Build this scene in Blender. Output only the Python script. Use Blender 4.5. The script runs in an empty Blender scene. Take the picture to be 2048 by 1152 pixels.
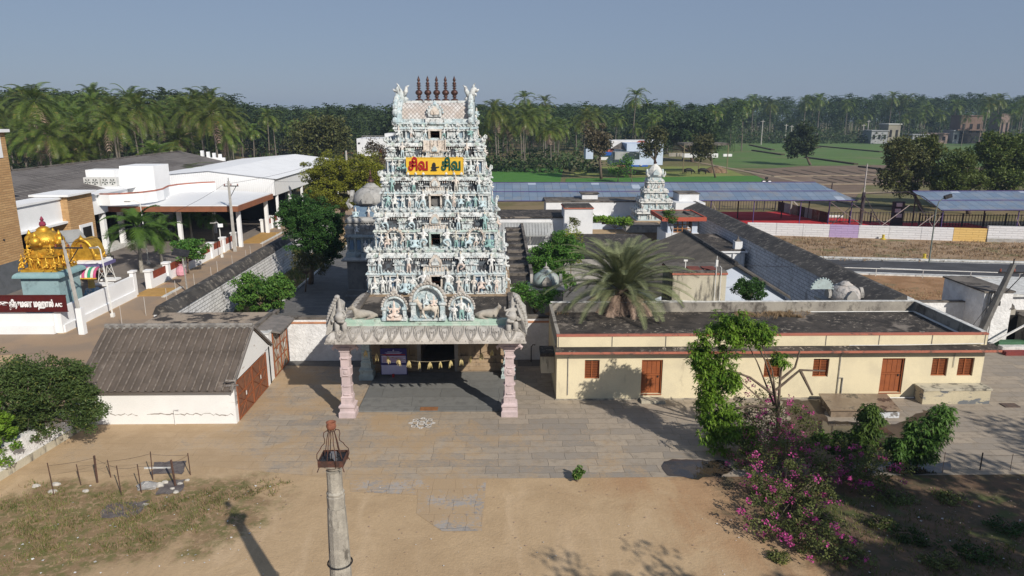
import bpy, math, random
import numpy as np
from mathutils import Vector, Matrix
S=bpy.context.scene; C=S.collection
random.seed(7); RS=np.random.RandomState(11)
PI=math.pi
# ---------------------------------------------------------------- camera, sky, sun, exposure
CAMH=15.; PITCH=13.77; YAW=0.9; FPX=1420.
cam=bpy.data.cameras.new('camera'); co=bpy.data.objects.new('camera',cam); C.objects.link(co)
co.location=(0,0,CAMH); co.rotation_euler=(math.radians(90-PITCH),0,math.radians(-YAW))
cam.sensor_width=36; cam.lens=FPX/2048*36; cam.clip_end=6000; cam.clip_start=.1
S.camera=co
SUN_EL=math.radians(33); SX,SY=.56,-.828
w=bpy.data.worlds.new('World'); S.world=w; w.use_nodes=True
wn=w.node_tree; bg=wn.nodes['Background']; sky=wn.nodes.new('ShaderNodeTexSky')
sky.sky_type='NISHITA'; sky.sun_disc=False; sky.sun_elevation=SUN_EL; sky.sun_rotation=math.atan2(SX,SY)
sky.air_density=1.0; sky.dust_density=.6; sky.ozone_density=2.0; sky.altitude=200
hs=wn.nodes.new('ShaderNodeHueSaturation'); hs.inputs['Saturation'].default_value=.8; hs.inputs['Value'].default_value=.85
wn.links.new(sky.outputs[0],hs.inputs['Color'])
# a thin even haze veil over the sky dome
hv=wn.nodes.new('ShaderNodeMix'); hv.data_type='RGBA'; hv.inputs[0].default_value=.72; wn.links.new(hs.outputs[0],hv.inputs[6]); hv.inputs[7].default_value=(2.5,3.35,5.05,1); wn.links.new(hv.outputs[2],bg.inputs[0]); bg.inputs[1].default_value=.085
sl=bpy.data.lights.new('sun','SUN'); sl.energy=4.9; sl.angle=math.radians(.55); sl.color=(1,.93,.83)
so=bpy.data.objects.new('sun',sl); C.objects.link(so)
sd=Vector((SX*math.cos(SUN_EL),SY*math.cos(SUN_EL),math.sin(SUN_EL)))
so.rotation_euler=sd.to_track_quat('Z','Y').to_euler(); so.location=(40,-40,60)
S.view_settings.view_transform='Standard'; S.view_settings.look='None'; S.view_settings.exposure=0.0; S.view_settings.gamma=1
S.cycles.max_bounces=6; S.cycles.volume_bounces=0; S.cycles.transparent_max_bounces=6
# ---------------------------------------------------------------- survey helpers: turn a bearing of the photograph into a place on the ground
_P=math.radians(PITCH); _A=math.radians(YAW)
_f=(math.sin(_A)*math.cos(_P),math.cos(_A)*math.cos(_P),-math.sin(_P)); _r=(math.cos(_A),-math.sin(_A),0)
_u=(math.sin(_A)*math.sin(_P),math.cos(_A)*math.sin(_P),math.cos(_P))
def ray(x,y):
    a=(x-1024)/FPX; b=-(y-576)/FPX
    return [_f[i]+a*_r[i]+b*_u[i] for i in range(3)]
def G(x,y,z=0.):
    d=ray(x,y); t=(z-CAMH)/d[2]; return (d[0]*t,d[1]*t,z)
def W(x,y,Y):
    d=ray(x,y); t=Y/d[1]; return (d[0]*t,Y,CAMH+d[2]*t)
# ---------------------------------------------------------------- materials
def rgb(c): return (c[0],c[1],c[2],1)
class NT:
    def __init__(s,name):
        s.m=bpy.data.materials.new(name); s.m.use_nodes=True; s.t=s.m.node_tree; s.b=s.t.nodes['Principled BSDF']
        s.b.inputs['Specular IOR Level'].default_value=.25
    def n(s,k,**kw):
        o=s.t.nodes.new(k)
        for a,v in kw.items():
            if a[0]=='_': setattr(o,a[1:],v)
            else:
                i=o.inputs[a.replace('_',' ')] if not a.startswith('i') or not a[1:].isdigit() else o.inputs[int(a[1:])]
                if isinstance(v,bpy.types.NodeSocket): s.t.links.new(v,i)
                else: i.default_value=v
        return o
    def l(s,a,b): s.t.links.new(a,b)
    def coord(s,sc=(1,1,1),rot=(0,0,0),loc=(0,0,0),space='Object'):
        tc=s.n('ShaderNodeTexCoord'); mp=s.n('ShaderNodeMapping',Vector=tc.outputs[space]); mp.inputs['Scale'].default_value=sc
        mp.inputs['Rotation'].default_value=rot; mp.inputs['Location'].default_value=loc; return mp.outputs[0]
    def noise(s,v,scale,det=5,rough=.6,dist=0): return s.n('ShaderNodeTexNoise',Vector=v,Scale=scale,Detail=det,Roughness=rough,Distortion=dist).outputs['Fac']
    def ramp(s,f,a,b):
        return s.n('ShaderNodeMapRange',Value=f,i1=a,i2=b,_interpolation_type='SMOOTHSTEP').outputs[0]
    def mix(s,f,a,b,mode='MIX'):
        o=s.n('ShaderNodeMix',_data_type='RGBA',_blend_type=mode)
        for k,v in ((0,f),(6,a),(7,b)):
            if isinstance(v,bpy.types.NodeSocket): s.l(v,o.inputs[k])
            else: o.inputs[k].default_value=rgb(v) if isinstance(v,(tuple,list)) else v
        return o.outputs[2]
    def math(s,op,a,b=0.):
        o=s.n('ShaderNodeMath',_operation=op)
        for k,v in ((0,a),(1,b)):
            if isinstance(v,bpy.types.NodeSocket): s.l(v,o.inputs[k])
            else: o.inputs[k].default_value=v
        return o.outputs[0]
    def out(s,col,rough=.85,bump=None,bd=.02,bs=.5):
        if isinstance(col,bpy.types.NodeSocket): s.l(col,s.b.inputs['Base Color'])
        else: s.b.inputs['Base Color'].default_value=rgb(col)
        if isinstance(rough,bpy.types.NodeSocket): s.l(rough,s.b.inputs['Roughness'])
        else: s.b.inputs['Roughness'].default_value=rough
        if bump is not None:
            bn=s.n('ShaderNodeBump',Height=bump,Distance=bd,Strength=bs); s.l(bn.outputs[0],s.b.inputs['Normal'])
        return s.m
_mc={}
def M(name,c1,c2=None,sc=1.5,th=(.42,.62),grime=None,gsc=(1,1,1),gs=2.,gth=(.5,.7),rough=.85,fine=.12,fs=22,bd=.02,metal=0,rnd=None):
    "weathered paint / plaster / stone: base, blotches of a second colour, stains of a third, fine grain"
    if name in _mc: return _mc[name]
    t=NT(name); v=t.coord(); n1=t.noise(v,sc); nf=t.noise(v,fs,3)
    col=t.mix(t.ramp(n1,*th),c1,c2 if c2 else tuple(x*.86 for x in c1))
    if rnd:
        oi=t.n('ShaderNodeObjectInfo').outputs['Random']
        col=t.mix(t.ramp(oi,.2,.8),col,t.mix(.7,col,rnd,'MIX'))
    if grime:
        g=t.noise(t.coord(gsc),gs,6,.7); col=t.mix(t.ramp(g,*gth),col,grime)
    f=t.math('ADD',t.math('MULTIPLY',nf,fine*2.2),1-fine*1.1)
    cc=t.n('ShaderNodeCombineColor',Red=f,Green=f,Blue=f).outputs[0]
    col=t.mix(1.,col,cc,'MULTIPLY')
    if metal: t.b.inputs['Metallic'].default_value=metal
    _mc[name]=t.out(col,rough,nf,bd); return _mc[name]
def leafmat(name,a,b,c=None,trans=.25,rough=.55):
    "foliage: every leaf takes its own green between a and b, some c"
    t=NT(name); r=t.n('ShaderNodeNewGeometry').outputs['Random Per Island']
    col=t.mix(t.ramp(r,0,1),a,b)
    if c: col=t.mix(t.ramp(r,.86,.93),col,c)
    v=t.noise(t.coord(space='Object'),.9,2); col=t.mix(t.ramp(v,.35,.65),col,tuple(x*1.25 for x in b))
    oi=t.n('ShaderNodeObjectInfo').outputs['Random']; hv=t.n('ShaderNodeHueSaturation',Color=col,Value=t.math('ADD',t.math('MULTIPLY',oi,.45),.78),Hue=t.math('ADD',t.math('MULTIPLY',oi,.03),.485))
    t.out(hv.outputs[0],rough)
    tr=t.n('ShaderNodeBsdfTranslucent',Color=hv.outputs[0]); mx=t.n('ShaderNodeMixShader',Fac=trans)
    t.l(t.b.outputs[0],mx.inputs[1]); t.l(tr.outputs[0],mx.inputs[2]); t.l(mx.outputs[0],t.t.nodes['Material Output'].inputs[0]); return t.m
# ---------------------------------------------------------------- mesh builder and object helpers
def wloc(o):
    p=Vector((0,0,0))
    while o is not None: p+=o.location; o=o.parent
    return p
def linkmesh(name,V,F,mat,parent=None,smooth=False,off=None):
    off=Vector(off) if off is not None else (wloc(parent) if parent is not None else Vector((0,0,0)))
    me=bpy.data.meshes.new(name)
    me.from_pydata([(a[0]-off.x,a[1]-off.y,a[2]-off.z) for a in V],[],F)
    if mat: me.materials.append(mat)
    if smooth: me.polygons.foreach_set('use_smooth',[True]*len(me.polygons))
    me.update(); o=bpy.data.objects.new(name,me); C.objects.link(o); o.parent=parent
    if parent is None: o.location=off
    return o
class MB:
    def __init__(s): s.v=[]; s.f=[]
    def add(s,V,F):
        k=len(s.v); s.v+= [tuple(a) for a in V]; s.f+=[tuple(i+k for i in f) for f in F]; return s
    def box(s,x0,y0,z0,x1,y1,z1):
        V=[(x,y,z) for z in (z0,z1) for y in (y0,y1) for x in (x0,x1)]
        return s.add(V,[(0,2,3,1),(4,5,7,6),(0,1,5,4),(2,6,7,3),(0,4,6,2),(1,3,7,5)])
    def rbox(s,c,size,rz=0,rx=0,ry=0):
        m=Matrix.Rotation(rz,3,'Z')@Matrix.Rotation(ry,3,'Y')@Matrix.Rotation(rx,3,'X'); h=[q/2 for q in size]
        V=[Vector(c)+m@Vector((x*h[0],y*h[1],z*h[2])) for z in (-1,1) for y in (-1,1) for x in (-1,1)]
        return s.add(V,[(0,2,3,1),(4,5,7,6),(0,1,5,4),(2,6,7,3),(0,4,6,2),(1,3,7,5)])
    def hexa(s,b,t):  # bottom quad, top quad
        return s.add(list(b)+list(t),[(3,2,1,0),(4,5,6,7)]+[(i,(i+1)%4,(i+1)%4+4,i+4) for i in range(4)])
    def tube(s,P,R,n=8,cap=True):
        P=[Vector(p) for p in P]; R=R if isinstance(R,(list,tuple)) else [R]*len(P); V=[];F=[]; ref=None
        for i,p in enumerate(P):
            d=(P[min(i+1,len(P)-1)]-P[max(i-1,0)]); d=d.normalized() if d.length>1e-9 else Vector((0,0,1))
            if ref is None: ref=Vector((1,0,0)) if abs(d.x)<.8 else Vector((0,1,0))
            a=(ref-d*ref.dot(d)).normalized(); ref=a; b=d.cross(a)
            for k in range(n):
                q=2*PI*k/n; V.append(p+(a*math.cos(q)+b*math.sin(q))*R[i])
            if i: 
                o=(i-1)*n
                for k in range(n): F.append((o+k,o+(k+1)%n,o+n+(k+1)%n,o+n+k))
        if cap: F.append(tuple(range(n-1,-1,-1))); F.append(tuple(range(len(V)-n,len(V))))
        return s.add(V,F)
    def lathe(s,c,prof,n=16,sx=1,sy=1,ribs=0,rd=0):
        V=[];F=[]
        for i,(r,z) in enumerate(prof):
            for k in range(n):
                q=2*PI*(k+.5)/n; rr=r*(1+(rd*(k%2) if ribs else 0)); V.append((c[0]+rr*math.cos(q)*sx,c[1]+rr*math.sin(q)*sy,c[2]+z))
            if i:
                o=(i-1)*n
                for k in range(n): F.append((o+k,o+(k+1)%n,o+n+(k+1)%n,o+n+k))
        F.append(tuple(range(n-1,-1,-1))); F.append(tuple(range(len(V)-n,len(V))))
        return s.add(V,F)
    def sq(s,c,prof,ax=1,ay=1):  # square lathe: prof (half size, z)
        V=[];F=[]
        for i,(r,z) in enumerate(prof):
            for a,b in ((-1,-1),(1,-1),(1,1),(-1,1)): V.append((c[0]+a*r*ax,c[1]+b*r*ay,c[2]+z))
            if i:
                o=(i-1)*4
                for k in range(4): F.append((o+k,o+(k+1)%4,o+4+(k+1)%4,o+4+k))
        F.append((3,2,1,0)); F.append(tuple(range(len(V)-4,len(V))))
        return s.add(V,F)
    def prism(s,poly,a,b,axis='y'):  # poly in the other two axes
        def p(u,v,w): return (u,w,v) if axis=='y' else ((w,u,v) if axis=='x' else (u,v,w))
        n=len(poly); V=[p(u,v,a) for u,v in poly]+[p(u,v,b) for u,v in poly]
        return s.add(V,[tuple(range(n)),tuple(range(2*n-1,n-1,-1))]+[(i,(i+1)%n,(i+1)%n+n,i+n) for i in range(n)])
    def quad(s,*q): return s.add(q,[tuple(range(len(q)))])
    def grid(s,P):  # rows of points
        r=len(P); c=len(P[0]); return s.add([p for row in P for p in row],[(i*c+j,i*c+j+1,(i+1)*c+j+1,(i+1)*c+j) for i in range(r-1) for j in range(c-1)])
    def ball(s,c,r,n=8,m=6,sx=1,sy=1,sz=1):
        return s.lathe(c,[(r*math.sin(PI*(i+.02)/(m+.04)),-r*sz*math.cos(PI*(i+.02)/(m+.04))) for i in range(m+1)],n,sx,sy)
    def ring(s,c,R,r,a0=0,a1=PI,n=14,k=6,plane='xz',sz=1):
        P=[]
        for i in range(n+1):
            q=a0+(a1-a0)*i/n; u,v=R*math.cos(q),R*math.sin(q)*sz
            P.append((c[0]+u,c[1],c[2]+v) if plane=='xz' else (c[0]+u,c[1]+v,c[2]))
        return s.tube(P,r,k)
    def build(s,name,mat,parent=None,smooth=False,off=None): return linkmesh(name,s.v,s.f,mat,parent,smooth,off)
def tag(o,label=None,cat=None,group=None,kind=None):
    if label: o['label']=label
    if cat: o['category']=cat
    if group: o['group']=group
    if kind: o['kind']=kind
    return o
def T(name,label,cat,loc=(0,0,0),group=None):
    o=bpy.data.objects.new(name,None); C.objects.link(o); o.location=loc; o.empty_display_size=.3; return tag(o,label,cat,group)
def st(o): o['kind']='structure'; return o
_kids={}
def copy_tree(o,parent=None,kids=None):
    c=o.copy(); C.objects.link(c)
    if parent is not None: c.parent=parent
    for ch in list(kids[o.name] if kids and o.name in kids else o.children): copy_tree(ch,c)
    return c
def place(proto,loc,rz=0,sc=1,label=None,group=None,first=False):
    "copy a thing with its parts, put it somewhere, give it its own label"
    c=proto if first else proto.copy()
    if not first:
        C.objects.link(c)
        for ch in proto.children:
            d=ch.copy(); C.objects.link(d); d.parent=c
            for g in ch.children:
                e=g.copy(); C.objects.link(e); e.parent=d
    c.location=loc; c.rotation_euler=(0,0,rz); c.scale=(sc,sc,sc) if not isinstance(sc,tuple) else sc
    if label: c['label']=label
    if group: c['group']=group
    return c
def npmesh(name,V,nq,mat,parent=None,kn=4):
    "V (N*kn,3) array of separate kn-gons"
    me=bpy.data.meshes.new(name); n=len(V); me.vertices.add(n); me.vertices.foreach_set('co',np.asarray(V,dtype=np.float32).ravel())
    me.loops.add(n); me.loops.foreach_set('vertex_index',np.arange(n,dtype=np.int32)); q=n//kn
    me.polygons.add(q); me.polygons.foreach_set('loop_start',np.arange(0,n,kn,dtype=np.int32)); me.polygons.foreach_set('loop_total',np.full(q,kn,dtype=np.int32))
    me.materials.append(mat); me.update(calc_edges=True); o=bpy.data.objects.new(name,me); C.objects.link(o); o.parent=parent; return o
def skin(nodes,edges,sub=1,name='skin'):
    "one continuous tapered surface grown round a skeleton"
    me=bpy.data.meshes.new(name); me.from_pydata([n[:3] for n in nodes],edges,[]); o=bpy.data.objects.new(name,me); C.objects.link(o)
    o.modifiers.new('s','SKIN'); sv=me.skin_vertices[0].data
    for i,n in enumerate(nodes): 
        r=n[3]; sv[i].radius=(r,r) if not isinstance(r,tuple) else r
    sv[0].use_root=True
    if sub: m=o.modifiers.new('u','SUBSURF'); m.levels=sub; m.render_levels=sub
    dg=bpy.context.evaluated_depsgraph_get(); dg.update(); r=bpy.data.meshes.new_from_object(o.evaluated_get(dg)); r.name=name
    r.polygons.foreach_set('use_smooth',[True]*len(r.polygons)); bpy.data.objects.remove(o); return r
def meshobj(name,me,mat,parent=None,loc=(0,0,0),rz=0,sc=1):
    if mat and not me.materials: me.materials.append(mat)
    o=bpy.data.objects.new(name,me); C.objects.link(o); o.parent=parent; o.location=loc; o.rotation_euler=(0,0,rz); o.scale=(sc,sc,sc) if not isinstance(sc,tuple) else sc; return o
# ================================================================ THE GROUND
def ground_mat():
    t=NT('earth'); v=t.coord(); n1=t.noise(v,.06,6,.6); n2=t.noise(v,.45,6,.65,.4); n3=t.noise(v,9,4,.7); n4=t.noise(t.coord((1,.35,1),(0,0,.5)),.5,5,.6,1.2)
    col=t.mix(t.ramp(n2,.38,.66),(.45,.325,.195),(.395,.28,.165)); col=t.mix(t.ramp(n4,.5,.72),col,(.49,.36,.225)); col=t.mix(t.ramp(n1,.6,.8),col,(.40,.25,.145))
    sp=t.noise(v,26,2,.5); col=t.mix(t.ramp(sp,.69,.73),col,(.16,.11,.07))
    sp2=t.noise(t.coord(loc=(31,7,0)),14,2,.5); col=t.mix(t.ramp(sp2,.71,.75),col,(.56,.43,.3))
    xyz=t.n('ShaderNodeSeparateXYZ',Vector=v)
    # garden soil under the bushes on the right, red where it meets the sand
    b1=t.math('ADD',xyz.outputs[0],t.math('MULTIPLY',xyz.outputs[1],.33)); b1=t.math('ADD',b1,t.math('MULTIPLY',t.math('SUBTRACT',n2,.5),7.)); b1=t.math('ADD',b1,t.math('MULTIPLY',t.math('SUBTRACT',t.noise(v,2.2,5,.7),.5),2.5))
    yl=t.ramp(xyz.outputs[1],30,28); sm=t.math('MULTIPLY',t.ramp(b1,16.2,18.6),yl); rm=t.math('MULTIPLY',t.ramp(b1,12.8,15.6),yl)
    r2=t.math('ADD',xyz.outputs[1],t.math('MULTIPLY',t.math('SUBTRACT',n2,.5),4.)); rm2=t.math('MULTIPLY',t.math('MULTIPLY',t.ramp(r2,25.0,27.2),t.ramp(xyz.outputs[0],1.5,5.5)),yl); rm=t.math('MAXIMUM',rm,rm2)
    col=t.mix(t.math('MULTIPLY',rm,.75),col,t.mix(t.ramp(n4,.4,.6),(.36,.215,.115),(.40,.27,.155)))
    soil=t.mix(t.ramp(t.noise(v,1.3,6,.7),.42,.6),(.15,.095,.06),(.095,.075,.045)); soil=t.mix(t.ramp(t.noise(v,.5,4),.55,.65),soil,(.085,.095,.035)); col=t.mix(sm,col,soil)
    # weedy earth inside the wire fence at the left front
    e1=t.math('POWER',t.math('MULTIPLY',t.math('ADD',xyz.outputs[0],16.8),1/8.2),2.); e2=t.math('POWER',t.math('MULTIPLY',t.math('SUBTRACT',t.math('ADD',xyz.outputs[1],t.math('MULTIPLY',xyz.outputs[0],-.22)),27.3),1/3.9),2.); ee=t.math('ADD',t.math('ADD',e1,e2),t.math('MULTIPLY',t.math('SUBTRACT',n2,.5),2.6))
    wm=t.ramp(ee,1.15,.6); weed=t.mix(t.ramp(t.noise(v,1.7,6,.7),.42,.6),(.25,.17,.095),(.155,.14,.055)); weed=t.mix(t.ramp(t.noise(v,3.5,4,.7),.52,.62),weed,(.34,.235,.14)); col=t.mix(wm,col,weed)
    # beyond the temple the earth carries dry grass
    far=t.ramp(xyz.outputs[1],88,104)
    olive=t.mix(t.ramp(t.noise(v,.12,6,.7),.4,.6),(.14,.12,.05),(.22,.165,.09)); col=t.mix(far,col,olive)
    n5=t.noise(v,3.2,6,.75); f=t.math('ADD',t.math('ADD',t.math('MULTIPLY',n3,.30),.72),t.math('MULTIPLY',n5,.26)); col=t.mix(1.,col,t.n('ShaderNodeCombineColor',Red=f,Green=f,Blue=f).outputs[0],'MULTIPLY')
    h=t.math('ADD',n3,t.math('MULTIPLY',n2,3.)); return t.out(col,.95,h,.03,.6)
EARTH=ground_mat()
o=MB().grid([[(x,y,0) for x in (-900,-300,-60,0,60,300,900)] for y in (-60,0,50,120,400,1500)]).build('ground',EARTH); st(o)
def paving_mat(name,slab,slab2,sand,cover,bw=1.25,rh=.55,rot=0):
    t=NT(name); v=t.coord(rot=(0,0,rot)); wv=t.n('ShaderNodeTexNoise',Vector=v,Scale=.9,Detail=3.).outputs['Color']
    vv=t.n('ShaderNodeVectorMath',i0=v,_operation='ADD'); sc_=t.n('ShaderNodeVectorMath',i0=wv,_operation='SCALE'); sc_.inputs['Scale'].default_value=.30; t.l(sc_.outputs[0],vv.inputs[1])
    br=t.n('ShaderNodeTexBrick',Vector=vv.outputs[0],_offset=.37,_offset_frequency=3,_squash=1.45,_squash_frequency=2); br.inputs['Scale'].default_value=1; br.inputs['Brick Width'].default_value=bw; br.inputs['Row Height'].default_value=rh
    br.inputs['Mortar Size'].default_value=.012; br.inputs['Mortar Smooth'].default_value=.7; br.inputs['Bias'].default_value=0
    br.inputs['Color1'].default_value=rgb(slab); br.inputs['Color2'].default_value=rgb(slab2); br.inputs['Mortar'].default_value=tuple(q*.42 for q in slab2)+(1,)
    n2=t.noise(v,.5,6,.7,.5); n3=t.noise(v,7,5,.7); n0=t.noise(t.coord(loc=(9,3,0)),.16,4,.6)
    col=t.mix(t.ramp(t.noise(v,2.2,5,.7),.45,.7),br.outputs['Color'],tuple(q*.7 for q in slab))
    m=t.math('ADD',t.math('MULTIPLY',n2,.62),t.math('MULTIPLY',n3,.38))
    if cover=='edge':   # sand drifts over the slabs towards the open yard (south-west)
        x=t.n('ShaderNodeSeparateXYZ',Vector=t.coord()); e=t.math('ADD',t.math('MULTIPLY',x.outputs[0],-.012),t.math('MULTIPLY',x.outputs[1],-.011))
        m=t.math('ADD',m,t.math('ADD',e,.30)); m=t.math('ADD',m,t.math('MULTIPLY',t.math('SUBTRACT',n0,.5),.5))
        a,b=.42,.64
    else: a,b=cover
    sc2=t.mix(t.ramp(n2,.4,.6),sand,(.395,.28,.165))
    col=t.mix(t.math('MULTIPLY',t.ramp(m,a,b),.93),col,sc2)
    f=t.math('ADD',t.math('MULTIPLY',t.noise(v,30,3),.24),.88); col=t.mix(1.,col,t.n('ShaderNodeCombineColor',Red=f,Green=f,Blue=f).outputs[0],'MULTIPLY')
    h=t.math('SUBTRACT',t.math('MULTIPLY',n3,.5),t.math('MULTIPLY',br.outputs['Fac'],1.)); return t.out(col,.85,h,.025,.6)
SAND=(.45,.325,.20)
PAVE=paving_mat('stone_paving',(.37,.31,.24),(.26,.23,.195),SAND,'edge',1.5,.62)
PAVE2=paving_mat('dark_paving',(.16,.155,.15),(.12,.118,.115),(.24,.20,.16),(.60,.80))
PAVE3=paving_mat('loose_slabs',(.36,.33,.30),(.28,.265,.25),(.45,.325,.20),(.43,.53),.62,.95)
def sheet(name,pts,z,mat,kind='structure'): 
    o=MB().quad(*[(p[0],p[1],z) for p in pts]).build(name,mat); o['kind']=kind; return o
def ragged(pts,seed,step=.5,amp=.25):
    r=random.Random(seed); out=[]
    for i in range(len(pts)):
        a=pts[i]; b=pts[(i+1)%len(pts)]; L=math.hypot(b[0]-a[0],b[1]-a[1]); n=max(1,int(L/step))
        for k in range(n): out.append((a[0]+(b[0]-a[0])*k/n+r.uniform(-amp,amp),a[1]+(b[1]-a[1])*k/n+r.uniform(-amp,amp)))
    return out
sheet('stone_paving',[(-21,27.9),(-13,28.6),(-6.5,27.3),(40,27.3),(40,46),(-13,46),(-21,42)],.006,PAVE)
sheet('loose_slab_patch',[(-6.4,27.25),(-6.2,26.3),(-3.4,26.0),(-3.3,24.6),(-2.2,23.4),(-.75,23.4),(-.65,27.25)],.011,PAVE3)
# grey slab floor under the porch, one slab higher
PORF=paving_mat('porch_floor',(.20,.20,.19),(.15,.152,.146),(.26,.215,.165),(.60,.85),3.2,1.25)
o=MB().box(-7.45,34.25,.02,.2,39.9,.075).build('porch_floor',PORF); st(o)
sheet('courtyard_paving_left',[(-20.9,42),(-8,41),(-8,84),(-20.9,84)],.02,PAVE2)
sheet('courtyard_paving_right',[(1,41),(25.4,41),(25.4,84),(1,84)],.02,PAVE2)
# grass margin inside the left wall, with its kerb
DRYG=M('dry_grass_earth',(.21,.15,.07),(.12,.105,.04),.8,(.4,.6),(.30,.22,.13),gs=.6,gth=(.5,.6),fine=.25,fs=9,bd=.1)
sheet('grass_margin',[(-20.9,44),(-18.0,44),(-18.0,84),(-20.9,84)],.03,DRYG)
WHITE=M('white_paint',(.78,.79,.79),(.70,.71,.71),.8,(.4,.65),(.50,.49,.46),(1,1,.25),1.6,(.60,.78),fine=.05)
KERBW=M('kerb_paint',(.62,.62,.60),(.45,.45,.43),3,(.4,.6),fine=.12)
o=MB().box(-18.05,44,0,-17.9,84,.14).build('kerb',KERBW); st(o)
# ---- lane outside on the left
LANE=M('lane_earth',(.33,.235,.155),(.27,.205,.15),.35,(.4,.6),(.37,.19,.10),gs=.13,gth=(.58,.66),fine=.14,fs=14,bd=.03)
sheet('lane',[(-30.6,36),(-22.4,36),(-22.4,120),(-30.6,120)],.012,LANE)
o=sheet('mud_strip',ragged([(-60,42.5),(-30,44),(-29.5,48),(-60,48)],3,1.5,.4),.022,LANE)
HALLFL=M('hall_forecourt',(.20,.175,.155),(.17,.15,.135),.5,(.4,.6),(.25,.21,.17),gs=1.2,fine=.12)
sheet('hall_forecourt',[(-80,48),(-31.2,48),(-31.2,125),(-80,125)],.016,HALLFL)
YELT=M('yellow_tiles',(.42,.25,.08),(.36,.215,.07),1.5)
for k,(ya,yb) in enumerate(((58.7,61.5),(84.0,91.8))): st(MB().box(-31.1,ya,.0,-28.6,yb,.07).build('driveway_ramp',YELT)); st(MB().box(-28.6,ya-.4,.0,-28.3,yb+.4,.09).build('driveway_edge',KERBW))
# ---- right: road, verges, carpet yard
ASPH=M('asphalt',(.075,.075,.08),(.055,.055,.06),.3,(.4,.6),fine=.2,fs=40,rough=.8)
def ln(a,b,n=1,m=0): return a
r0=G(1640,516); r1=G(2200,532); q0=G(1650,545); q1=G(2200,568)
rd=[(r0[0],r0[1]),(r1[0]+30,r1[1]-4.0),(q1[0]+30,q1[1]-4.5),(q0[0]-1,q0[1])]
sheet('road',rd,.02,ASPH)
VERGE=M('dry_verge',(.33,.235,.15),(.25,.165,.095),.5,(.4,.6),(.15,.14,.06),(.6,1,1),.35,(.54,.63),fine=.3,fs=7,bd=.15)
VERGE2=M('red_verge',(.34,.20,.105),(.26,.145,.07),.5,(.4,.6),(.2,.15,.08),gs=.7,gth=(.55,.65),fine=.3,fs=7,bd=.15)
sheet('verge_far',[(26.2,100),(26.2,74),(rd[0][0]-4,rd[0][1]),(rd[0][0],rd[0][1]),(rd[1][0],rd[1][1]),(120,100)],.014,VERGE)
sheet('verge_near',[(26.2,45),(26.2,74),(rd[3][0],rd[3][1]),(rd[2][0],rd[2][1]),(75,45)],.016,VERGE2)
def strip(name,a,b,w,z0,z1,mat):
    d=Vector((b[0]-a[0],b[1]-a[1])).normalized(); n=Vector((-d.y,d.x))*w/2
    P=[(a[0]-n.x,a[1]-n.y),(b[0]-n.x,b[1]-n.y),(b[0]+n.x,b[1]+n.y),(a[0]+n.x,a[1]+n.y)]
    return st(MB().hexa([(x,y,z0) for x,y in P],[(x,y,z1) for x,y in P]).build(name,mat))
strip('kerb',rd[0],rd[1],.55,0,.16,KERBW); strip('kerb',rd[3],rd[2],.75,0,.16,KERBW)
def lerp(a,b,t): return (a[0]+(b[0]-a[0])*t,a[1]+(b[1]-a[1])*t)
MARK=M('road_paint',(.72,.72,.70),(.6,.6,.58),4)
strip('edge_line',(rd[0][0],rd[0][1]-.75),(rd[1][0],rd[1][1]-.75),.14,.02,.026,MARK); strip('edge_line',(rd[3][0],rd[3][1]+.8),(rd[2][0],rd[2][1]+.8),.14,.02,.026,MARK)
for a,b in ((1761,1843),(1924,2010),(2080,2170)):
    ya=536+(a-1761)*.0417; yb=536+(b-1761)*.0417; strip('centre_line',G(a,ya),G(b,yb),.16,.02,.026,MARK)
def carpet_mat():
    t=NT('red_carpet'); v=t.coord(); br=t.n('ShaderNodeTexBrick',Vector=v,_offset=0.); br.inputs['Scale'].default_value=1; br.inputs['Brick Width'].default_value=16; br.inputs['Row Height'].default_value=1.9; br.inputs['Mortar Size'].default_value=.035
    br.inputs['Color1'].default_value=(.46,.022,.032,1); br.inputs['Color2'].default_value=(.40,.018,.028,1); br.inputs['Mortar'].default_value=(.24,.02,.025,1)
    n=t.noise(t.coord((.3,1,1)),1.2,4); col=t.mix(t.ramp(n,.4,.75),br.outputs['Color'],(.50,.06,.055)); return t.out(col,.95,t.noise(v,20,3),.03)
CARP=carpet_mat()
sheet('red_carpet',[(25.8,91),(31.4,89.6),(44.5,87.1),(66,83),(66,98.5),(53.5,99.5),(45,111),(25.8,111)],.035,CARP)
# ---- the fields beyond
def crop(name,c1,c2,row=(.6,6),rot=0.,c3=None,ns=.25):
    t=NT(name); v=t.coord(); n=t.noise(t.coord((.25,1,1),(0,0,rot)),ns*4,5,.7); n2=t.noise(v,ns,5,.7)
    col=t.mix(t.ramp(n,.35,.65),c1,c2)
    if c3: col=t.mix(t.ramp(n2,.5,.66),col,c3)
    wv=t.n('ShaderNodeTexWave',Vector=t.coord(rot=(0,0,rot)),Scale=row[0],Distortion=3.,Detail=2.,_bands_direction='Y').outputs['Fac']; col=t.mix(t.math('MULTIPLY',wv,.22),col,tuple(q*.5 for q in c1))
    return t.out(col,.95,t.noise(v,4,4),.15)
FG=crop('crop_green',(.055,.17,.03),(.08,.21,.035),(1.6,1)); FY=crop('grass_yellow',(.24,.27,.07),(.16,.20,.05),(.3,1),c3=(.20,.16,.08))
FP=crop('crop_far',(.11,.19,.05),(.085,.145,.042),(.18,1),.2,(.15,.17,.075),.05); FB=crop('ploughed_earth',(.20,.145,.105),(.155,.11,.08),(.9,1),0,(.24,.18,.13),.1); FO=crop('fallow_grass',(.17,.155,.065),(.13,.13,.05),(.2,1),.4,(.22,.175,.105),.09)
def F(name,px,z,mat): return sheet(name,[G(*p)[:2] for p in px],z,mat)
F('fallow_field',[(900,371),(2500,395),(2700,282),(1100,282)],.04,FO)
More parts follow.
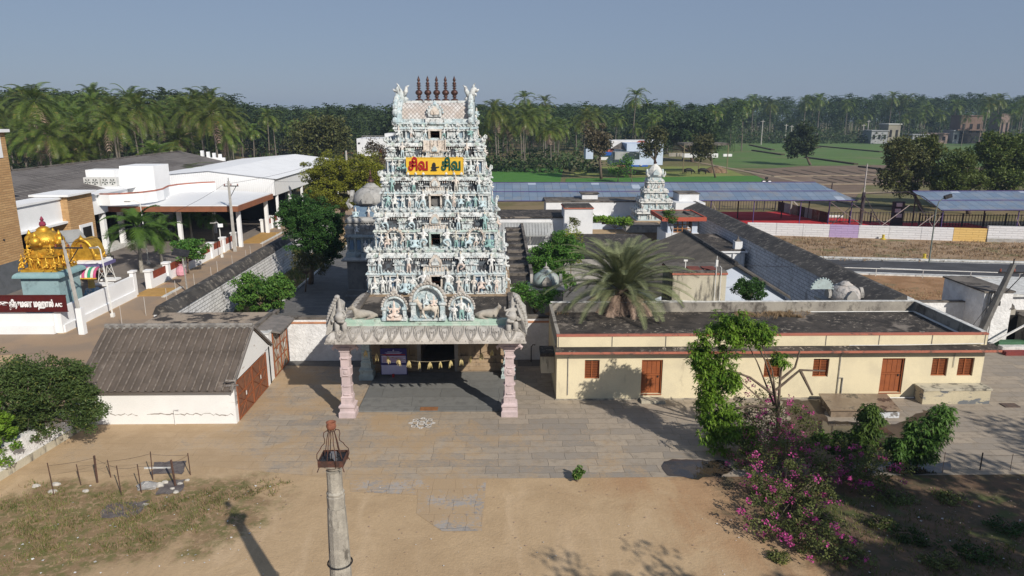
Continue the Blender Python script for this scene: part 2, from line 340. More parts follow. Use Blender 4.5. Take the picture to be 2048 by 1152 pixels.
F('sugar_crop_field',[(930,366),(1120,367),(1127,336),(930,334)],.08,FG)
F('grass_plot',[(1135,352),(1500,356),(1440,333),(1170,334)],.08,FY)
F('green_plot',[(1130,371),(1560,364),(1520,352),(1132,358)],.10,FG)
F('green_field',[(1425,336),(1760,337),(2120,330),(2100,277),(1428,278)],.08,FP)
F('ploughed_field',[(1490,342),(1560,374),(1700,410),(2000,400),(1990,338),(1770,331),(1600,333)],.12,FB)
F('stubble_field',[(1700,412),(1730,372),(2200,372),(2200,420)],.16,FO)
EM=M('field_bank',(.07,.055,.035),(.05,.045,.03),.5)
for a,b in (((1500,291),(1546,301)),((1506,302),(1566,311)),((1635,293),(1762,305)),((1612,316),(1712,330)),((1720,335),(1768,341)),((1600,297),(1640,296))):
    strip('field_bank',G(*a),G(*b),1.4,0,.5,EM)
BAL=M('pale_bund',(.30,.24,.17),(.24,.19,.13),.6)
for a,b in (((1545,354),(1765,351)),((1600,370),(1790,369)),((1660,389),(1800,386))): strip('field_bund',G(*a),G(*b),1.5,0,.25,BAL)
for k in range(9): strip('furrow_line',G(1490+k*38,341+k*.0),G(1556+k*38,354),.7,.0,.18,EM)
for k in range(7): strip('furrow_line',G(1625+k*32,357),G(1672+k*32,367),.6,.0,.18,EM)
strip('farm_track',G(1405,327),G(1640,372),1.9,.05,.14,BAL); strip('farm_track',G(1300,312),G(1405,327),1.6,.05,.14,BAL)
# ---- water lying on the slabs, and the wet stone round it
WET=NT('water'); WET.b.inputs['Specular IOR Level'].default_value=.6; WET=WET.out(WET.mix(WET.ramp(WET.noise(WET.coord(),1.2,4),.4,.6),(.035,.032,.03),(.06,.045,.03)),.06)
WETS=M('wet_stone',(.060,.043,.031),(.095,.068,.046),.8,(.4,.6),rough=.55,fine=.15)
for i,(pp,m,z) in enumerate([([(1325,925),(1345,918),(1445,924),(1462,940),(1440,956),(1380,958),(1330,950)],WET,.022),
    ([(1560,800),(1640,800),(1660,845),(1790,850),(1850,820),(1900,860),(1860,905),(1800,925),(1640,930),(1560,905),(1600,880),(1540,865),(1585,840)],WETS,.012),
    ([(1640,842),(1760,845),(1800,880),(1780,905),(1660,900),(1610,880)],WET,.020),
    ([(1700,925),(1900,925),(1905,942),(1820,950),(1690,945)],WET,.022),([(1822,835),(1870,830),(1880,848),(1835,852)],WETS,.016)]):
    sheet('puddle',ragged([G(*p)[:2] for p in pp],i,.3,.13),z,m)
# rubbish-strewn dark soil and red soil by the flower bushes
SOIL=M('dark_soil',(.15,.10,.065),(.10,.07,.045),1.2,(.4,.6),(.22,.13,.075),gs=.6,gth=(.5,.62),fine=.3,fs=12,bd=.08)
(lambda *a:0)('garden_soil',ragged([(9.5,27.0),(14,27.1),(26,27.2),(34,27),(34,12),(11.5,14),(11,17),(9.6,20.5),(7.6,24),(7.4,26.4)],5,.5,.3),.016,SOIL)
RED=M('red_soil',(.36,.185,.09),(.40,.24,.14),1.2,(.4,.6),fine=.2)
(lambda *a:0)('red_soil',ragged([(4.2,27.1),(7.5,27.1),(9,25.5),(8.5,22),(10.5,18),(8.8,17),(7.2,21.5),(6.2,25)],6,.4,.25),.012,EARTH if 0 else RED)
# ================================================================ FIGURES (carved statues): one continuous body each
def fig(kind):
    N=[];E=[]
    def n(*a): N.append(a); return len(N)-1
    def chain(i,pts):
        for p in pts:
            k=n(*p); E.append((i,k)); i=k
        return i
    # unit height about 1, facing -y
    if kind in('stand','raise','lean','dance','mace'):
        sway={'stand':0,'raise':.03,'lean':.05,'dance':.04,'mace':-.04}[kind]
        pel=n(sway,0,.47,.085); chest=chain(pel,[(sway*.4,0,.56,.07),(0,0,.68,.095)]); nk=chain(chest,[(0,-.005,.77,.045)]); hd=chain(nk,[(0,-.012,.85,.062)]); chain(hd,[(0,0,.92,.055),(0,0,1.0,.035),(0,0,1.06,.012)])
        if kind=='dance':
            chain(pel,[(-.09,-.02,.40,.07),(-.15,-.05,.24,.052),(-.13,0,.03,.036),(-.14,-.06,.01,.03)]); chain(pel,[(.08,-.05,.42,.07),(.19,-.12,.33,.05),(.05,-.10,.20,.036),(-.01,-.13,.18,.03)])
        elif kind=='mace':
            chain(pel,[(-.07,-.02,.38,.07),(-.20,-.05,.22,.05),(-.24,-.02,.03,.036),(-.25,-.08,.01,.03)]); chain(pel,[(.07,-.03,.38,.07),(.10,-.08,.2,.05),(.14,-.02,.03,.036),(.15,-.07,.01,.03)])
        else:
            chain(pel,[(-.06,0,.36,.068),(-.07,-.01,.2,.05),(-.07,0,.03,.038),(-.08,-.06,.01,.03)]); chain(pel,[(.06,0,.36,.068),(.08,-.02,.2,.05),(.08,0,.03,.038),(.09,-.06,.01,.03)])
        l={'stand':[(-.13,0,.70,.042),(-.19,-.03,.58,.034),(-.08,-.10,.58,.028)],'raise':[(-.13,0,.71,.042),(-.22,-.02,.62,.034),(-.25,-.06,.76,.028)],'lean':[(-.13,0,.70,.042),(-.20,0,.57,.034),(-.17,-.05,.44,.028)],'dance':[(-.13,0,.71,.042),(-.25,-.02,.70,.034),(-.28,-.05,.84,.028)],'mace':[(-.13,0,.71,.042),(-.24,-.03,.62,.036),(-.20,-.09,.5,.03)]}[kind]
        r={'stand':[(.13,0,.70,.042),(.19,-.03,.58,.034),(.08,-.10,.58,.028)],'raise':[(.13,0,.70,.042),(.20,0,.57,.034),(.19,-.04,.45,.028)],'lean':[(.13,0,.71,.042),(.21,-.02,.62,.034),(.12,-.1,.66,.028)],'dance':[(.13,0,.70,.042),(.22,-.05,.60,.034),(.10,-.12,.62,.028)],'mace':[(.13,0,.71,.042),(.23,-.02,.66,.036),(.22,-.08,.8,.03)]}[kind]
        chain(chest,l); chain(chest,r)
    elif kind=='sit':   # seated, legs hanging, one knee up
        pel=n(0,0,.16,.10); chest=chain(pel,[(0,.01,.28,.08),(0,0,.40,.105)]); nk=chain(chest,[(0,-.005,.50,.05)]); hd=chain(nk,[(0,-.012,.59,.07)]); chain(hd,[(0,0,.67,.06),(0,0,.76,.035),(0,0,.82,.012)])
        chain(pel,[(-.10,-.12,.17,.075),(-.13,-.26,.16,.058),(-.12,-.25,-.02,.04),(-.12,-.31,-.10,.032)]); chain(pel,[(.12,-.09,.17,.075),(.22,-.2,.18,.058),(.05,-.24,.12,.042)])
        chain(chest,[(-.15,0,.42,.046),(-.22,-.03,.28,.038),(-.15,-.16,.23,.03)]); chain(chest,[(.15,0,.42,.046),(.24,-.02,.32,.038),(.26,-.08,.47,.03)])
    else:               # cross-legged, four arms
        pel=n(0,0,.10,.11); chest=chain(pel,[(0,.01,.22,.09),(0,0,.36,.115)]); nk=chain(chest,[(0,-.005,.46,.05)]); hd=chain(nk,[(0,-.012,.55,.075)]); chain(hd,[(0,0,.64,.066),(0,0,.74,.04),(0,0,.82,.012)])
        chain(pel,[(-.14,-.08,.09,.08),(-.27,-.16,.07,.06),(-.06,-.26,.05,.045)]); chain(pel,[(.14,-.08,.09,.08),(.27,-.16,.07,.06),(.04,-.22,.08,.045)])
        for s in (-1,1): chain(chest,[(s*.16,0,.38,.046),(s*.25,-.02,.24,.038),(s*.17,-.15,.22,.03)]); chain(chest,[(s*.13,.02,.40,.04),(s*.28,.02,.38,.034),(s*.29,-.02,.54,.028)])
    me=skin(N,E,1,'figure_'+kind); return me
def paint(name,body,low,low2):
    "limewashed figure, cloth tinted below the waist, tint varying from figure to figure"
    t=NT(name); v=t.coord(); z=t.n('ShaderNodeSeparateXYZ',Vector=v).outputs[2]; r=t.n('ShaderNodeObjectInfo').outputs['Random']
    cl=t.mix(t.ramp(r,.3,.4),low,low2); cl=t.mix(t.ramp(r,.62,.68),cl,(.62,.52,.46)); cl=t.mix(t.ramp(r,.8,.84),cl,(.25,.42,.40)); b=t.mix(t.ramp(r,.88,.9),body,(.36,.52,.52)); b=t.mix(t.math('MULTIPLY',t.ramp(t.math('FRACT',t.math('MULTIPLY',r,7.3)),.6,.8),.6),b,(.66,.55,.45))
    col=t.mix(t.ramp(z,.50,.44),b,cl); col=t.mix(t.ramp(z,.90,.93),col,(.52,.47,.38))
    g=t.noise(v,7,5,.7); col=t.mix(t.ramp(g,.51,.66),col,(.17,.16,.15)); col=t.mix(t.ramp(t.noise(v,18,3),.6,.75),col,(.34,.33,.31))
    return t.out(col,.8,t.noise(v,25,3),.01)
FIGM=paint('painted_figure',(.71,.715,.70),(.48,.60,.64),(.64,.65,.63))
FK={k:fig(k) for k in ('stand','raise','lean','dance','mace','sit','lotus')}
for m in FK.values(): m.materials.append(FIGM)
FKL=list(FK)
def statue(parent,kind,x,y,z,h,rz=0,name='statue',flip=1,mat=None):
    b=wloc(parent); o=bpy.data.objects.new(name,FK[kind]); C.objects.link(o); o.parent=parent; o.location=(x-b.x,y-b.y,z-b.z); o.scale=(h*flip,h,h); o.rotation_euler=(0,0,rz)
    if mat: o.material_slots[0].link='OBJECT'; o.material_slots[0].material=mat
    return o
# ================================================================ THE GOPURAM
GW=M('gopuram_white',(.63,.645,.635),(.49,.535,.54),2.6,(.4,.6),(.13,.125,.12),(1,1,.6),5.5,(.50,.64),fine=.3,fs=9,bd=.10)
GB=M('gopuram_blue',(.40,.50,.53),(.56,.60,.60),2.2,(.4,.6),(.14,.15,.15),(1,1,.6),5.5,(.51,.66),fine=.28,fs=9,bd=.10)
GD=M('gopuram_deepblue',(.13,.20,.29),(.28,.36,.42),2.5,(.4,.6),(.18,.19,.2),gs=3,fine=.15)  # niche blue darkened so shade behind the statues is in the paint
GG=M('gopuram_green',(.38,.49,.45),(.56,.58,.54),2.2,(.4,.6),(.15,.15,.14),(1,1,.6),5.5,(.51,.66),fine=.28,fs=9,bd=.10)
GR=M('gopuram_cream',(.56,.49,.42),(.64,.59,.53),2.2,(.4,.6),(.16,.14,.12),(1,1,.6),5.5,(.51,.66),fine=.28,fs=9,bd=.10)
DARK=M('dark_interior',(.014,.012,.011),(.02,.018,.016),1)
TEAK=M('stained_wood',(.16,.055,.03),(.12,.04,.022),3)
def lichen_roof():
    t=NT('roof_black_lichen'); v=t.coord(); a=t.noise(v,.35,6,.7); b=t.noise(v,3.6,5,.75,.6); c=t.noise(v,16,3)
    col=t.mix(t.ramp(t.noise(v,1.1,5),.4,.6),(.034,.030,.027),(.065,.056,.048)); fl=t.math('MULTIPLY',t.ramp(b,.56,.61),t.ramp(a,.42,.58)); col=t.mix(fl,col,(.30,.26,.215))
    col=t.mix(t.ramp(t.noise(t.coord(loc=(4,8,0)),.30,5,.6),.60,.66),col,(.21,.18,.15)); f=t.math('ADD',t.math('MULTIPLY',c,.5),.75); col=t.mix(1.,col,t.n('ShaderNodeCombineColor',Red=f,Green=f,Blue=f).outputs[0],'MULTIPLY'); return t.out(col,.9,c,.03)
ROOFD=lichen_roof()
ROOFG=M('roof_grey_cement',(.17,.15,.13),(.11,.098,.085),.7,(.4,.6),(.055,.048,.042),gs=.9,gth=(.5,.6),fine=.25,fs=14,bd=.03)
BASEST=M('old_granite',(.30,.215,.135),(.36,.27,.18),.8,(.4,.6),(.15,.115,.085),(1,1,.4),2,(.5,.68),fine=.2)
def curved_cornice(mb,x0,x1,y0,y1,z0,z1,out,n=5,sides=True):
    "kapota: a quarter-round eave running round a rectangle"
    R=[]
    for i in range(n+1):
        q=PI/2*i/n; o=out*math.cos(q); z=z0+(z1-z0)*math.sin(q); R.append((o,z))
    V=[];
    prof=[(0,z0-.02)]+[(out*1.0,z0-.02)]+R
    for o,z in prof: V.append([(x0-o,y0-o,z),(x1+o,y0-o,z),(x1+o,y1+o,z),(x0-o,y1+o,z)])
    k=0; vs=[p for r in V for p in r]; fs=[]
    for i in range(len(V)-1):
        for j in range(4): fs.append((i*4+j,i*4+(j+1)%4,(i+1)*4+(j+1)%4,(i+1)*4+j))
    fs.append(tuple(range(len(vs)-4,len(vs)))); mb.add(vs,fs)
def kudu(mb,x,y,z,r,face='y',s=-1,d=.07):
    "little horseshoe gable on an eave"
    P=[(r*math.cos(PI*(-.15+1.3*i/9)),r*math.sin(PI*(-.15+1.3*i/9))) for i in range(10)]; P=[(a,b+(.35*r if i in(4,5) else 0)) for i,(a,b) in enumerate(P)]
    if face=='y': mb.prism([(x+a,z+b) for a,b in P],y,y+s*d,'y')
    else: mb.prism([(y+a,z+b) for a,b in P],x,x+s*d,'x')
def aedicule(w_,b_,g_,x,y,z,wd,h,dp,top='dome',ry=0):
    "miniature shrine: pilasters, eave and a domed or vaulted roof; ry swaps axes for the side faces"
    def P(a,b,c): return (x+a,y+b,c) if not ry else (x-b*ry,y+a,c)
    def bx(mb,a0,b0,c0,a1,b1,c1):
        p=P(a0,b0,c0); q=P(a1,b1,c1); mb.box(min(p[0],q[0]),min(p[1],q[1]),c0,max(p[0],q[0]),max(p[1],q[1]),c1)
    bx(w_,-wd/2,-dp,z,wd/2,0,z+h*.07); bx(b_,-wd*.36,-dp*.7,z+h*.07,wd*.36,0,z+h*.42)
    for s in (-1,0,1) if wd>.5 else (-1,1): bx(w_,s*wd*.37-.03*1,-dp*.9,z+h*.07,s*wd*.37+.03,-dp*.68,z+h*.42)
    bx(w_,-wd*.52,-dp*1.06,z+h*.42,wd*.52,0,z+h*.49); bx(b_,-wd*.42,-dp*.85,z+h*.49,wd*.42,0,z+h*.6)
    if top=='dome':
        c=P(0,-dp*.45,z+h*.6); g_.lathe(c,[(wd*.46,0),(wd*.5,h*.04),(wd*.46,h*.12),(wd*.34,h*.22),(wd*.16,h*.29),(wd*.07,h*.31),(wd*.09,h*.35),(.01,h*.42)],8,1,1)
    else:
        n=8; 
        ring=[]
        for sx in (-.5,.5): ring.append([P(sx*wd,-dp*.5-dp*.5*math.cos(PI*i/n),z+h*.6+h*.3*math.sin(PI*i/n)) for i in range(n+1)])
        g_.grid(ring); g_.add(ring[0],[tuple(range(n+1))]); g_.add(ring[1],[tuple(range(n,-1,-1))])
        for k in range(5): c=P((k-2)*wd*.19,-dp*.5,z+h*.88); g_.lathe(c,[(.03,0),(.045,.05),(.02,.09),(.005,.17)],5)
    c=P(0,-dp*1.06,z+h*.55); 
    if not ry: kudu(w_,c[0],c[1]+.02,c[2],wd*.15)
    else: kudu(w_,c[0]-.02*ry,c[1],c[2],wd*.15,'x',ry)
GX=-3.85; GYC=44.6; RECD=M('recess_shade',(.05,.05,.055),(.10,.12,.14),4)
gop=T('gopuram','tall five-tiered temple gateway tower crowded with pale painted statues and five dark finials','temple tower',(GX,41,0))
# stone base below the porch roof, with the passage through it
mb=MB()
for a,b in ((-8.1,-4.95),(-2.65,.55)): mb.box(a,40.4,0,b,48.6,4.62)
mb.box(-4.95,40.4,2.6,-2.65,48.6,4.62)
mb.build('stone_base',BASEST,gop)
for a,b,xs_ in ((-8.2,-4.95,(-7.3,-6.4,-5.6,-5.05)),(-2.65,.65,(-2.55,-1.9,-1.1,-.2))):
    mb=MB()
    for z0,z1,o in ((.05,.32,.22),(.32,.5,.14),(.82,.98,.16),(1.95,2.1,.06),(2.9,3.15,.1)): mb.box(a,40.4-o,z0,b,40.4,z1)
    for x in xs_: mb.box(x-.11,40.27,.98,x+.11,40.4,2.9)
    mb.build('plinth_moulding',BASEST,gop)
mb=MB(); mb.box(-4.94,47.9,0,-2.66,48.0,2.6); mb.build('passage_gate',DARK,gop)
mb=MB(); 
for x in (-5.02,-2.80): mb.box(x,40.22,.0,x+.22,40.42,2.75)
mb.box(-5.02,40.22,2.6,-2.58,40.42,2.82); mb.build('doorway_frame',M('pale_stone',(.33,.29,.25),(.26,.23,.2),2),gop)
# tiers: z floor, z top, half width, front y, half depth
TI=[(4.62,7.22,4.02,41.0,3.35),(7.22,9.53,3.56,41.45,2.95),(9.53,11.55,3.17,41.95,2.5),(11.55,13.48,2.83,42.35,2.15),(13.48,14.42,2.35,42.75,1.8)]
rg=random.Random(5)
for ti,(z0,z1,hw,fy,hd) in enumerate(TI):
    tier=MB(); wht=MB(); blu=MB(); dee=MB(); grn=MB(); cre=MB(); H=z1-z0; last=ti==4
    yb=fy+2*hd; mid=z0+H*(.46 if not last else .72)   # top of the lower storey wall
    # core walls
    nich=[]; core=MB(); core.box(GX-hw+.16,fy+.18,z0,GX-.33,yb,mid); core.box(GX+.33,fy+.18,z0,GX+hw-.16,yb,mid); core.box(GX-.33,fy+1.3,z0,GX+.33,yb,mid); core.box(GX-hw+.16,fy+.18,mid,GX+hw-.16,yb,z0+H*.9)
    tr=core.build('tier',GW,gop)
    tr['label']=['lowest and widest tier of the tower','second tier of the tower','third tier of the tower with a loudspeaker in its doorway','fourth tier of the tower behind the yellow board','narrow top tier under the vaulted roof'][ti]
    # floor slab and ledges
    wht.box(GX-hw-.08,fy-.12,z0,GX+hw+.08,yb+.1,z0+.07); blu.box(GX-hw,fy-.03,z0+.07,GX+hw,yb+.04,z0+.15)
    # wall bays, front: projecting in steps towards the centre
    doorh=mid-z0-.12
    bays=[(-1,.78),(-.74,.47),(-.42,.16)]
    for s in (-1,1):
        for bi,(a,b) in enumerate(((1.0,.80),(.74,.56),(.50,.30))):
            xa,xb=GX+s*hw*a,GX+s*hw*b; xl,xr=min(xa,xb),max(xa,xb); pj=.02+.05*bi
            nich.append(((xl+.02,fy+.06-pj,z0+.15,xr-.02,fy+.18,mid-.1),(bi+ti)%2))
            for x in (xl+.05,xr-.05): wht.sq((x,fy+.0-pj,z0+.15),[(.055,0),(.055,.06),(.035,.08),(.035,(mid-z0)*.62),(.06,(mid-z0)*.68),(.045,(mid-z0)*.74),(.075,mid-z0-.25)])
            wht.box(xl-.03,fy-.1-pj,mid-.12,xr+.03,fy+.1,mid-.05)
    wht.box(GX-hw-.02,fy-.02,mid-.1,GX+hw+.02,yb,mid); curved_cornice(grn if ti%2 else blu,GX-hw+.02,GX+hw-.02,fy+.02,yb-.02,mid,mid+.13,.13,3)
    # door
    fr=MB(); 
    for s in (-1,1): fr.box(GX+s*.33-.05,fy-.12,z0+.1,GX+s*.33+.05,fy+.2,z0+doorh+.05); 
    fr.box(GX-.42,fy-.14,z0+doorh,GX+.42,fy+.2,z0+doorh+.1); fr.build('door_frame',GR if ti%2==0 else GG,tr)
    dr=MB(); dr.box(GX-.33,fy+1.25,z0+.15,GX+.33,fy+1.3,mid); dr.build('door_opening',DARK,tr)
    tk=MB(); tk.box(GX-.3,fy+.5,z0+.12+doorh*.42,GX+.3,fy+.55,z0+.12+doorh*.47); tk.box(GX-.33,fy+.5,z0+.1,GX-.27,fy+.56,z0+doorh);tk.build('door_bar',TEAK,tr)
    # sides: pilasters and niches
    for s in (-1,1):
        nb=4 if ti<3 else 3
        for k in range(nb):
            yc=fy+2*hd*(k+.5)/nb; wd=2*hd/nb*.62
            X=GX+s*hw; nich.append(((min(X,X-s*.1),yc-wd/2,z0+.15,max(X,X-s*.1),yc+wd/2,mid-.1),k%2))
            for e in (-1,1): wht.sq((X+s*.02,yc+e*wd/2,z0+.15),[(.055,0),(.035,.07),(.035,(mid-z0)*.62),(.06,(mid-z0)*.7),(.07,mid-z0-.25)])
    ztop=z0+H*.84
    if not last:
        hz=mid+.13; hh=ztop-hz
        # the row of miniature shrines on the front
        for s in (-1,1):
            aedicule(wht,blu,wht,GX+s*(hw-.28),fy+.28,hz,.56,hh*1.12,.30,'dome')
            aedicule(wht,blu,grn if ti%2 else blu,GX+s*hw*.52,fy+.28,hz,hw*.21,hh*1.05,.22,'vault')
            aedicule(wht,blu,wht,GX+s*hw*.27,fy+.3,hz,.26,hh*.9,.16,'vault')
        # central big vaulted dormer over the door
        cw=hw*.36; wht.box(GX-cw*.6,fy-.12,hz-.16,GX+cw*.6,fy+.3,hz+.04); cre.box(GX-cw*.48,fy-.05,hz+.04,GX+cw*.48,fy+.3,hz+hh*.42)
        for k in range(9): wht.box(GX-cw*.48+k*cw*.12-.02,fy-.08,hz+.04,GX-cw*.48+k*cw*.12+.02,fy-.05,hz+hh*.42)
        wht.box(GX-cw*.58,fy-.1,hz+hh*.42,GX+cw*.58,fy+.3,hz+hh*.5)
        kudu(cre,GX,fy-.06,hz+hh*.62,cw*.27,'y',-1,.1); kudu(blu if ti%2 else wht,GX,fy-.17,hz+hh*.64,cw*.16,'y',-1,.05)
        for k in range(7): wht.lathe((GX-cw*.5+k*cw/6,fy+.02,hz+hh*1.0),[(.03,0),(.05,.05),(.02,.1),(.004,.2)],5)
        # dark strip painting the shade behind statues, with little teeth under the eave
        dee.box(GX-hw+.14,fy+.16,hz,GX+hw-.14,fy+.175,ztop); dee.build('upper_shade_strip',RECD,tr); 
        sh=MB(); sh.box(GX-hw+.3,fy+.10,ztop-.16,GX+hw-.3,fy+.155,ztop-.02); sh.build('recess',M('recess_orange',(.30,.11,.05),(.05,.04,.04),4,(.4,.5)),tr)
        for k in range(int(hw*14)):
            x=GX-hw+.35+k*(2*hw-.7)/(hw*14-1); wht.lathe((x,fy+.05,ztop-.17),[(.028,0),(.03,.06),(.006,.14)],4)
        for s in (-1,1):
            for k in range(3): aedicule(wht,blu,grn if k%2 else wht,GX+s*(hw-.28),fy+2*hd*(k+.55)/3.1,hz,2*hd*.16,hh*1.05,.26,'vault' if k==1 else 'dome',ry=-s*-1)
    else:
        ztop=z0+H*.80
    # main eave with horseshoe gables
    curved_cornice(wht,GX-hw+.22,GX+hw-.22,fy+.22,yb-.1,ztop,z1-.07,.26,5)
    (grn if ti%2==0 else blu).box(GX-hw+.05,fy+.05,z1-.09,GX+hw-.05,yb,z1-.001)
    for k in range(-3,4):
        if k: kudu(grn if k%2 else wht,GX+k*hw*.29,fy+.0,ztop+.09,.12,'y',-1,.06)
    for s in (-1,1):
        for k in range(3): kudu(grn,GX+s*(hw+.0),fy+2*hd*(k+.5)/3,ztop+.09,.12,'x',s,.06)
        # corner scrolls that lift off the eave
        for yy in (fy-.02,yb-.1): wht.tube([(GX+s*(hw-.1),yy+.1,z1-.12),(GX+s*(hw+.1),yy,z1+.02),(GX+s*(hw+.12),yy-.03,z1+.17),(GX+s*(hw+.02),yy,z1+.24)],[.09,.08,.05,.02],6)
    # beading and small crests that crowd the ledges
    bd2=MB(); nb2=int(hw*9)
    for k in range(nb2+1):
        x=GX-hw+.05+k*(2*hw-.1)/nb2
        if abs(x-GX)>.45: bd2.ball((x,fy-.1,z0+.12),.055,5,4); bd2.lathe((x+.05,fy-.06,mid+.12),[(.05,0),(.07,.05),(.03,.11),(.004,.17)],5)
        if not last and abs(x-GX)>.6 and k%2: bd2.lathe((x,fy-.02,z1-.02),[(.07,0),(.10,.07),(.05,.15),(.005,.26)],6); bd2.ball((x,fy-.06,ztop+.02),.06,5,4)
    for s in (-1,1):
        for k in range(int(hd*6)): y=fy+.1+k*(2*hd-.2)/int(hd*6-1); bd2.ball((GX+s*(hw+.08),y,z0+.12),.055,5,4); bd2.lathe((GX+s*(hw-.0),y,z1-.02),[(.07,0),(.10,.07),(.05,.15),(.005,.26)],6)
    wht.add(bd2.v,bd2.f)
    wht.build('moulding',GW,tr); blu.build('wall_panel',GB,tr); [MB().box(*b_).build('niche',GD if k_ else GB,tr) for b_,k_ in nich]; grn.build('eave_trim',GG,tr); cre.build('gable',GR,tr)
    # ---- statues
    fl=z0+.15; fh=(mid-z0)-.12
    def row(xs,zz,yy,hs,kinds):
        for i,x in enumerate(xs):
            k=kinds[i%len(kinds)]; h=hs*rg.uniform(.88,1.08)*(1.15 if k in('sit','lotus') else 1); statue(tr,k,GX+x,yy+rg.uniform(-.03,.03)-(.08 if k in('sit','lotus') else 0),zz+(.12*h if k=='sit' else 0),h,rg.uniform(-.25,.25),flip=rg.choice((-1,1)))
    if not last:
        for s in (-1,1):    # door guardians, large
            statue(tr,'mace' if ti%2==0 else 'dance',GX+s*.70,fy-.22,fl-.05,fh*1.34,0,'guardian_statue',flip=-s)
        n=[6,6,5,5][ti]; K=['stand','lotus','lean','raise','stand','sit','dance']
        for s in (-1,1): row([s*(hw*(.30+.66*(i+.35)/n)) for i in range(n)],fl,fy-.18,fh*.94,K[ti+(s>0)*2:]+K)
        hz=mid+.12
        for s in (-1,1):
            for fx in ((.80,.38) if ti!=3 else (.66,)): statue(tr,rg.choice(['sit','raise','lean','dance']),GX+s*hw*fx+rg.uniform(-.05,.05),fy-.14,hz+.0,(ztop-hz)*rg.uniform(1.25,1.45),rg.uniform(-.3,.3),'upper_statue',flip=s)
        for k in range(2 if ti<3 else 1): statue(tr,rg.choice(['stand','sit','lean']),GX+hw+.15,fy+.8+k*1.5,fl,fh*.85,PI/2); statue(tr,rg.choice(['stand','raise']),GX-hw-.15,fy+.8+k*1.5,fl,fh*.85,-PI/2)
        statue(tr,'sit',GX+hw+.1,fy+.6,hz+.1,(ztop-hz)*.95,PI/3,'upper_statue')
    else:
        row([-2.1,-1.38,-.55,.55,1.38,2.1],fl,fy-.12,.62,['sit','stand','mace','mace','stand','sit'])
        for s in (-1,1): 
            bl=MB(); bl.ball((GX+s*.98,fy-.05,fl+.18),.2,8,5,1.5,.6,.9); bl.ball((GX+s*1.28,fy-.1,fl+.26),.11,6,4); bl.build('bull_statue',GW,tr)
        statue(tr,'sit',GX+hw+.15,fy+.9,fl,.6,PI/2)
    if ti==2:
        h=MB(); h.lathe((0,0,0),[(.28,0),(.2,.05),(.1,.12),(.06,.28)],16); V=[(GX+v[0],fy+.15+v[2],z0+.42+v[1]) for v in h.v]; hh_=MB().add(V,h.f); hh_.build('loudspeaker_horn',M('speaker_grey',(.16,.155,.15),(.10,.1,.1),4),tr)
# arched prabha rings round two figures on tier two
for s in (-1,1):
    r=MB(); r.ring((GX+s*2.38,41.12,8.0),.46,.05,-PI*.25,PI*1.25,18,5)
    for k in range(13): q=-PI*.25+PI*1.5*k/12; r.ball((GX+s*2.38+.54*math.cos(q),41.12,8.0+.54*math.sin(q)),.06,5,4)
    r.build('halo_ring',GR,gop)
# balcony relief panel in front of tier 5 doorway
mb=MB(); mb.box(GX-.65,42.28,12.95,GX+.65,42.5,13.5); mb.box(GX-.72,42.22,12.88,GX+.72,42.5,12.95)
for k in range(4): mb.box(GX-.66+k*.42,42.2,12.95,GX-.60+k*.42,42.28,13.55)
mb.build('balcony_relief',GR,gop)
# ---- crowning vaulted roof
Y0,Y1=42.95,46.1; ym=(Y0+Y1)/2; z0=14.42; hw=2.12
mb=MB(); mb.box(GX-hw-.25,Y0-.25,z0,GX+hw+.25,Y1+.2,z0+.1); mb.box(GX-hw-.05,Y0-.05,z0+.1,GX+hw+.05,Y1+.05,z0+.22); mb.build('crown_base',GB,gop)
def vault(y): return
SC=NT('fish_scale_plaster'); v=SC.coord(rot=(0,0,0)); 
xz=SC.n('ShaderNodeSeparateXYZ',Vector=v); a_=SC.math('MULTIPLY',SC.math('ADD',xz.outputs[0],xz.outputs[2]),4.2); b_=SC.math('MULTIPLY',SC.math('SUBTRACT',xz.outputs[0],xz.outputs[2]),4.2)
fa=SC.math('PINGPONG',a_,.5); fb=SC.math('PINGPONG',b_,.5); mn=SC.math('MINIMUM',fa,fb); cl=SC.ramp(mn,.03,.14)
cc=SC.mix(SC.ramp(SC.noise(v,1.6,5),.4,.62),(.60,.585,.57),(.46,.40,.36)); cc=SC.mix(SC.ramp(SC.noise(SC.coord((1,1,.6)),2.6,5,.7),.54,.7),cc,(.38,.31,.27))
SCALE=SC.out(SC.mix(cl,(.24,.22,.20),cc),.85,mn,.05)
prof=[]
n=9
for i in range(n+1):
    q=PI/2*i/n; prof.append((Y0+.12+(ym-Y0-.5)*(1-math.cos(q))*1.0, z0+.22+1.02*math.sin(q)))
bk=[(2*ym-y,z) for y,z in reversed(prof)]
mb=MB(); mb.prism(prof+bk,GX-hw+.15,GX+hw-.15,'x'); mb.build('vaulted_roof',SCALE,gop)
mb=MB(); mb.box(GX-hw+.1,ym-.5,z0+1.15,GX+hw-.1,ym+.5,z0+1.36); mb.build('ridge',GW,gop)
mb=MB(); mb.box(GX-hw+.12,ym-.56,z0+1.02,GX+hw-.12,ym+.56,z0+1.12)
for k in range(24): mb.lathe((GX-hw+.2+k*(2*hw-.4)/23,ym-.58,z0+1.04),[(.03,0),(.06,.05),(.03,.1)],5)
mb.box(GX-hw+.1,Y0-.02,z0+.2,GX+hw-.1,Y0+.14,z0+.3); mb.build('ridge_band',GB,gop)
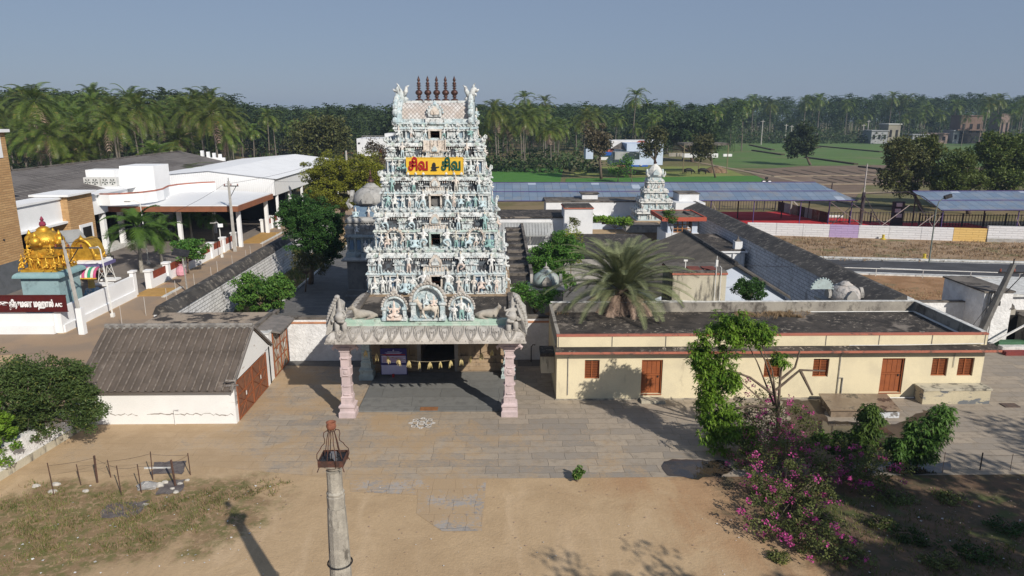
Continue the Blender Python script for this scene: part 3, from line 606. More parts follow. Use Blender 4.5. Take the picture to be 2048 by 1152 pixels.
# end gables: horseshoe flanged bands with lion-head scroll horns
for s in (-1,1):
    g1=MB(); X=GX+s*(hw-.02); P=[]
    for i in range(15):
        q=PI*(i/14); P.append((ym-(ym-Y0+.12)*math.cos(q)*(1 if 1 else 1),z0+.12+1.36*math.sin(q)**.8))
    g1.prism(P,X-.12,X+.16,'x'); gb=g1.build('end_gable',GB,gop)
    bd=MB()
    for i in range(13):
        q=PI*(i/12); bd.ball((X+.1*s-.12,ym-(ym-Y0+.2)*math.cos(q),z0+.2+1.38*math.sin(q)**.8),.22,7,5,.8,1,1)
    bd.build('gable_scroll',GB,gb)
    hn=MB()
    # yali head: jaw, snout, crest, wing
    hn.tube([(X-.05*s,ym-.3,z0+1.35),(X+.02*s,ym-.35,z0+1.65),(X+.12*s,ym-.42,z0+1.95),(X+.26*s,ym-.5,z0+2.1)],[.26,.22,.19,.12],8)
    hn.tube([(X+.12*s,ym-.42,z0+1.95),(X+.36*s,ym-.5,z0+1.92),(X+.46*s,ym-.5,z0+2.02)],[.15,.09,.04],6)
    hn.tube([(X+.05*s,ym-.42,z0+1.8),(X+.28*s,ym-.46,z0+1.72),(X+.3*s,ym-.46,z0+1.6)],[.12,.07,.03],6)
    hn.tube([(X+.1*s,ym-.4,z0+2.05),(X+.16*s,ym-.4,z0+2.25),(X+.24*s,ym-.4,z0+2.36)],[.1,.06,.015],6)
    hn.tube([(X-.12*s,ym-.35,z0+1.6),(X-.3*s,ym-.35,z0+1.95),(X-.34*s,ym-.35,z0+2.15),(X-.5*s,ym-.35,z0+2.25)],[.16,.13,.08,.015],6)
    hn.tube([(X-.1*s,ym-.3,z0+1.3),(X-.3*s,ym-.3,z0+1.5),(X-.42*s,ym-.3,z0+1.42)],[.2,.15,.05],6)
    for k in range(4): hn.ball((X+(.3-.05*k)*s,ym-.5,z0+1.95+.07*k),.05,5,4)
    hn.build('lion_head_horn',GW,gop,True)
    statue(gop,'sit',X+.32*s,ym-.8,z0+.45,.62,s*.9); statue(gop,'stand',X+.3*s,ym-.9,z0+.1,.55,s*.6)
# central face dormer on the roof
mb=MB(); kudu(mb,GX,Y0+.25,z0+.62,.42,'y',-1,.3); mb.box(GX-.55,Y0-.2,z0+.1,GX+.55,Y0+.2,z0+.36); fo=mb.build('front_dormer',GW,gop)
mb=MB(); kudu(mb,GX,Y0-.06,z0+.66,.26,'y',-1,.05); mb.build('medallion',GR,fo)
mb=MB(); 
for k in range(9): q=PI*(k/8); mb.ball((GX+.46*math.cos(q),Y0+.05,z0+.66+.44*math.sin(q)),.075,5,4)
mb.lathe((GX,Y0+.05,z0+1.05),[(.12,0),(.16,.08),(.1,.16),(.02,.32)],7); mb.build('dormer_scroll',GB,fo)
COP=M('dark_copper',(.075,.04,.035),(.11,.06,.05),3,(.4,.6),rough=.45,metal=.6)
for k in range(5):
    x=GX+(k-2)*.535
    mb=MB().lathe((x,ym,z0+1.36),[(.23,0),(.24,.05),(.17,.09),(.09,.12),(.07,.17),(.14,.22),(.14,.25),(.08,.28),(.13,.33),(.21,.42),(.215,.5),(.15,.6),(.07,.64),(.06,.68),(.13,.72),(.13,.74),(.07,.77),(.06,.81),(.15,.86),(.15,.88),(.06,.91),(.11,.97),(.12,1.03),(.05,1.1),(.06,1.14),(.10,1.19),(.07,1.27),(.005,1.45)],14)
    mb.build('finial',COP,gop,True)
# ================================================================ THE YELLOW BOARD
def glyphs(body,x,y,z,size,mat,parent,name='lettering',depth=.03,rz=0,bold=.012,align='LEFT',tilt=PI/2,width=None):
    cu=bpy.data.curves.new(name,'FONT'); cu.body=body; cu.size=size; cu.extrude=depth; cu.offset=bold; cu.align_x=align; cu.resolution_u=3
    o=bpy.data.objects.new(name,cu); C.objects.link(o); dg=bpy.context.evaluated_depsgraph_get(); me=bpy.data.meshes.new_from_object(o.evaluated_get(dg)); bpy.data.objects.remove(o)
    if width:
        xs=[v.co.x for v in me.vertices]; k=width/(max(xs)-min(xs)); x0=min(xs)
        for v in me.vertices: v.co.x=(v.co.x-x0)*k
    me.materials.clear(); me.materials.append(mat); b=wloc(parent) if parent else Vector((0,0,0))
    q=bpy.data.objects.new(name,me); C.objects.link(q); q.parent=parent; q.location=(x-b.x,y-b.y,z-b.z); q.rotation_euler=(tilt,0,rz); return q
BY=M('board_yellow',(.72,.46,.045),(.66,.41,.04),.7,fine=.04,rough=.5); LR=M('letter_red',(.36,.012,.02),(.30,.01,.02),3,rough=.4); LG=M('letter_green',(.012,.085,.06),(.01,.07,.05),3,rough=.4); BLK=M('black_metal',(.02,.02,.022),(.035,.033,.033),3,rough=.5)
x0,_,zt=W(813,316,41.9); x1,_,zb=W(926,348,41.9)
sb=T('sign_board','yellow board with red and green letters fixed on the front of the tower','sign',(GX,41.9,zb))
MB().box(x0,41.9,zb,x1,41.95,zt).build('panel',BY,sb)
mb=MB(); e=.035
mb.box(x0-e,41.88,zb-e,x1+e,41.97,zb); mb.box(x0-e,41.88,zt,x1+e,41.97,zt+e); mb.box(x0-e,41.88,zb,x0,41.97,zt); mb.box(x1,41.88,zb,x1+e,41.97,zt)
for x in (x0+.35,x1-.35): mb.box(x-.03,41.9,zt,x+.03,42.3,zt+.08); mb.box(x-.03,41.97,zb+.1,x+.03,42.4,zb+.16)
mb.build('frame',BY,sb)
wd=x1-x0; hh=zt-zb
glyphs('\u0b9a\u0bbf\u0bb5',x0+.10,41.87,zb+hh*.26,.86,LR,sb,width=wd*.345,bold=.028)
glyphs('\u0b9a\u0bbf\u0bb5',x0+wd*.615,41.87,zb+hh*.26,.86,LG,sb,width=wd*.345,bold=.028)
mb=MB(); cx=x0+wd*.485; P=[(-.09,.42),(-.11,.5),(-.09,.62),(-.03,.68),(.03,.68),(.09,.62),(.11,.5),(.09,.42),(.16,.42),(.30,.44),(.30,.38),(.13,.34),(.12,.26),(.18,.2),(.14,.17),(-.18,.17),(-.2,.22),(-.12,.28),(-.13,.34),(-.18,.4),(-.14,.42)]
mb.prism([(cx+a,zb+b*.95+.02) for a,b in P],41.855,41.9); mb.build('emblem',BLK,sb)
# ================================================================ THE PORCH
PINK=M('pink_paint',(.52,.42,.42),(.44,.36,.36),2,(.4,.6),(.28,.22,.21),(1,1,.5),3,(.6,.75),fine=.12)
PBLUE=M('pale_blue_paint',(.40,.48,.48),(.34,.40,.40),2,(.4,.6),(.2,.21,.2),gs=3,gth=(.55,.7),fine=.15)
CORN=M('weathered_cornice',(.50,.47,.43),(.40,.37,.335),1.2,(.4,.6),(.10,.088,.078),(1,1,.6),1.1,(.50,.70),fine=.2,fs=16,bd=.04)
PGREEN=M('porch_green',(.36,.50,.42),(.46,.55,.48),2.2,(.4,.6),(.2,.2,.17),gs=3,gth=(.56,.7),fine=.12)
FLESH=M('statue_pink',(.60,.47,.40),(.68,.60,.54),5,(.4,.6),(.25,.2,.18),gs=5,gth=(.58,.72),fine=.12)
GREYP=M('grey_cement_statue',(.40,.385,.36),(.33,.315,.29),3,(.4,.6),(.16,.15,.14),gs=4,gth=(.54,.7),fine=.2)
BULLM=M('bull_cement',(.36,.335,.29),(.31,.28,.24),3,(.4,.6),(.18,.16,.14),gs=3,gth=(.56,.7),fine=.15)
por=T('temple_porch','flat roofed porch with curved carved eave on pink pillars in front of the tower','porch',(-3.75,37,0))
def pillar(x,y,m,nm='pillar'):
    mb=MB().sq((x,y,0),[(.42,0),(.42,.28),(.36,.36),(.36,.5),(.41,.55),(.41,.64),(.33,.70),(.29,.74),(.29,1.02),(.31,1.05),(.24,1.15),(.235,1.62),(.25,1.64),(.25,1.70),(.22,1.72),(.22,2.15),(.26,2.18),(.26,2.62),(.22,2.66),(.22,3.05),(.25,3.09),(.25,3.18),(.22,3.22),(.22,3.5)],1,1)
    for z in (1.17,1.64,2.2,2.58,3.1): mb.lathe((x,y,z),[(.30,0),(.33,.04),(.3,.08)],8)
    mb.box(x-.2,y-.275,2.25,x+.2,y-.24,2.55); mb.ball((x,y-.27,2.4),.12,8,5,1,.4,1)
    mb.box(x-.27,y-.27,3.5,x+.27,y+.27,3.72); 
    for s in (-1,1): mb.tube([(x+s*.2,y,3.58),(x+s*.5,y,3.72),(x+s*.62,y,3.62),(x+s*.58,y,3.5)],[.14,.12,.08,.03],8)
    mb.box(x-.55,y-.2,3.72,x+.55,y+.2,3.92); return mb.build(nm,m,por)
PX0,PX1=-7.83,.40
for x in (PX0,PX1): pillar(x,33.95,PINK)
for x in (PX0,PX1): p=pillar(x,39.2,PBLUE); p['label']='pale blue rear pillar'
mb=MB(); mb.box(PX0-.3,33.7,3.92,PX1+.3,34.2,4.22); 
for x in (PX0,PX1): mb.box(x-.25,34.2,3.92,x+.25,40.3,4.22)
for y in (36.4,38.6): mb.box(PX0+.25,y-.2,3.95,PX1-.25,y+.2,4.2)
mb.build('beam',PBLUE,por)
# roof slab
MB().box(PX0-.15,33.75,4.22,PX1+.25,40.95,4.60).build('roof_slab',ROOFD,por)
mb=MB(); 
for a,b in ((PX0-.18,PX0+.1),(PX1,PX1+.28)): MB().box(a,34.4,4.6,b,41.0,4.72).build('roof_kerb',ROOFG,por)
# curved eave (front and sides) with carved loops
ex0,ex1,ey=PX0-.72,PX1+.78,32.98
def prof(t): # t 0 at lip .. 1 at top : outward offset from inner line, z
    q=t*PI/2; return (1.12*math.cos(q)**.9 if t<1 else 0, 4.27+.45*math.sin(q)**1.05)
rows=[]
for t,ex in [(-1,0),(0,0)]+[(i/8,0) for i in range(1,9)]:
    o,z=prof(max(t,0)) if t>=0 else (1.12,4.16)
    so_=.72*o/1.12; rows.append([(PX0-so_,41.0,z),(PX0-so_,34.1-o,z),(PX1+.06+so_,34.1-o,z),(PX1+.06+so_,41.0,z)])
mb=MB().grid(rows); mb.grid([[(PX0-.72,41,4.16),(PX0-.72,32.98,4.16),(PX1+.78,32.98,4.16),(PX1+.78,41,4.16)],[(PX0,41,4.2),(PX0,34.1,4.2),(PX1,34.1,4.2),(PX1,41,4.2)]])
mb.box(PX0-.76,32.93,4.14,PX1+.82,33.02,4.22); ev=mb.build('curved_eave',CORN,por)
mb=MB()
for k in range(14):
    xc=PX0-.35+(PX1-PX0+.7)*(k+.5)/14
    for sc in (1,.68,.36):
        for s in (-1,1):
            P=[]
            for i in range(9):
                u=i/8; x=xc+s*.27*sc*math.sin(PI*u*.62+.1); t=.03+.10*(1-sc)+(.9-.28*(1-sc))*u*(.55+.45*sc); o,z=prof(t); P.append((x,34.1-o-.012,z+.008))
            mb.tube(P,.030 if sc==1 else .022,5)
    o,z=prof(.05); mb.ball((xc,34.1-o,z+.02),.05,6,4); o,z=prof(.5); mb.ball((xc,34.1-o,z+.01),.05,6,4)
for k in range(28): xc=ex0+.1+(ex1-ex0-.2)*k/27; mb.ball((xc,33.0,4.25),.055,6,4,1,.6,1.1)
for s,X in ((-1,PX0),(1,PX1+.06)):
    for k in range(11):
        yc=33.6+k*.66
        for sc in (1,.6):
            for q in (-1,1):
                P=[]
                for i in range(7):
                    u=i/6; t=.03+.9*u*sc; o,z=prof(t); P.append((X+s*(.72*o/1.12+.012),yc+q*.25*sc*math.sin(PI*u*.62+.1),z+.008))
                mb.tube(P,.02,4)
mb.build('carved_loop',M('carved_cornice',(.36,.335,.30),(.27,.25,.225),2,(.4,.6),(.10,.09,.08),gs=1.4,gth=(.5,.68),fine=.2),ev)
mb=MB(); mb.box(PX0+.0,34.08,4.84,PX1+.06,34.4,4.90); mb.box(PX0+.08,34.14,4.6,PX1-.02,34.4,4.84); mb.box(PX0+.02,34.1,4.70,PX1+.04,34.14,4.84); mb.box(PX0+.04,34.1,4.90,PX1,34.42,5.03)
for k in range(58): x=PX0+.1+k*(PX1-PX0-.1)/57; mb.prism([(x-.06,4.905),(x+.06,4.905),(x,5.0)],34.085,34.1)
mb.build('green_parapet',PGREEN,por)
# hanging festoon of dried mango-leaf and corn bunches
fs=T('festoon','string of dried yellow leaf bunches sagging across the porch between its pillars','garland',(-4,34.4,2.6))
P=[]; 
for k in range(25): u=k/24; P.append((PX0+.6+(PX1-PX0-1.2)*u,34.6+1.2*math.sin(PI*u)*.3,3.35-.85*math.sin(PI*u)))
MB().tube(P,.012,4).build('string',M('string',(.3,.26,.18)),fs)
STR=M('dried_leaf',(.52,.43,.22),(.40,.33,.14),6); rr=random.Random(3)
for k in range(13):
    u=.04+.92*k/12; x=PX0+.6+(PX1-PX0-1.2)*u; y=34.6+.36*math.sin(PI*u); z=3.35-.85*math.sin(PI*u); mb=MB()
    for j in range(7):
        a=rr.uniform(-.13,.13); b=rr.uniform(-.1,.1); mb.tube([(x,y,z),(x+a*.6,y+b*.6,z-.15),(x+a,y+b,z-rr.uniform(.28,.42))],[.018,.034,.008],4)
    mb.build('leaf_bunch',STR,fs)
# notice banner
bn=T('notice_banner','purple and white printed banner hung on the stone wall inside the porch','banner',(-6.3,39.3,0))
NAVY=M('banner_navy',(.035,.03,.16),(.03,.025,.13),2,fine=.05,rough=.5); LILA=M('banner_lilac',(.52,.50,.68),(.48,.46,.64),2,fine=.04,rough=.5); MAR=M('banner_maroon',(.32,.03,.04),(.30,.03,.04),2,fine=.04)
bx0,_,bz1=W(760,697,39.3); bx1,_,bz0=W(815,749,39.3); H=bz1-bz0
MB().box(bx0,39.28,bz0,bx1,39.34,bz1).build('banner_sheet',NAVY,bn)
mb=MB(); mb.box(bx0+.04,39.272,bz0+.03,bx1-.04,39.28,bz0+H*.37); mb.box(bx0+.07,39.272,bz0+H*.46,bx1-.07,39.28,bz0+H*.72); mb.build('white_field',LILA,bn)
mb=MB(); mb.box(bx0+.1,39.272,bz0+H*.745,bx1-.1,39.28,bz0+H*.785)
for k in range(7): mb.box(bx0+.12,39.268,bz0+H*(.49+.03*k),bx1-.12-.1*(k%3),39.272,bz0+H*(.50+.03*k))
mb.build('print_line',MAR,bn)
mb=MB(); mb.ball(((bx0+bx1)/2,39.27,bz0+H*.93),.05,8,5); 
for z,w_ in ((.87,.35),(.83,.5),(.80,.42)): mb.box((bx0+bx1)/2-w_,39.272,bz0+H*z,(bx0+bx1)/2+w_,39.28,bz0+H*(z+.015))
mb.box(bx0+.1,39.268,bz0+H*.31,bx0+.5,39.272,bz0+H*.325); mb.build('print_line',LILA,bn)
st_=MB(); st_.box((bx0+bx1)/2-.1,39.1,.075,(bx0+bx1)/2+.02,39.22,.25); o=st_.build('red_box',M('red_plastic',(.4,.03,.03),rough=.4)); tag(o,'small red box on the porch floor below the banner','box')
# doormat, kolam
o=MB().box(-4.24,34.28,.075,-3.32,34.72,.095).build('doormat',M('coir_mat',(.28,.13,.055),(.22,.10,.045),6,fine=.3,fs=60)); tag(o,'brown coir doormat on the front edge of the porch floor','doormat')
mb=MB(); cx,cy=-3.98,32.9
def kol(P,w=.032):
    for a,b in zip(P[:-1],P[1:]):
        d=Vector((b[0]-a[0],b[1]-a[1])); 
        if d.length<1e-6: continue
        d.normalize(); n=Vector((-d.y,d.x))*w; mb.quad((a[0]-n.x,a[1]-n.y,.014),(b[0]-n.x,b[1]-n.y,.014),(b[0]+n.x,b[1]+n.y,.014),(a[0]+n.x,a[1]+n.y,.014))
for k in range(4):
    a=k*PI/2
    kol([(cx+r*math.cos(a+t)*1.0,cy+r*math.sin(a+t)*1.0) for r,t in [(.68,0),(.5,.25),(.38,.5),(.42,.785),(.5,1.1),(.5,PI/2-.25),(.68,PI/2)]])
    kol([(cx+.3*math.cos(a)+.2*math.cos(q),cy+.3*math.sin(a)+.2*math.sin(q)) for q in [i*.5 for i in range(14)]])
    kol([(cx+.5*math.cos(a+.785)+.13*math.cos(q),cy+.5*math.sin(a+.785)+.13*math.sin(q)) for q in [i*.6 for i in range(12)]])
kol([(cx+.22*math.cos(q),cy+.22*math.sin(q)) for q in [i*.4 for i in range(17)]])
o=mb.build('kolam',M('chalk',(.74,.72,.68),(.6,.57,.53),9,fine=.25)); tag(o,'white chalk floor drawing in front of the porch steps','floor drawing')
# ---- arched niches standing on the parapet
def cow(pose='lie'):
    N=[];E=[]
    def n(*a): N.append(a); return len(N)-1
    def chain(i,pts):
        for p in pts: k=n(*p); E.append((i,k)); i=k
        return i
    if pose=='lie':
        b=n(0,0,.34,.25); r=chain(b,[(.32,0,.33,.26),(.62,0,.30,.22),(.78,0,.24,.12)]); c=chain(b,[(-.28,0,.38,.27),(-.42,0,.50,.2)]); h=chain(c,[(-.52,-.03,.68,.13),(-.62,-.06,.78,.115),(-.78,-.1,.72,.08),(-.87,-.12,.68,.06)])
        for s in (-1,1):
            chain(h-2,[(-.60,-.06+s*.13,.80,.035)]); chain(h-2,[(-.56,-.05+s*.07,.92,.03),(-.55,-.05+s*.12,1.0,.012)])
            chain(c-1,[(-.38,s*.2,.16,.09),(-.62,s*.24,.07,.055),(-.40,s*.26,.05,.05)]); chain(r-1,[(.52,s*.24,.18,.13),(.25,s*.30,.07,.06),(.05,s*.30,.05,.045)])
        chain(r,[(.84,.1,.1,.03),(.6,.3,.04,.025)])
    elif pose=='graze':
        b=n(0,0,1.0,.36); r=chain(b,[(.42,0,1.0,.36),(.78,0,1.02,.30),(.92,0,.98,.12)]); c=chain(b,[(-.42,0,.98,.34),(-.66,0,.98,.26)]); h=chain(c,[(-.92,0,.82,.17),(-1.16,0,.58,.13),(-1.3,0,.40,.12),(-1.38,0,.22,.09)])
        for s in (-1,1):
            chain(h-2,[(-1.12,s*.2,.66,.04)]); chain(h-2,[(-1.05,s*.16,.78,.04),(-.9,s*.26,.84,.03),(-.8,s*.2,.9,.012)])
            chain(c,[(-.62,s*.2,.66,.12),(-.62+.1*s,s*.2,.36,.07),(-.62+.06*s,s*.2,.10,.055),(-.66+.06*s,s*.2,.03,.06)]); chain(r-1,[(.72,s*.2,.72,.16),(.66-.1*s,s*.2,.46,.09),(.78-.1*s,s*.2,.34,.07),(.74-.1*s,s*.2,.08,.055),(.70-.1*s,s*.2,.03,.06)])
        chain(r,[(1.0,0,.8,.035),(.98,0,.45,.025)])
    else: # standing, head up to the left
        b=n(0,0,.60,.17); r=chain(b,[(.25,0,.60,.18),(.45,0,.58,.15)]); c=chain(b,[(-.25,0,.62,.17),(-.38,0,.68,.14)]); h=chain(c,[(-.48,0,.84,.09),(-.55,0,.96,.085),(-.68,-.02,.92,.06),(-.75,-.03,.88,.045)])
        for s in (-1,1):
            chain(h-2,[(-.52,s*.1,.98,.03)]); chain(h-2,[(-.50,s*.05,1.06,.025),(-.50,s*.09,1.14,.01)])
            chain(c-1,[(-.30-.05*s,s*.1,.38,.07),(-.28-.1*s,s*.1,.2,.045),(-.24-.16*s,s*.1,.03,.04)]); chain(r-1,[(.38,s*.1,.40,.085),(.42+.05*s,s*.1,.24,.05),(.40+.1*s,s*.1,.03,.04)])
        chain(r,[(.52,0,.5,.03),(.52,0,.25,.02)])
    return skin(N,E,1,'cow_'+pose)
COWL,COWG,COWS=cow('lie'),cow('graze'),cow('stand')
def arch(name,label,x0,x1,z0,z1,y,band):
    a=T(name,label,'shrine niche',((x0+x1)/2,y,z0),'arched niches on the porch parapet'); cx=(x0+x1)/2; hw=(x1-x0)/2; pw=hw*.24; zs=z0+(z1-z0)*.46; R=hw-pw*.3
    mb=MB()
    for s in (-1,1): mb.sq((cx+s*(hw-pw*.75),y,z0),[(pw*.85,0),(pw*.85,.12),(pw*.55,.16),(pw*.55,zs-z0-.16),(pw*.8,zs-z0-.1),(pw*.8,zs-z0)],1,1.6)
    mb.box(cx-hw,y-.2,z0-.03,cx+hw,y+.35,z0+.06); mb.build('pilaster',GB,a)
    mb=MB(); P=[(cx-hw+pw,z0+.06)]+[(cx+(R-pw*.5)*math.cos(q),zs+(z1-zs-.35)*math.sin(q)) for q in [PI-PI*i/14 for i in range(15)]]+[(cx+hw-pw,z0+.06)]
    mb.prism(P,y+.2,y+.32); mb.build('back_panel',GD if name=='x' else GB,a)
    mb=MB(); mb.ring((cx,y,zs),R-pw*.45,pw*.42,0,PI,18,6,sz=(z1-zs-.2)/R); mb.build('inner_arch',GB,a,True)
    mb=MB(); n=int(15+hw*4)
    for i in range(n+1): q=-.15+(PI+.3)*i/n; mb.ball((cx+(R+.06)*math.cos(q),y,zs+((z1-zs-.12))*math.sin(q)),pw*.42,7,5,1,1.2,1)
    mb.ring((cx,y+.02,zs),R+.02,pw*.3,0,PI,18,6,sz=(z1-zs-.15)/(R+.02))
    for k in range(3): mb.ball((cx+(k-1)*.12,y-.05,z1-.02+(.1 if k==1 else 0)),.085,6,4)
    mb.lathe((cx,y,z1),[(.12,0),(.14,.1),(.08,.18),(.02,.3)],7)
    mb.build('scalloped_arch',CORN,a); return a,cx
a1,c1=arch('arched_niche','left pale blue arched niche with a pink seated figure on the porch parapet',-5.93,-4.70,5.03,6.42,33.95+.25,0)
statue(a1,'lotus',c1,34.05,5.22,1.0,0,mat=FLESH); MB().box(c1-.36,33.9,5.06,c1+.36,34.3,5.24).build('seat',FLESH,a1)
a2,c2=arch('arched_niche','large central arched niche with two riders on a white bull on the porch parapet',-4.52,-2.76,5.03,7.0,34.2,0)
o=meshobj('bull_statue',COWS,M('statue_cream',(.60,.55,.48),(.52,.47,.4),4,(.4,.6),(.3,.26,.22),gs=5),a2,(0,-.12,.05),0,1.0)
statue(a2,'sit',c2-.05,34.0,5.78,.72,-.2); statue(a2,'lotus',c2+.3,34.05,5.78,.6,.1,mat=FLESH)
a3,c3=arch('arched_niche','right arched niche with one tall and two small standing figures on the porch parapet',-2.60,-1.36,5.03,6.42,34.2,0)
statue(a3,'raise',c3,34.02,5.06,1.12); statue(a3,'stand',c3-.34,33.95,5.06,.82,.1); statue(a3,'stand',c3+.36,33.95,5.06,.82,-.1)
for s,x in ((1,-6.95),(-1,-.62)):
    o=bpy.data.objects.new('bull_statue',COWL); C.objects.link(o); o.location=(x,34.45,4.98); o.scale=(.86*s,.86,.80); 
    if not COWL.materials: COWL.materials.append(BULLM)
    tag(o,('reclining cement bull at the left end of the porch parapet' if s==1 else 'reclining cement bull at the right end of the porch parapet'),'statue','reclining bulls on the porch')
# corner groups: a seated stout guardian with a rearing feathered beast behind
for s,cxx in ((-1,PX0-.05),(1,PX1+.12)):
    g=T('guardian_group','stout guardian statue with scaly wing at the %s corner of the porch roof'%('left' if s<0 else 'right'),'statue',(cxx,33.7,4.6),'guardian groups at the porch corners')
    statue(g,'lotus' ,cxx+.02*s,33.62,5.08,1.5,.5*s,'guardian',mat=GREYP)
    mb=MB(); mb.tube([(cxx-.15,33.6,4.4),(cxx-.17,33.45,4.75),(cxx-.16,33.5,5.1)],[.12,.13,.14],8); mb.tube([(cxx+.2,33.6,4.4),(cxx+.2,33.45,4.75),(cxx+.16,33.5,5.1)],[.12,.13,.14],8); mb.ball((cxx,33.5,5.35),.27,10,7); mb.build('legs',GREYP,g,True)
    mb=MB(); mb.tube([(cxx+s*.2,34.1,4.7),(cxx+s*.35,34.1,5.1),(cxx+s*.32,34.2,5.6),(cxx+s*.1,34.2,6.0)],[.3,.42,.40,.26],10)
    for k in range(14):
        q=k/13; r=.5; mb.ball((cxx+s*(.12+.48*math.sin(PI*q*.62)+.08),33.95,6.25-1.75*q),.12,7,5,1.2,1.6,1)
        mb.tube([(cxx+s*.25,33.8,5.9-1.0*q),(cxx+s*(.4+.25*q),33.55,5.45-.95*q),(cxx+s*(.62+.12*q),33.45,4.95-.5*q)],[.05,.045,.02],5)
    mb.build('scaly_wing',GREYP,g)
# ================================================================ THE LAMP PILLAR
lx,ly=-3.93,15.2
lp=T('lamp_pillar','tall stone lamp pillar with an iron cage holding an oil pan and a clay pot','lamp pillar',(lx,ly,0))
STONE=M('granite_shaft',(.37,.345,.295),(.28,.26,.225),3,(.4,.6),(.11,.10,.085),(1,1,.3),4,(.56,.68),fine=.3,fs=30,bd=.03)
mb=MB().lathe((lx,ly,0),[(.5,0),(.5,.5),(.33,.55),(.28,.8),(.27,3.0),(.255,4.5),(.235,5.4),(.215,5.95)],12)
mb.lathe((lx,ly,5.95),[(.2,0),(.205,.02),(.215,.3),(.185,.34)],10); mb.lathe((lx,ly,6.29),[(.205,0),(.215,.05),(.18,.1)],10); mb.lathe((lx,ly,6.38),[(.18,0),(.18,.50),(.19,.52)],12)
mb.build('shaft',STONE,lp)
LPZ=lambda b:(setattr(b,'v',[(lx+(x-lx)*.86,ly+(y-ly)*.86,z+.04+(8.04-z)*.12*(1 if z>6.3 else 0)) for x,y,z in b.v]),b)[1]
mb=MB().lathe((lx,ly,6.76),[(.2,0),(.23,.08),(.34,.14),(.36,.19)],14); LPZ(mb).build('capital',STONE,lp)
mb=MB(); 
for z in (4.45,): mb.ring((lx,ly,z),.288,.022,0,2*PI,22,5,'xy')
mb.build('iron_band',BLK,lp)
RUST=M('rusted_iron',(.10,.045,.032),(.055,.032,.026),6,(.4,.6),fine=.2,rough=.8); SOOT=M('soot',(.012,.012,.013),(.03,.03,.03),8,rough=.35,fine=.3)
mb=MB(); r=.34
mb.box(lx-r,ly-r,6.95,lx+r,ly+r,6.99); 
for a,b,c,d in ((-r,-r,r,-r+.02),(-r,r-.02,r,r),(-r,-r+.02,-r+.02,r-.02),(r-.02,-r+.02,r,r-.02)): mb.box(lx+a,ly+b,6.99,lx+c,ly+d,7.12)
pan=LPZ(mb).build('oil_pan',RUST,lp)
mb=MB().grid([[(lx-r+.03+(2*r-.06)*i/8,ly-r+.03+(2*r-.06)*j/8,7.06+.03*random.random()) for i in range(9)] for j in range(9)]); LPZ(mb).build('soot_bed',SOOT,pan)
mb=MB().box(lx-.06,ly-.1,7.06,lx+.09,ly+.05,7.22); mb.lathe((lx+.1,ly-.2,7.06),[(.05,0),(.06,.06)],8); LPZ(mb).build('wax_block',M('grey_wax',(.16,.16,.17),(.08,.08,.08),7),pan)
mb=MB()
for k in range(8):
    q=PI/8+k*PI/4; c_,s_=math.cos(q),math.sin(q); pts=[(.37,6.93),(.43,7.12),(.42,7.25),(.33,7.36),(.29,7.44),(.20,7.52),(.19,7.62),(.22,7.72),(.20,7.82),(.10,7.86)]
    if k%2: pts=[(.30,7.0),(.22,7.3),(.16,7.6),(.09,7.84)]
    mb.tube([(lx+r_*c_,ly+r_*s_,z) for r_,z in pts],.0125,5)
for a in (-1,1):
    for b in (-1,1): mb.tube([(lx+a*.3,ly+b*.3,6.97),(lx+a*.36,ly+b*.36,6.82)],.014,5)
mb.ring((lx,ly,7.85),.11,.014,0,2*PI,12,4,'xy'); LPZ(mb).build('iron_cage',RUST,lp)
POT=M('terracotta',(.25,.10,.06),(.18,.07,.045),6,fine=.15)
mb=MB().lathe((lx,ly,7.86),[(.07,0),(.115,.04),(.135,.1),(.125,.15),(.11,.17),(.13,.20),(.135,.22),(.11,.22),(.095,.17),(.11,.12),(.09,.05),(.02,.04)],16); LPZ(mb).build('clay_pot',POT,lp,True)
# ================================================================ THE LONG CREAM BUILDING
CREAM=M('cream_wall',(.70,.62,.43),(.62,.55,.39),.7,(.4,.65),(.46,.40,.28),(1.4,1.4,.3),1.3,(.60,.80),fine=.08)
CREAMD=M('stained_cream',(.50,.46,.36),(.42,.385,.30),.8,(.4,.6),(.12,.11,.095),(1.6,1.6,.35),1.3,(.50,.66),fine=.12)
TERR=M('red_oxide_band',(.42,.15,.10),(.36,.13,.09),1,(.4,.6),(.14,.08,.065),(1,1,1),1.6,(.55,.66),fine=.15)
WOOD=M('door_brown',(.30,.095,.035),(.25,.08,.032),1.5,(.4,.6),(.16,.06,.03),(2,2,.5),2,(.6,.75),fine=.1,rough=.5)
PARG=M('parapet_grey',(.34,.315,.27),(.26,.24,.21),.6,(.4,.6),(.09,.08,.07),(.8,.8,.5),1.2,(.50,.66),fine=.15)
PIPE=M('grey_pipe',(.33,.32,.30),(.22,.21,.20),4); PIPEW=M('white_pipe',(.70,.70,.68),(.6,.6,.58),4)
YF=35.76; BX0,BX1=2.95,25.95; BY1=42.3; RZ=3.1
cb=T('long_building','long low cream building with brown doors and grilled windows right of the tower','building',((BX0+BX1)/2,39,0))
holes=[(4.45,5.24,1.20,2.27),(7.50,8.63,.31,2.26),(10.6,11.5,1.2,2.27),(14.09,14.97,1.22,2.27),(16.73,17.58,1.24,2.27),(20.45,21.68,.31,2.28),(23.16,24.02,1.25,2.28),(24.58,25.44,1.25,2.28)]
mb=MB(); x=BX0
for a,b,z0,z1 in holes:
    mb.box(x,YF,.0,a,YF+.28,2.75); mb.box(a,YF,0,b,YF+.28,z0); mb.box(a,YF,z1,b,YF+.28,2.75); x=b
mb.box(x,YF,0,BX1,YF+.28,2.75); mb.box(BX0,YF+.28,0,BX0+.28,BY1,2.75); mb.box(BX1-.28,YF+.28,0,BX1,BY1,2.75); mb.box(BX0,BY1,0,BX1,BY1+.25,2.75)
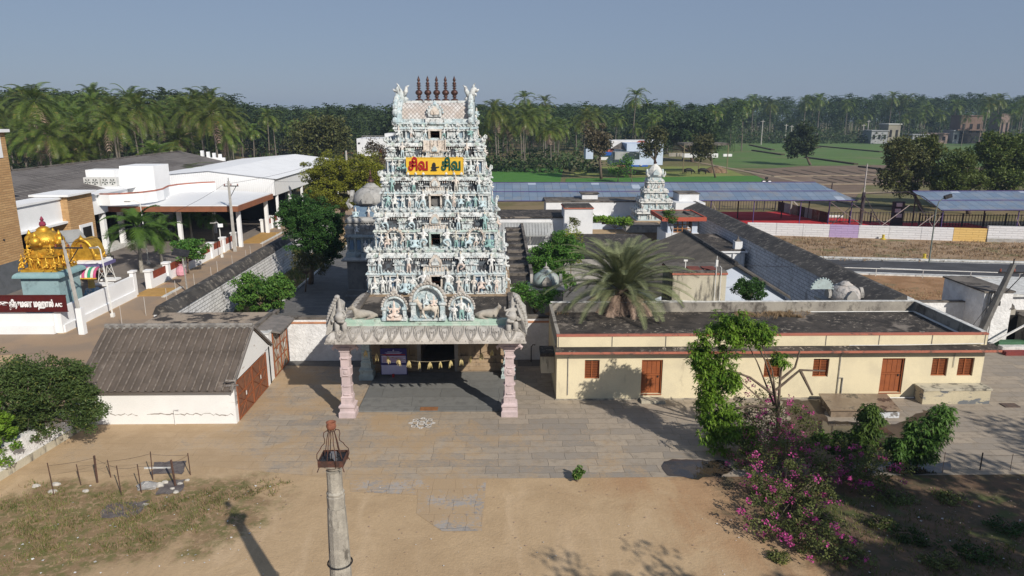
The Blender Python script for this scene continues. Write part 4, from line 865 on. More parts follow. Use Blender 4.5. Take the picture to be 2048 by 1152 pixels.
wl=mb.build('wall',CREAM,cb)
MB().box(BX0+.28,YF+2.2,.0,BX1-.28,YF+2.3,2.75).build('inner_wall',DARK,cb)
mb=MB(); mb.box(BX0-.06,YF-.06,0,7.5,YF,.07); mb.box(8.63,YF-.06,0,20.45,YF,.07); mb.box(21.68,YF-.06,0,BX1,YF,.07); mb.build('plinth',M('plinth_stain',(.42,.38,.30),(.2,.18,.15),1.5,(.4,.6),fine=.2),cb)
for a,b,z0,z1 in holes:
    if z0<1:
        d=MB(); d.box(a,YF+.16,z0,b,YF+.22,z1); dr=d.build('door',WOOD,cb)
        d=MB(); d.box(a,YF+.06,z0,a+.07,YF+.16,z1); d.box(b-.07,YF+.06,z0,b,YF+.16,z1); d.box(a+.07,YF+.06,z1-.07,b-.07,YF+.16,z1); d.box(a,YF-.02,z0-.06,b,YF+.22,z0-.002)
        d.build('door_frame',WOOD,dr)
        d=MB(); w_=(b-a-.14)/4
        for k in range(4): d.box(a+.08+k*w_,YF+.135,z0+.08,a+.06+(k+1)*w_,YF+.158,z0+1.0); 
        for k in range(4): d.box(a+.08+k*w_,YF+.135,z0+1.12,a+.06+(k+1)*w_,YF+.158,z1-.12)
        d.box(a+.07,YF+.12,z0+1.02,b-.07,YF+.158,z0+1.10); d.build('door_board',WOOD,dr)
        MB().box(b-.25,YF+.09,z0+.92,b-.18,YF+.12,z0+1.02).build('latch',BLK,dr)
    else:
        d=MB(); d.box(a+.05,YF+.20,z0+.05,b-.05,YF+.21,z1-.05); wn_=d.build('window',DARK,cb)
        d=MB(); e=.06; d.box(a,YF+.1,z0,a+e,YF+.2,z1); d.box(b-e,YF+.1,z0,b,YF+.2,z1); d.box(a+e,YF+.1,z0,b-e,YF+.2,z0+e); d.box(a+e,YF+.1,z1-e,b-e,YF+.2,z1); c=(a+b)/2; d.box(c-.035,YF+.1,z0+e,c+.035,YF+.2,z1-e); d.build('window_frame',WOOD,wn_)
        d=MB(); nn=5
        for s0 in (a+e,c+.035):
            w_=(b-a)/2-e-.035
            for k in range(1,nn): d.box(s0+w_*k/nn-.012,YF+.14,z0+e,s0+w_*k/nn+.012,YF+.16,z1-e)
        nz=10
        for k in range(1,nz): zz=z0+e+(z1-z0-2*e)*k/nz; d.box(a+e,YF+.125,zz-.012,b-e,YF+.14,zz+.012)
        d.build('lattice',WOOD,wn_)
# step
MB().box(7.45,YF-.62,.012,8.72,YF-.062,.17).build('step',CREAMD,cb)
# eave slab with red lip
mb=MB(); mb.hexa([(BX0-.1,YF-.5,2.74),(BX1+.5,YF-.5,2.74),(BX1+.5,YF+.2,2.90),(BX0-.1,YF+.2,2.90)],[(BX0-.1,YF-.5,2.88),(BX1+.5,YF-.5,2.88),(BX1+.5,YF+.2,3.02),(BX0-.1,YF+.2,3.02)]); mb.build('eave_slab',ROOFD,cb)
MB().box(BX0-.12,YF-.53,2.76,BX1+.52,YF-.503,2.885).build('eave_lip',TERR,cb)
# parapets
mb=MB(); mb.box(BX0,YF+.0,3.0,BX1,YF+.2,3.58); mb.build('parapet',CREAM,cb)
mb=MB(); mb.box(BX0-.03,YF-.03,3.58,BX1+.03,YF+.22,3.66); mb.build('parapet_cap',TERR,cb)
mb=MB()
for k in range(9): x=BX0+.04+(BX1-BX0-.2)*k/8; mb.box(x,YF-.012,3.02,x+.05,YF-.001,3.58)
mb.build('joint',M('joint_grey',(.2,.18,.15)),cb)
mb=MB(); mb.box(BX0,YF+.2,3.0,BX0+.18,BY1,3.62); mb.box(BX1-.2,YF+.2,3.0,BX1,BY1,3.66); mb.box(BX0+.18,BY1-.0,2.75,BX1,BY1+.2,3.68); mb.build('side_parapet',PARG,cb)
mb=MB(); mb.box(BX0+.1,BY1-.02,3.68,BX1,BY1+.24,3.715); mb.box(BX1-.24,YF+.24,3.66,BX1+.05,BY1,3.70); mb.build('coping',KERBW,cb)
MB().box(BX0+.18,YF+.2,2.76,BX1-.2,BY1,3.06).build('flat_roof',ROOFD,cb)
mb=MB().tube([(18.5,YF-.1,3.05),(21,YF-.12,3.06),(25.7,YF-.12,3.13)],.02,5); mb.tube([(BX1-.35,YF+.4,3.12),(BX1-.35,BY1-.3,3.12),(19,BY1-.3,3.12)],.03,5); mb.tube([(BX1-.45,YF+.4,3.11),(BX1-.45,BY1-.4,3.11)],.025,5); mb.build('water_pipe',PIPEW,cb)
MB().tube([(3.55,YF-.04,.3),(3.55,YF-.04,2.45)],.022,6).build('drain_pipe',PIPE,cb); mb=MB().tube([(18.15,YF-.05,.1),(18.15,YF-.05,2.72)],.025,6); mb.tube([(18.15,YF-.05,1.2),(18.38,YF-.05,1.2),(18.38,YF-.05,.1)],.03,6); mb.build('drain_pipe',PIPE,cb); MB().tube([(24.3,YF-.04,2.6),(24.3,YF-.04,1.75)],.015,5).build('drain_pipe',PIPE,cb)
mb=MB().tube([(17.3,YF-.2,.05),(18.1,YF-.12,.06),(22.4,YF-.12,.06)],.035,6); mb.build('floor_pipe',PIPEW,cb)
# lichened rough patches of dead grass on the roof
# bench
bh=T('masonry_bench','cream masonry bench with peeling grey patches at the right end of the long building','bench',(24.3,35.2,0))
PEEL=M('peeling_cream',(.50,.44,.31),(.44,.39,.28),1,(.4,.6),(.14,.15,.16),(.5,1,1.6),1.7,(.52,.57),fine=.15)
MB().box(22.35,34.85,.0,25.95,35.65,.78).build('body',PEEL,bh)
MB().box(22.3,34.8,.78,26.0,35.7,.86).build('top_slab',CREAMD,bh)
# wet plinth in the yard
pl=T('wash_platform','low wet stone washing platform in the yard before the long building','platform',(18.5,34.2,0))
MB().hexa([(16.75,33.3,.0),(20.1,33.25,.0),(20.5,35.2,.0),(17.1,35.3,.0)],[(16.75,33.3,.38),(20.1,33.25,.38),(20.5,35.2,.38),(17.1,35.3,.38)]).build('body',M('wet_block',(.22,.17,.125),(.13,.10,.075),1.5,(.4,.6),(.42,.38,.32),(1,1,1),2.2,(.56,.63),fine=.2,rough=.5),pl)
MB().hexa([(16.65,33.2,.38),(20.2,33.15,.38),(20.6,35.25,.38),(17.0,35.35,.38)],[(16.65,33.2,.46),(20.2,33.15,.46),(20.6,35.25,.46),(17.0,35.35,.46)]).build('top_slab',M('wet_slab',(.20,.145,.10),(.26,.2,.145),1.1,(.4,.6),(.07,.055,.045),gs=1.3,gth=(.55,.6),rough=.22,fine=.1),pl)
MB().box(19.0,33.1,.02,20.15,33.2,.3).build('painted_edge',M('chipped_bluewhite',(.52,.54,.57),(.2,.19,.18),5,(.5,.56)),pl)
for x,y in ((26.9,34.6),(29.6,33.3)): o=MB().box(x-.4,y-.25,.008,x+.4,y+.25,.05).build('drain_cover',M('rust_plate',(.13,.09,.07),(.09,.07,.06),5)); tag(o,'drain cover in the right yard '+('next to the bench' if x<28 else 'farther right from the bench'),'drain cover','drain covers in the yard')
# roof tank room
tk=T('roof_tank','stained cream water tank room with red band and two rusty hatches behind the long roof','water tank',(12.0,42.9,3))
tx0,tx1,ty0,ty1=10.62,13.95,42.62,45.4; tz=5.55
MB().box(tx0,ty0,.0,tx1,ty1,tz-.2).build('body',CREAMD,tk)
MB().box(tx0-.06,ty0-.06,tz-.2,tx1+.06,ty1+.06,tz-.09).build('band',TERR,tk); MB().box(tx0-.02,ty0-.02,tz-.09,tx1+.02,ty1+.02,tz).build('top',ROOFG,tk)
for k in (0,1): MB().box(tx0+1.1+k*.95,ty0+.5,tz,tx0+1.9+k*.95,ty0+1.4,tz+.05).build('hatch',RUST if 0 else M('hatch_rust',(.19,.055,.04),(.13,.05,.04),4),tk)
mb=MB()
for dx in (.0,.32): mb.tube([(tx1-.7+dx,ty0-.1,3.1),(tx1-.7+dx,ty0-.1,tz+.25),(tx1-.7+dx,ty0+.2,tz+.3)],.025,6)
mb.tube([(tx1-.7,ty0-.1,tz),(tx1-.7,ty0-.1,tz+1.0)],.02,5); mb.box(tx1-.76,ty0-.14,tz+.35,tx1-.62,ty0-.02,tz+.75); mb.tube([(tx0-.8,ty0-.06,3.72),(tx0,ty0-.06,3.72),(tx1,ty0-.08,3.66)],.025,5); mb.tube([(tx0+1.0,ty0+1,tz),(tx0+1.0,ty0+1,tz+.5)],.03,5); mb.box(tx0+.88,ty0+.96,tz+.45,tx0+1.12,ty0+1.04,tz+.55); mb.build('water_pipe',PIPEW,tk)
# link wall with shelf left of the building, low white walls beside the tower
WHR=M('white_rough',(.72,.72,.72),(.62,.62,.62),1.6,(.4,.6),(.40,.39,.37),(1,1,.5),2,(.62,.76),fine=.12,fs=6,bd=.12)
ORST=M('orange_stripe',(.50,.25,.14),(.42,.2,.12),2)
for a,b,lab in ((-13.2,-8.15,'rough whitewashed wall with an orange stripe between the rusty gate and the porch'),(.6,2.95,'rough whitewashed wall with an orange stripe between the porch and the cream building')):
    g=T('white_wall',lab,'wall',((a+b)/2,42.3,0)); MB().box(a,42.2,0,b,42.5,2.72).build('face',WHR,g); MB().box(a,42.15,2.45,b,42.2,2.56).build('stripe',ORST,g); MB().box(a-.0,42.15,2.72,b,42.6,2.86).build('coping',ROOFG,g)
g=T('water_trough','small dark topped concrete box on the wall left of the cream building','tank',(2.5,36.5,1.5)); MB().box(2.2,37.2,1.0,2.93,38.3,2.0).build('body',CREAMD,g); MB().box(2.15,37.1,2.0,2.93,38.4,2.2).build('lid',ROOFD,g)
# standpipe beside the right pillar
o=MB().tube([(1.85,41.8,.02),(1.85,41.8,1.0),(1.95,41.8,1.15),(2.1,41.8,1.12)],.03,6).build('standpipe',BLK); tag(o,'thin black standpipe tap in front of the white wall right of the porch','tap')
# ================================================================ INSIDE THE COMPOUND, RIGHT
# right compound wall: white block inner face, dark sloping top, pale outer lip
def blocks(name,c1,c2,mor,bw=.5,rh=.28,sp=(1,1,1),g=None):
    t=NT(name); v=t.coord(); x=t.n('ShaderNodeSeparateXYZ',Vector=v); u=t.math('ADD',x.outputs[0],x.outputs[1]); cv=t.n('ShaderNodeCombineXYZ',X=u,Y=x.outputs[2]).outputs[0]
    wv=t.n('ShaderNodeTexNoise',Vector=v,Scale=3.).outputs['Color']; vv=t.n('ShaderNodeVectorMath',i0=cv,_operation='ADD'); s2=t.n('ShaderNodeVectorMath',i0=wv,_operation='SCALE'); s2.inputs['Scale'].default_value=.07; t.l(s2.outputs[0],vv.inputs[1])
    br=t.n('ShaderNodeTexBrick',Vector=vv.outputs[0]); br.inputs['Scale'].default_value=1; br.inputs['Brick Width'].default_value=bw; br.inputs['Row Height'].default_value=rh; br.inputs['Mortar Size'].default_value=.018; br.inputs['Mortar Smooth'].default_value=.5
    br.inputs['Color1'].default_value=rgb(c1); br.inputs['Color2'].default_value=rgb(c2); br.inputs['Mortar'].default_value=rgb(mor)
    col=br.outputs['Color']
    if g: col=t.mix(t.ramp(t.noise(v,1.2,6,.75),.52,.68),col,g)
    h=t.math('SUBTRACT',t.math('MULTIPLY',t.noise(v,6,4),.6),br.outputs['Fac']); return t.out(col,.9,h,.05,.8)
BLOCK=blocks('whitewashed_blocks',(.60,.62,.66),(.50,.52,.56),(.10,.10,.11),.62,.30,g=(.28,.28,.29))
BLOCKW=blocks('whitewashed_blocks_lit',(.74,.74,.74),(.64,.64,.65),(.16,.155,.15),.55,.27,g=(.30,.29,.28))  # whiter copy, sunlight on the left wall put into its colour
GREYB=blocks('grey_blocks',(.30,.29,.27),(.24,.235,.22),(.12,.115,.11),.5,.22,g=(.15,.145,.135))
DRKT=M('dark_coping',(.07,.065,.06),(.045,.042,.04),.7,(.4,.6),(.20,.18,.155),gs=2.2,gth=(.52,.66),fine=.25,fs=10)
g=T('compound_wall','high whitewashed block wall with dark sloping top on the right side of the temple','wall',(25,60,0))
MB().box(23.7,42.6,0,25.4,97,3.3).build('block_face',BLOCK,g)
MB().prism([(23.55,3.3),(25.4,3.3),(25.4,3.98),(25.1,3.98)],42.6,97,'y').build('sloping_top',DRKT,g)
MB().box(25.4,42.55,0,25.75,97,3.72).build('outer_face',GREYB,g); MB().box(25.38,42.5,3.72,25.8,97,3.78).build('lip',KERBW,g)
# left compound wall
g=T('compound_wall','whitewashed block wall with dark sloping top between the lane and the temple','wall',(-21.5,60,0))
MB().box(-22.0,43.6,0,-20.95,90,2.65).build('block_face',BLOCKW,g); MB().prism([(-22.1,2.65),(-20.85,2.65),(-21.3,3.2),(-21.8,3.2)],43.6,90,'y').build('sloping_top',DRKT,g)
# covered walk with dark slabs right of the tower (its roof seen end on, stepped bands)
g=T('cross_beam_roof','narrow dark roof with cross ribs running back right of the tower','roof',(1.2,55,0))
MB().box(.6,52.0,0,2.3,80,2.4).build('wall',WHR,g); MB().box(.5,51.9,2.4,2.4,79.9,2.62).build('roof_slab',ROOFD,g)
mb=MB()
for k in range(8): mb.box(.6,54.5+k*3.2,2.62,2.2,54.9+k*3.2,2.85)
mb.build('rib',ROOFG,g); MB().box(2.25,51.9,2.62,2.5,79.9,3.0).build('side_kerb',ROOFG,g)
g=T('grey_block_wall','mottled grey plaster wall close behind the right side of the tower','wall',(1.4,49.4,0)); MB().box(.4,49.0,0,3.0,49.3,2.6).build('face',PARG,g)
# white back buildings
def wpx(x,y,Y): return W(x,y,Y)
WB=M('white_building',(.68,.69,.70),(.60,.61,.63),.6,(.4,.65),(.36,.34,.31),(1,1,.3),1.5,(.60,.76),fine=.06)
WBL=M('bluewhite_building',(.55,.61,.70),(.50,.56,.66),.6,(.4,.65),fine=.06)
TIN=M('tin_sheet',(.36,.37,.37),(.30,.31,.31),.8,(.4,.6),(.22,.18,.15),gs=1.2,gth=(.6,.7),fine=.1,rough=.45)
g=T('white_building','long white rear building with flat dark roof behind the neem bush','building',(8,82,0))
MB().box(-1.0,80,0,8.6,86,3.55).build('wall',WB,g); MB().box(-1.2,79.8,3.55,8.8,86.2,3.7).build('flat_roof',ROOFD,g)
mb=MB()
for k in range(18):
    x=-.2+k*.34; mb.hexa([(x,78.2,1.85),(x+.3,78.2,1.85),(x+.3,79.99,3.0),(x,79.99,3.0)],[(x,78.2,1.9),(x+.3,78.2,1.9),(x+.3,79.99,3.06),(x,79.99,3.06)])
mb.box(-.2,78.15,1.75,5.9,78.2,1.85); mb.build('tin_awning',TIN,g); mb=MB()
for x in (-.1,3.2,5.7): mb.box(x,78.22,0,x+.1,78.32,1.8)
mb.build('awning_post',PIPE,g); MB().box(-1,77,0,8.6,77.4,.9).build('low_wall',WHR,g)
g=T('stair_room','small white room with red edged roof in the middle of the rear buildings','building',(9,79.5,0))
MB().box(7.05,78.2,0,10.2,82,4.8).build('wall',WB,g); MB().box(6.95,78.1,4.8,10.3,82.1,4.92).build('roof_edge',TERR,g); MB().box(7.05,78.2,4.92,10.2,82,5.0).build('flat_roof',ROOFD,g)
MB().box(6.6,77.0,1.9,10.8,78.2,2.0).build('ledge',ROOFG,g); MB().box(8.6,78.12,.1,9.5,78.2,1.6).build('door',TEAK,g)
g=T('white_building','long white rear hall with blue-white lower wall behind the date palm','building',(16,86,0))
MB().box(6.0,94.05,0,25.0,99,1.5).build('lower_wall',WBL,g); MB().box(6.0,94,1.7,25.0,99,3.65).build('upper_wall',WB,g); MB().box(6.0,93.2,1.5,25.0,99.05,1.7).build('ledge',WB,g); MB().box(5.9,93.9,3.65,25.1,99.2,3.8).build('flat_roof',ROOFG,g)
mb=MB(); mb.box(10.6,94.0,.85,12.1,94.05,1.45); mb.box(13.5,94.0,.7,16.5,94.05,1.45); mb.build('opening',DARK,g)
MB().box(11.0,96,3.8,13.1,98,4.5).build('roof_room',WB,g); MB().box(10.8,95.8,4.5,13.3,98.2,4.62).build('roof_room_slab',ROOFG,g)
g=T('white_annex','white parapet annex with a box room beside the small white tower','building',(22.5,79,0))
MB().box(22.4,90.5,0,26.2,93.9,3.95).build('wall',WB,g); MB().box(23.2,92.2,3.95,25.8,95.5,4.9).build('box_room',WB,g); MB().box(23.1,92.1,4.9,25.9,95.6,5.0).build('box_room_slab',ROOFG,g)
MB().box(20.5,84.0,2.6,24.9,90.4,2.75).build('tin_roof',ROOFD,g)
# small pavilion with red eave
g=T('red_eave_pavilion','small flat roofed pavilion with a broad red edge and wooden grille front','pavilion',(19.5,62,0))
zr=3.95; py0,py1=76.,82.; a0=W(1393,440,62)[0]; b0=W(1409,440,62)[0]
xa=17.55;xb=22.05
MB().box(xa+.5,py0+.6,0,xb-.4,py1-1,2.35).build('podium',WB,g)
for x,w_ in ((xa+.7,.6),(xb-1.15,.6)): MB().box(x,py0+.7,2.35,x+w_,py0+1.2,zr-.2).build('pillar',WBL,g)
MB().box(xa+.6,py0+3.6,2.35,xb-.8,py0+3.8,zr-.2).build('wall',WBL,g)
mb=MB(); X0,X1=xa+1.3,xb-1.15
for k in range(5): x=X0+(X1-X0)*k/4; mb.box(x-.05,py0+.8,2.35,x+.05,py0+.9,zr-.2)
for z in (2.4,2.75,3.2,zr-.3): mb.box(X0,py0+.81,z,X1,py0+.89,z+.08)
mb.build('grille',M('orange_wood',(.32,.15,.055),(.26,.12,.05),3),g)
MB().box(xa,py0,zr,xb,py1,zr+.12).build('roof_slab',ROOFG,g)
mb=MB(); e=.16; mb.box(xa-e,py0-e,zr-.2,xb+e,py0,zr+.22); mb.box(xa-e,py1,zr-.2,xb+e,py1+e,zr+.22); mb.box(xa-e,py0,zr-.2,xa,py1,zr+.22); mb.box(xb,py0,zr-.2,xb+e,py1,zr+.22); mb.build('red_edge',M('red_paint',(.42,.09,.05),(.36,.085,.055),1.5,(.4,.6),fine=.12),g)
mb=MB(); mb.box(xa+.9,py0+.8,zr+.12,xb-.9,py0+1.1,zr+.34); mb.box(xa+.9,py1-1.6,zr+.12,xb-.9,py1-1.3,zr+.34); mb.box(xa+.9,py0+1.1,zr+.12,xa+1.2,py1-1.6,zr+.34); mb.box(xb-1.2,py0+1.1,zr+.12,xb-.9,py1-1.6,zr+.34); mb.build('roof_rim',ROOFG,g)
# flat roofed white block behind, right
g=T('flat_roof_block','low white building with black flat roof and a small chimney box along the right wall','building',(21,58,0))
MB().box(19.4,66.0,0,23.2,75.4,2.2).build('wall',WB,g); MB().box(19.2,65.8,2.2,23.4,75.5,2.35).build('cornice',WB,g); MB().box(19.4,66,2.35,23.2,75.4,2.47).build('flat_roof',ROOFD,g); MB().box(22.3,66.3,2.47,23.0,67.0,3.2).build('chimney',WB,g); MB().lathe((22.65,66.65,3.2),[(.42,0),(.1,.2),(.02,.55)],4).build('chimney_cap',ROOFG,g)
for k in range(5): MB().box(19.6+k*.8,65.85,0,19.8+k*.8,65.98,2.1).build('pilaster',WB,g)
# hall with ribbed sloping roof
RIB=NT('ribbed_tiles'); v=RIB.coord(); wv=RIB.n('ShaderNodeTexWave',Vector=v,Scale=.55,Distortion=.3,Detail=1.,_bands_direction='X').outputs['Fac']
RIB=RIB.out(RIB.mix(RIB.ramp(RIB.noise(v,.8,5,.7),.4,.65),(.06,.056,.052),(.10,.09,.08)),.85,RIB.noise(v,14,3),.03)
g=T('ribbed_roof_hall','hall with steep dark ribbed tile roof and white gable behind the water tank','building',(15.5,52,0))
# ridge runs along Y; slopes fall left (long) and right
rx=17.0; ry0,ry1=50.0,65.0; rzr=4.4
lz=2.0; lxx=10.8; rxx=21.2; rz_=2.0
MB().prism([(lxx+.4,0),(rxx-.3,0),(rxx-.3,rz_-.1),(rx,rzr-.12),(lxx+.4,lz)],ry0+.3,ry1-.3,'y').build('gable_wall',WBL,g)
n=62
for (X,Z,nm) in ((lxx,lz-.15,'left'),(rxx,rz_-.12,'right')):
    mb=MB(); m_=n
    R=[[],[]]; m_=44
    for i in range(m_*2+1):
        y=ry0+(ry1-ry0)*i/(m_*2); dz=.15*(i%2)
        R[0].append((X,y,Z+dz)); R[1].append((rx,y,rzr+dz))
    mb.grid(R); mb.grid([[(X,ry0,Z-.08),(X,ry1,Z-.08)],[(rx,ry0,rzr-.08),(rx,ry1,rzr-.08)]]); mb.quad((X,ry0,Z-.08),(X,ry0,Z+.05),(rx,ry0,rzr+.05),(rx,ry0,rzr-.08)); mb.build('tile_slope',RIB,g)
MB().tube([(rx,ry0-.05,rzr+.1),(rx,ry1,rzr+.1)],.17,6).build('ridge_tiles',DRKT,g)
# small grey domes, seen over the wall tops
def vimana(name,label,x,y,z,s,m1,m2,tiers=0,cat='shrine tower',fin=True):
    a=T(name,label,cat,(x,y,z)); return a
def domeparts(a,x,y,z,r,m,m2,n=24,fl=True):
    mb=MB().lathe((x,y,z),[(r*.78,0),(r*.80,r*.12),(r*.98,r*.18),(r*1.02,r*.35),(r*.96,r*.6),(r*.8,r*.85),(r*.55,r*1.02),(r*.42,r*1.08)],n,1,1,1,.05); mb.build('dome',m,a,True)
    mb=MB().lathe((x,y,z+r*1.06),[(r*.46,0),(r*.48,r*.05),(r*.34,r*.12),(r*.22,r*.24),(r*.10,r*.28)],n); mb.build('lotus_cap',m,a,True)
    if fl:
        for q in range(4):
            an=q*PI/2; mb=MB(); X=x+r*.98*math.sin(an); Y=y-r*.98*math.cos(an)
            kudu(mb,X if q%2==0 else X,Y,z+r*.42,r*.36,'y' if q%2==0 else 'x',-1 if q in(0,3) else 1,r*.2); mb.build('dome_gable',m2,a)
GRS=M('grey_stone_plaster',(.36,.345,.32),(.29,.28,.265),1.8,(.4,.6),(.13,.125,.12),(1,1,.6),2,(.52,.7),fine=.2)
GRST=M('teal_grey_plaster',(.30,.38,.37),(.34,.34,.32),1.2,(.4,.6),(.14,.15,.15),(1,1,.6),2,(.52,.7),fine=.2)
a=T('small_dome_shrine','small grey-green domed shrine right of the tower beside the ribbed roof','shrine tower',(2.9,47.2,0))
dx,dy=3.25,50.0
MB().sq((dx,dy,0),[(1.15,0),(1.15,2.7),(1.3,2.8),(1.3,2.9)]).build('base',GRS,a); domeparts(a,dx,dy,2.9,.98,GRST,GRS,28,True); MB().lathe((dx,dy,4.15),[(.16,0),(.22,.1),(.06,.2),(.02,.5)],10).build('finial',GRS,a)
a=T('small_dome_shrine','small pale domed shrine with two fan crests near the right end of the right wall','shrine tower',(21.8,43.6,0))
dx,dy=22.4,44.6
MB().sq((dx,dy,0),[(1.2,0),(1.2,2.9),(1.35,3.0),(1.35,3.15)]).build('base',GRS,a); domeparts(a,dx,dy,3.15,.98,M('pink_grey_plaster',(.46,.42,.39),(.36,.35,.34),3,(.4,.6),(.14,.13,.125),gs=4,gth=(.5,.65),fine=.3,fs=8,bd=.1),GRS,20)
mb=MB(); P=[(-1.55+.68*math.cos(q),3.95+.68*math.sin(q)) for q in [PI*i/12 for i in range(13)]]; mb.prism([(dx+p,z) for p,z in P],dy-.15,dy+.05)
for i in range(13): q=PI*i/12; mb.ball((dx-1.55+.72*math.cos(q),dy-.1,3.95+.72*math.sin(q)),.06,5,4)
mb.build('fan_crest',PBLUE,a)
# ---- the small white tower
def mini_tower(root,x,y,z,w,h,tiers,mats,stat=True,dome='round',seed=1):
    wm,bm=mats; r=random.Random(seed); zz=z; hw=w/2
    th=[h/(tiers+.0)]*tiers
    for t in range(tiers):
        H=h/tiers*(1.08-.05*t); k=1-t*.98/(tiers+1.2); a=hw*k
        core=MB().sq((x,y,zz),[(a*1.06,0),(a*1.06,H*.06),(a*.92,H*.1),(a*.92,H*.62)]); tr=core.build('tier',bm,root)
        mb=MB().sq((x,y,zz+H*.62),[(a*.95,0),(a*1.08,.02),(a*1.06,H*.1),(a*.98,H*.16),(a*.86,H*.18),(a*.86,H*.38)])
        for s in (-1,0,1):
            wd=a*(.55 if s==0 else .42)
            for (axx,ff) in (('y',-1),('y',1),('x',-1),('x',1)):
                for e in (-1,1):
                    p=s*a*.66+e*wd*.42
                    if axx=='y': mb.sq((x+p,y+ff*a*.95,zz+H*.1),[(.05,0),(.035,.1),(.035,H*.4),(.06,H*.5)])
                    else: mb.sq((x+ff*a*.95,y+p,zz+H*.1),[(.05,0),(.035,.1),(.035,H*.4),(.06,H*.5)])
                c=(x+s*a*.7,y+ff*a*.86) if axx=='y' else (x+ff*a*.86,y+s*a*.7)
                if s: mb.lathe((c[0],c[1],zz+H*.8),[(wd*.42,0),(wd*.5,H*.05),(wd*.4,H*.14),(wd*.15,H*.2),(.01,H*.3)],8)
                else: mb.sq((c[0],c[1],zz+H*.8),[(wd*.55,0),(wd*.58,H*.06),(wd*.4,H*.17),(wd*.2,H*.2)],1 if axx=='y' else .5,.5 if axx=='y' else 1)
                kudu(mb,c[0] if axx=='y' else x+ff*a*1.07,c[1] if axx=='x' else y+ff*a*1.07,zz+H*.7,wd*.22,axx,ff,.05)
        mb.build('moulding',wm,tr)
        if stat:
            for s in (-.36,.36,.0,-.95,.95): statue(tr,r.choice(FKL),x+s*a,y-a*1.02,zz+H*.1,H*.52,0)
            for s in (-.4,.4): statue(tr,r.choice(FKL),x+s*a,y-a*.95,zz+H*.74,H*.5,0,'upper_statue')
            for s in (-.6,.0,.6): statue(tr,r.choice(FKL),x-a*1.02,y+s*a,zz+H*.1,H*.6,-PI/2); statue(tr,r.choice(FKL),x-a*.95,y+s*a+.1,zz+H*.74,H*.5,-PI/2,'upper_statue')
        zz+=H*.98
    return zz,hw*(1-tiers*.88/(tiers+1.2))
WT2=M('tower_offwhite',(.60,.59,.55),(.52,.53,.51),1.5,(.4,.6),(.26,.25,.23),(1,1,.5),2,(.54,.70),fine=.18); BT2=M('tower_pale_cyan',(.50,.55,.55),(.42,.50,.52),2,(.4,.6),(.25,.27,.27),gs=3)
wt=T('white_shrine_tower','small white four-tiered shrine tower behind the date palm near the rear hall','shrine tower',(19.4,90,0))
X,Y=19.4,90.0
MB().sq((X,Y,0),[(2.6,0),(2.6,1.5),(2.85,1.6),(2.85,2.0),(2.5,2.1)]).build('base',BASEST,wt)
zt,a=mini_tower(wt,X,Y,2.1,4.7,5.0,4,(WT2,BT2),seed=4)
MB().sq((X,Y,zt-.1),[(a*1.35,0),(a*1.3,.1),(a*1.0,.15),(a*1.0,.45),(a*1.25,.5)]).build('neck',BT2,wt)
mb=MB().lathe((X,Y,zt+.35),[(a*1.1,0),(a*1.22,.15),(a*1.24,.45),(a*1.1,.85),(a*.75,1.2),(a*.5,1.35)],8); mb.build('dome',WT2,wt)
for q in range(4): mb=MB(); an=q*PI/2; kudu(mb,X+a*1.15*math.sin(an),Y-a*1.15*math.cos(an),zt+.75,.38,'y' if q%2==0 else 'x',-1 if q in (0,3) else 1,.2); mb.build('dome_gable',BT2,wt)
MB().lathe((X,Y,zt+1.5),[(a*.6,0),(a*.66,.08),(.3,.3),(.1,.42)],12).build('lotus_cap',WT2,wt)
MB().lathe((X,Y,zt+1.9),[(.12,0),(.2,.1),(.22,.2),(.1,.3),(.14,.38),(.05,.46),(.08,.55),(.01,.85)],10).build('finial',COP,wt)
for s in (-1,1): MB().tube([(X+s*a*1.2,Y-a*1.1,zt+.4),(X+s*a*1.5,Y-a*1.2,zt+.7),(X+s*a*1.45,Y-a*1.2,zt+1.05)],[.18,.12,.03],6).build('corner_crest',WT2,wt)
# front porch of that shrine
g=T('shrine_porch','weathered stone porch roof in front of the small white tower','porch',(17.6,69,0)); MB().box(15.0,84.0,1.2,19.4,87.0,1.9).build('eave',GRS,g); MB().box(15.4,84.4,0,19.2,86.8,1.2).build('wall',BASEST,g); MB().box(15.2,84.2,1.9,19.3,86.9,2.0).build('flat_roof',ROOFG,g)
# long dark slab roofs between (mandapa)
g=T('pillared_hall','low pillared stone hall with black flat roof in the middle of the courtyard','hall',(13,60,0)); MB().box(5.2,62.2,2.5,15.0,73.8,2.75).build('flat_roof',ROOFD,g)
MB().box(5.4,62.4,0,14.8,73.6,2.5).build('wall',GRS,g)
g=T('stone_shed','low brown stone storeroom behind the date palm beside the tank','building',(8,46,0)); MB().box(7.0,45.0,0,10.2,48.5,2.75).build('wall',BASEST,g); MB().box(6.9,44.9,2.75,10.3,48.6,2.95).build('slab',GRS,g)
# ================================================================ SIDE SHRINE LEFT OF THE TOWER
SB=M('shrine_greyblue',(.27,.33,.35),(.32,.36,.365),1.4,(.4,.6),(.10,.105,.11),(1,1,.5),2.2,(.50,.68),fine=.18); SG=M('shrine_grey',(.38,.375,.36),(.31,.31,.30),1.6,(.4,.6),(.12,.115,.11),(1,1,.5),2.2,(.50,.68),fine=.18); SBD=M('shrine_blue',(.13,.20,.30),(.17,.25,.33),2,fine=.12)
s1=T('side_shrine','weathered grey-blue domed shrine tower left behind the main tower','shrine tower',(-11.4,58.5,0))
X,Y=-10.75,59.2; hw=1.85
MB().sq((X,Y,0),[(2.15,0),(2.15,.35),(2.0,.45),(2.0,.8),(1.9,.9),(1.9,3.2),(2.0,3.3)]).build('stone_base',M('dark_granite',(.19,.185,.175),(.15,.148,.142),1.2,(.4,.6),(.08,.08,.08),(1,1,.4),2,(.54,.7),fine=.2),s1)
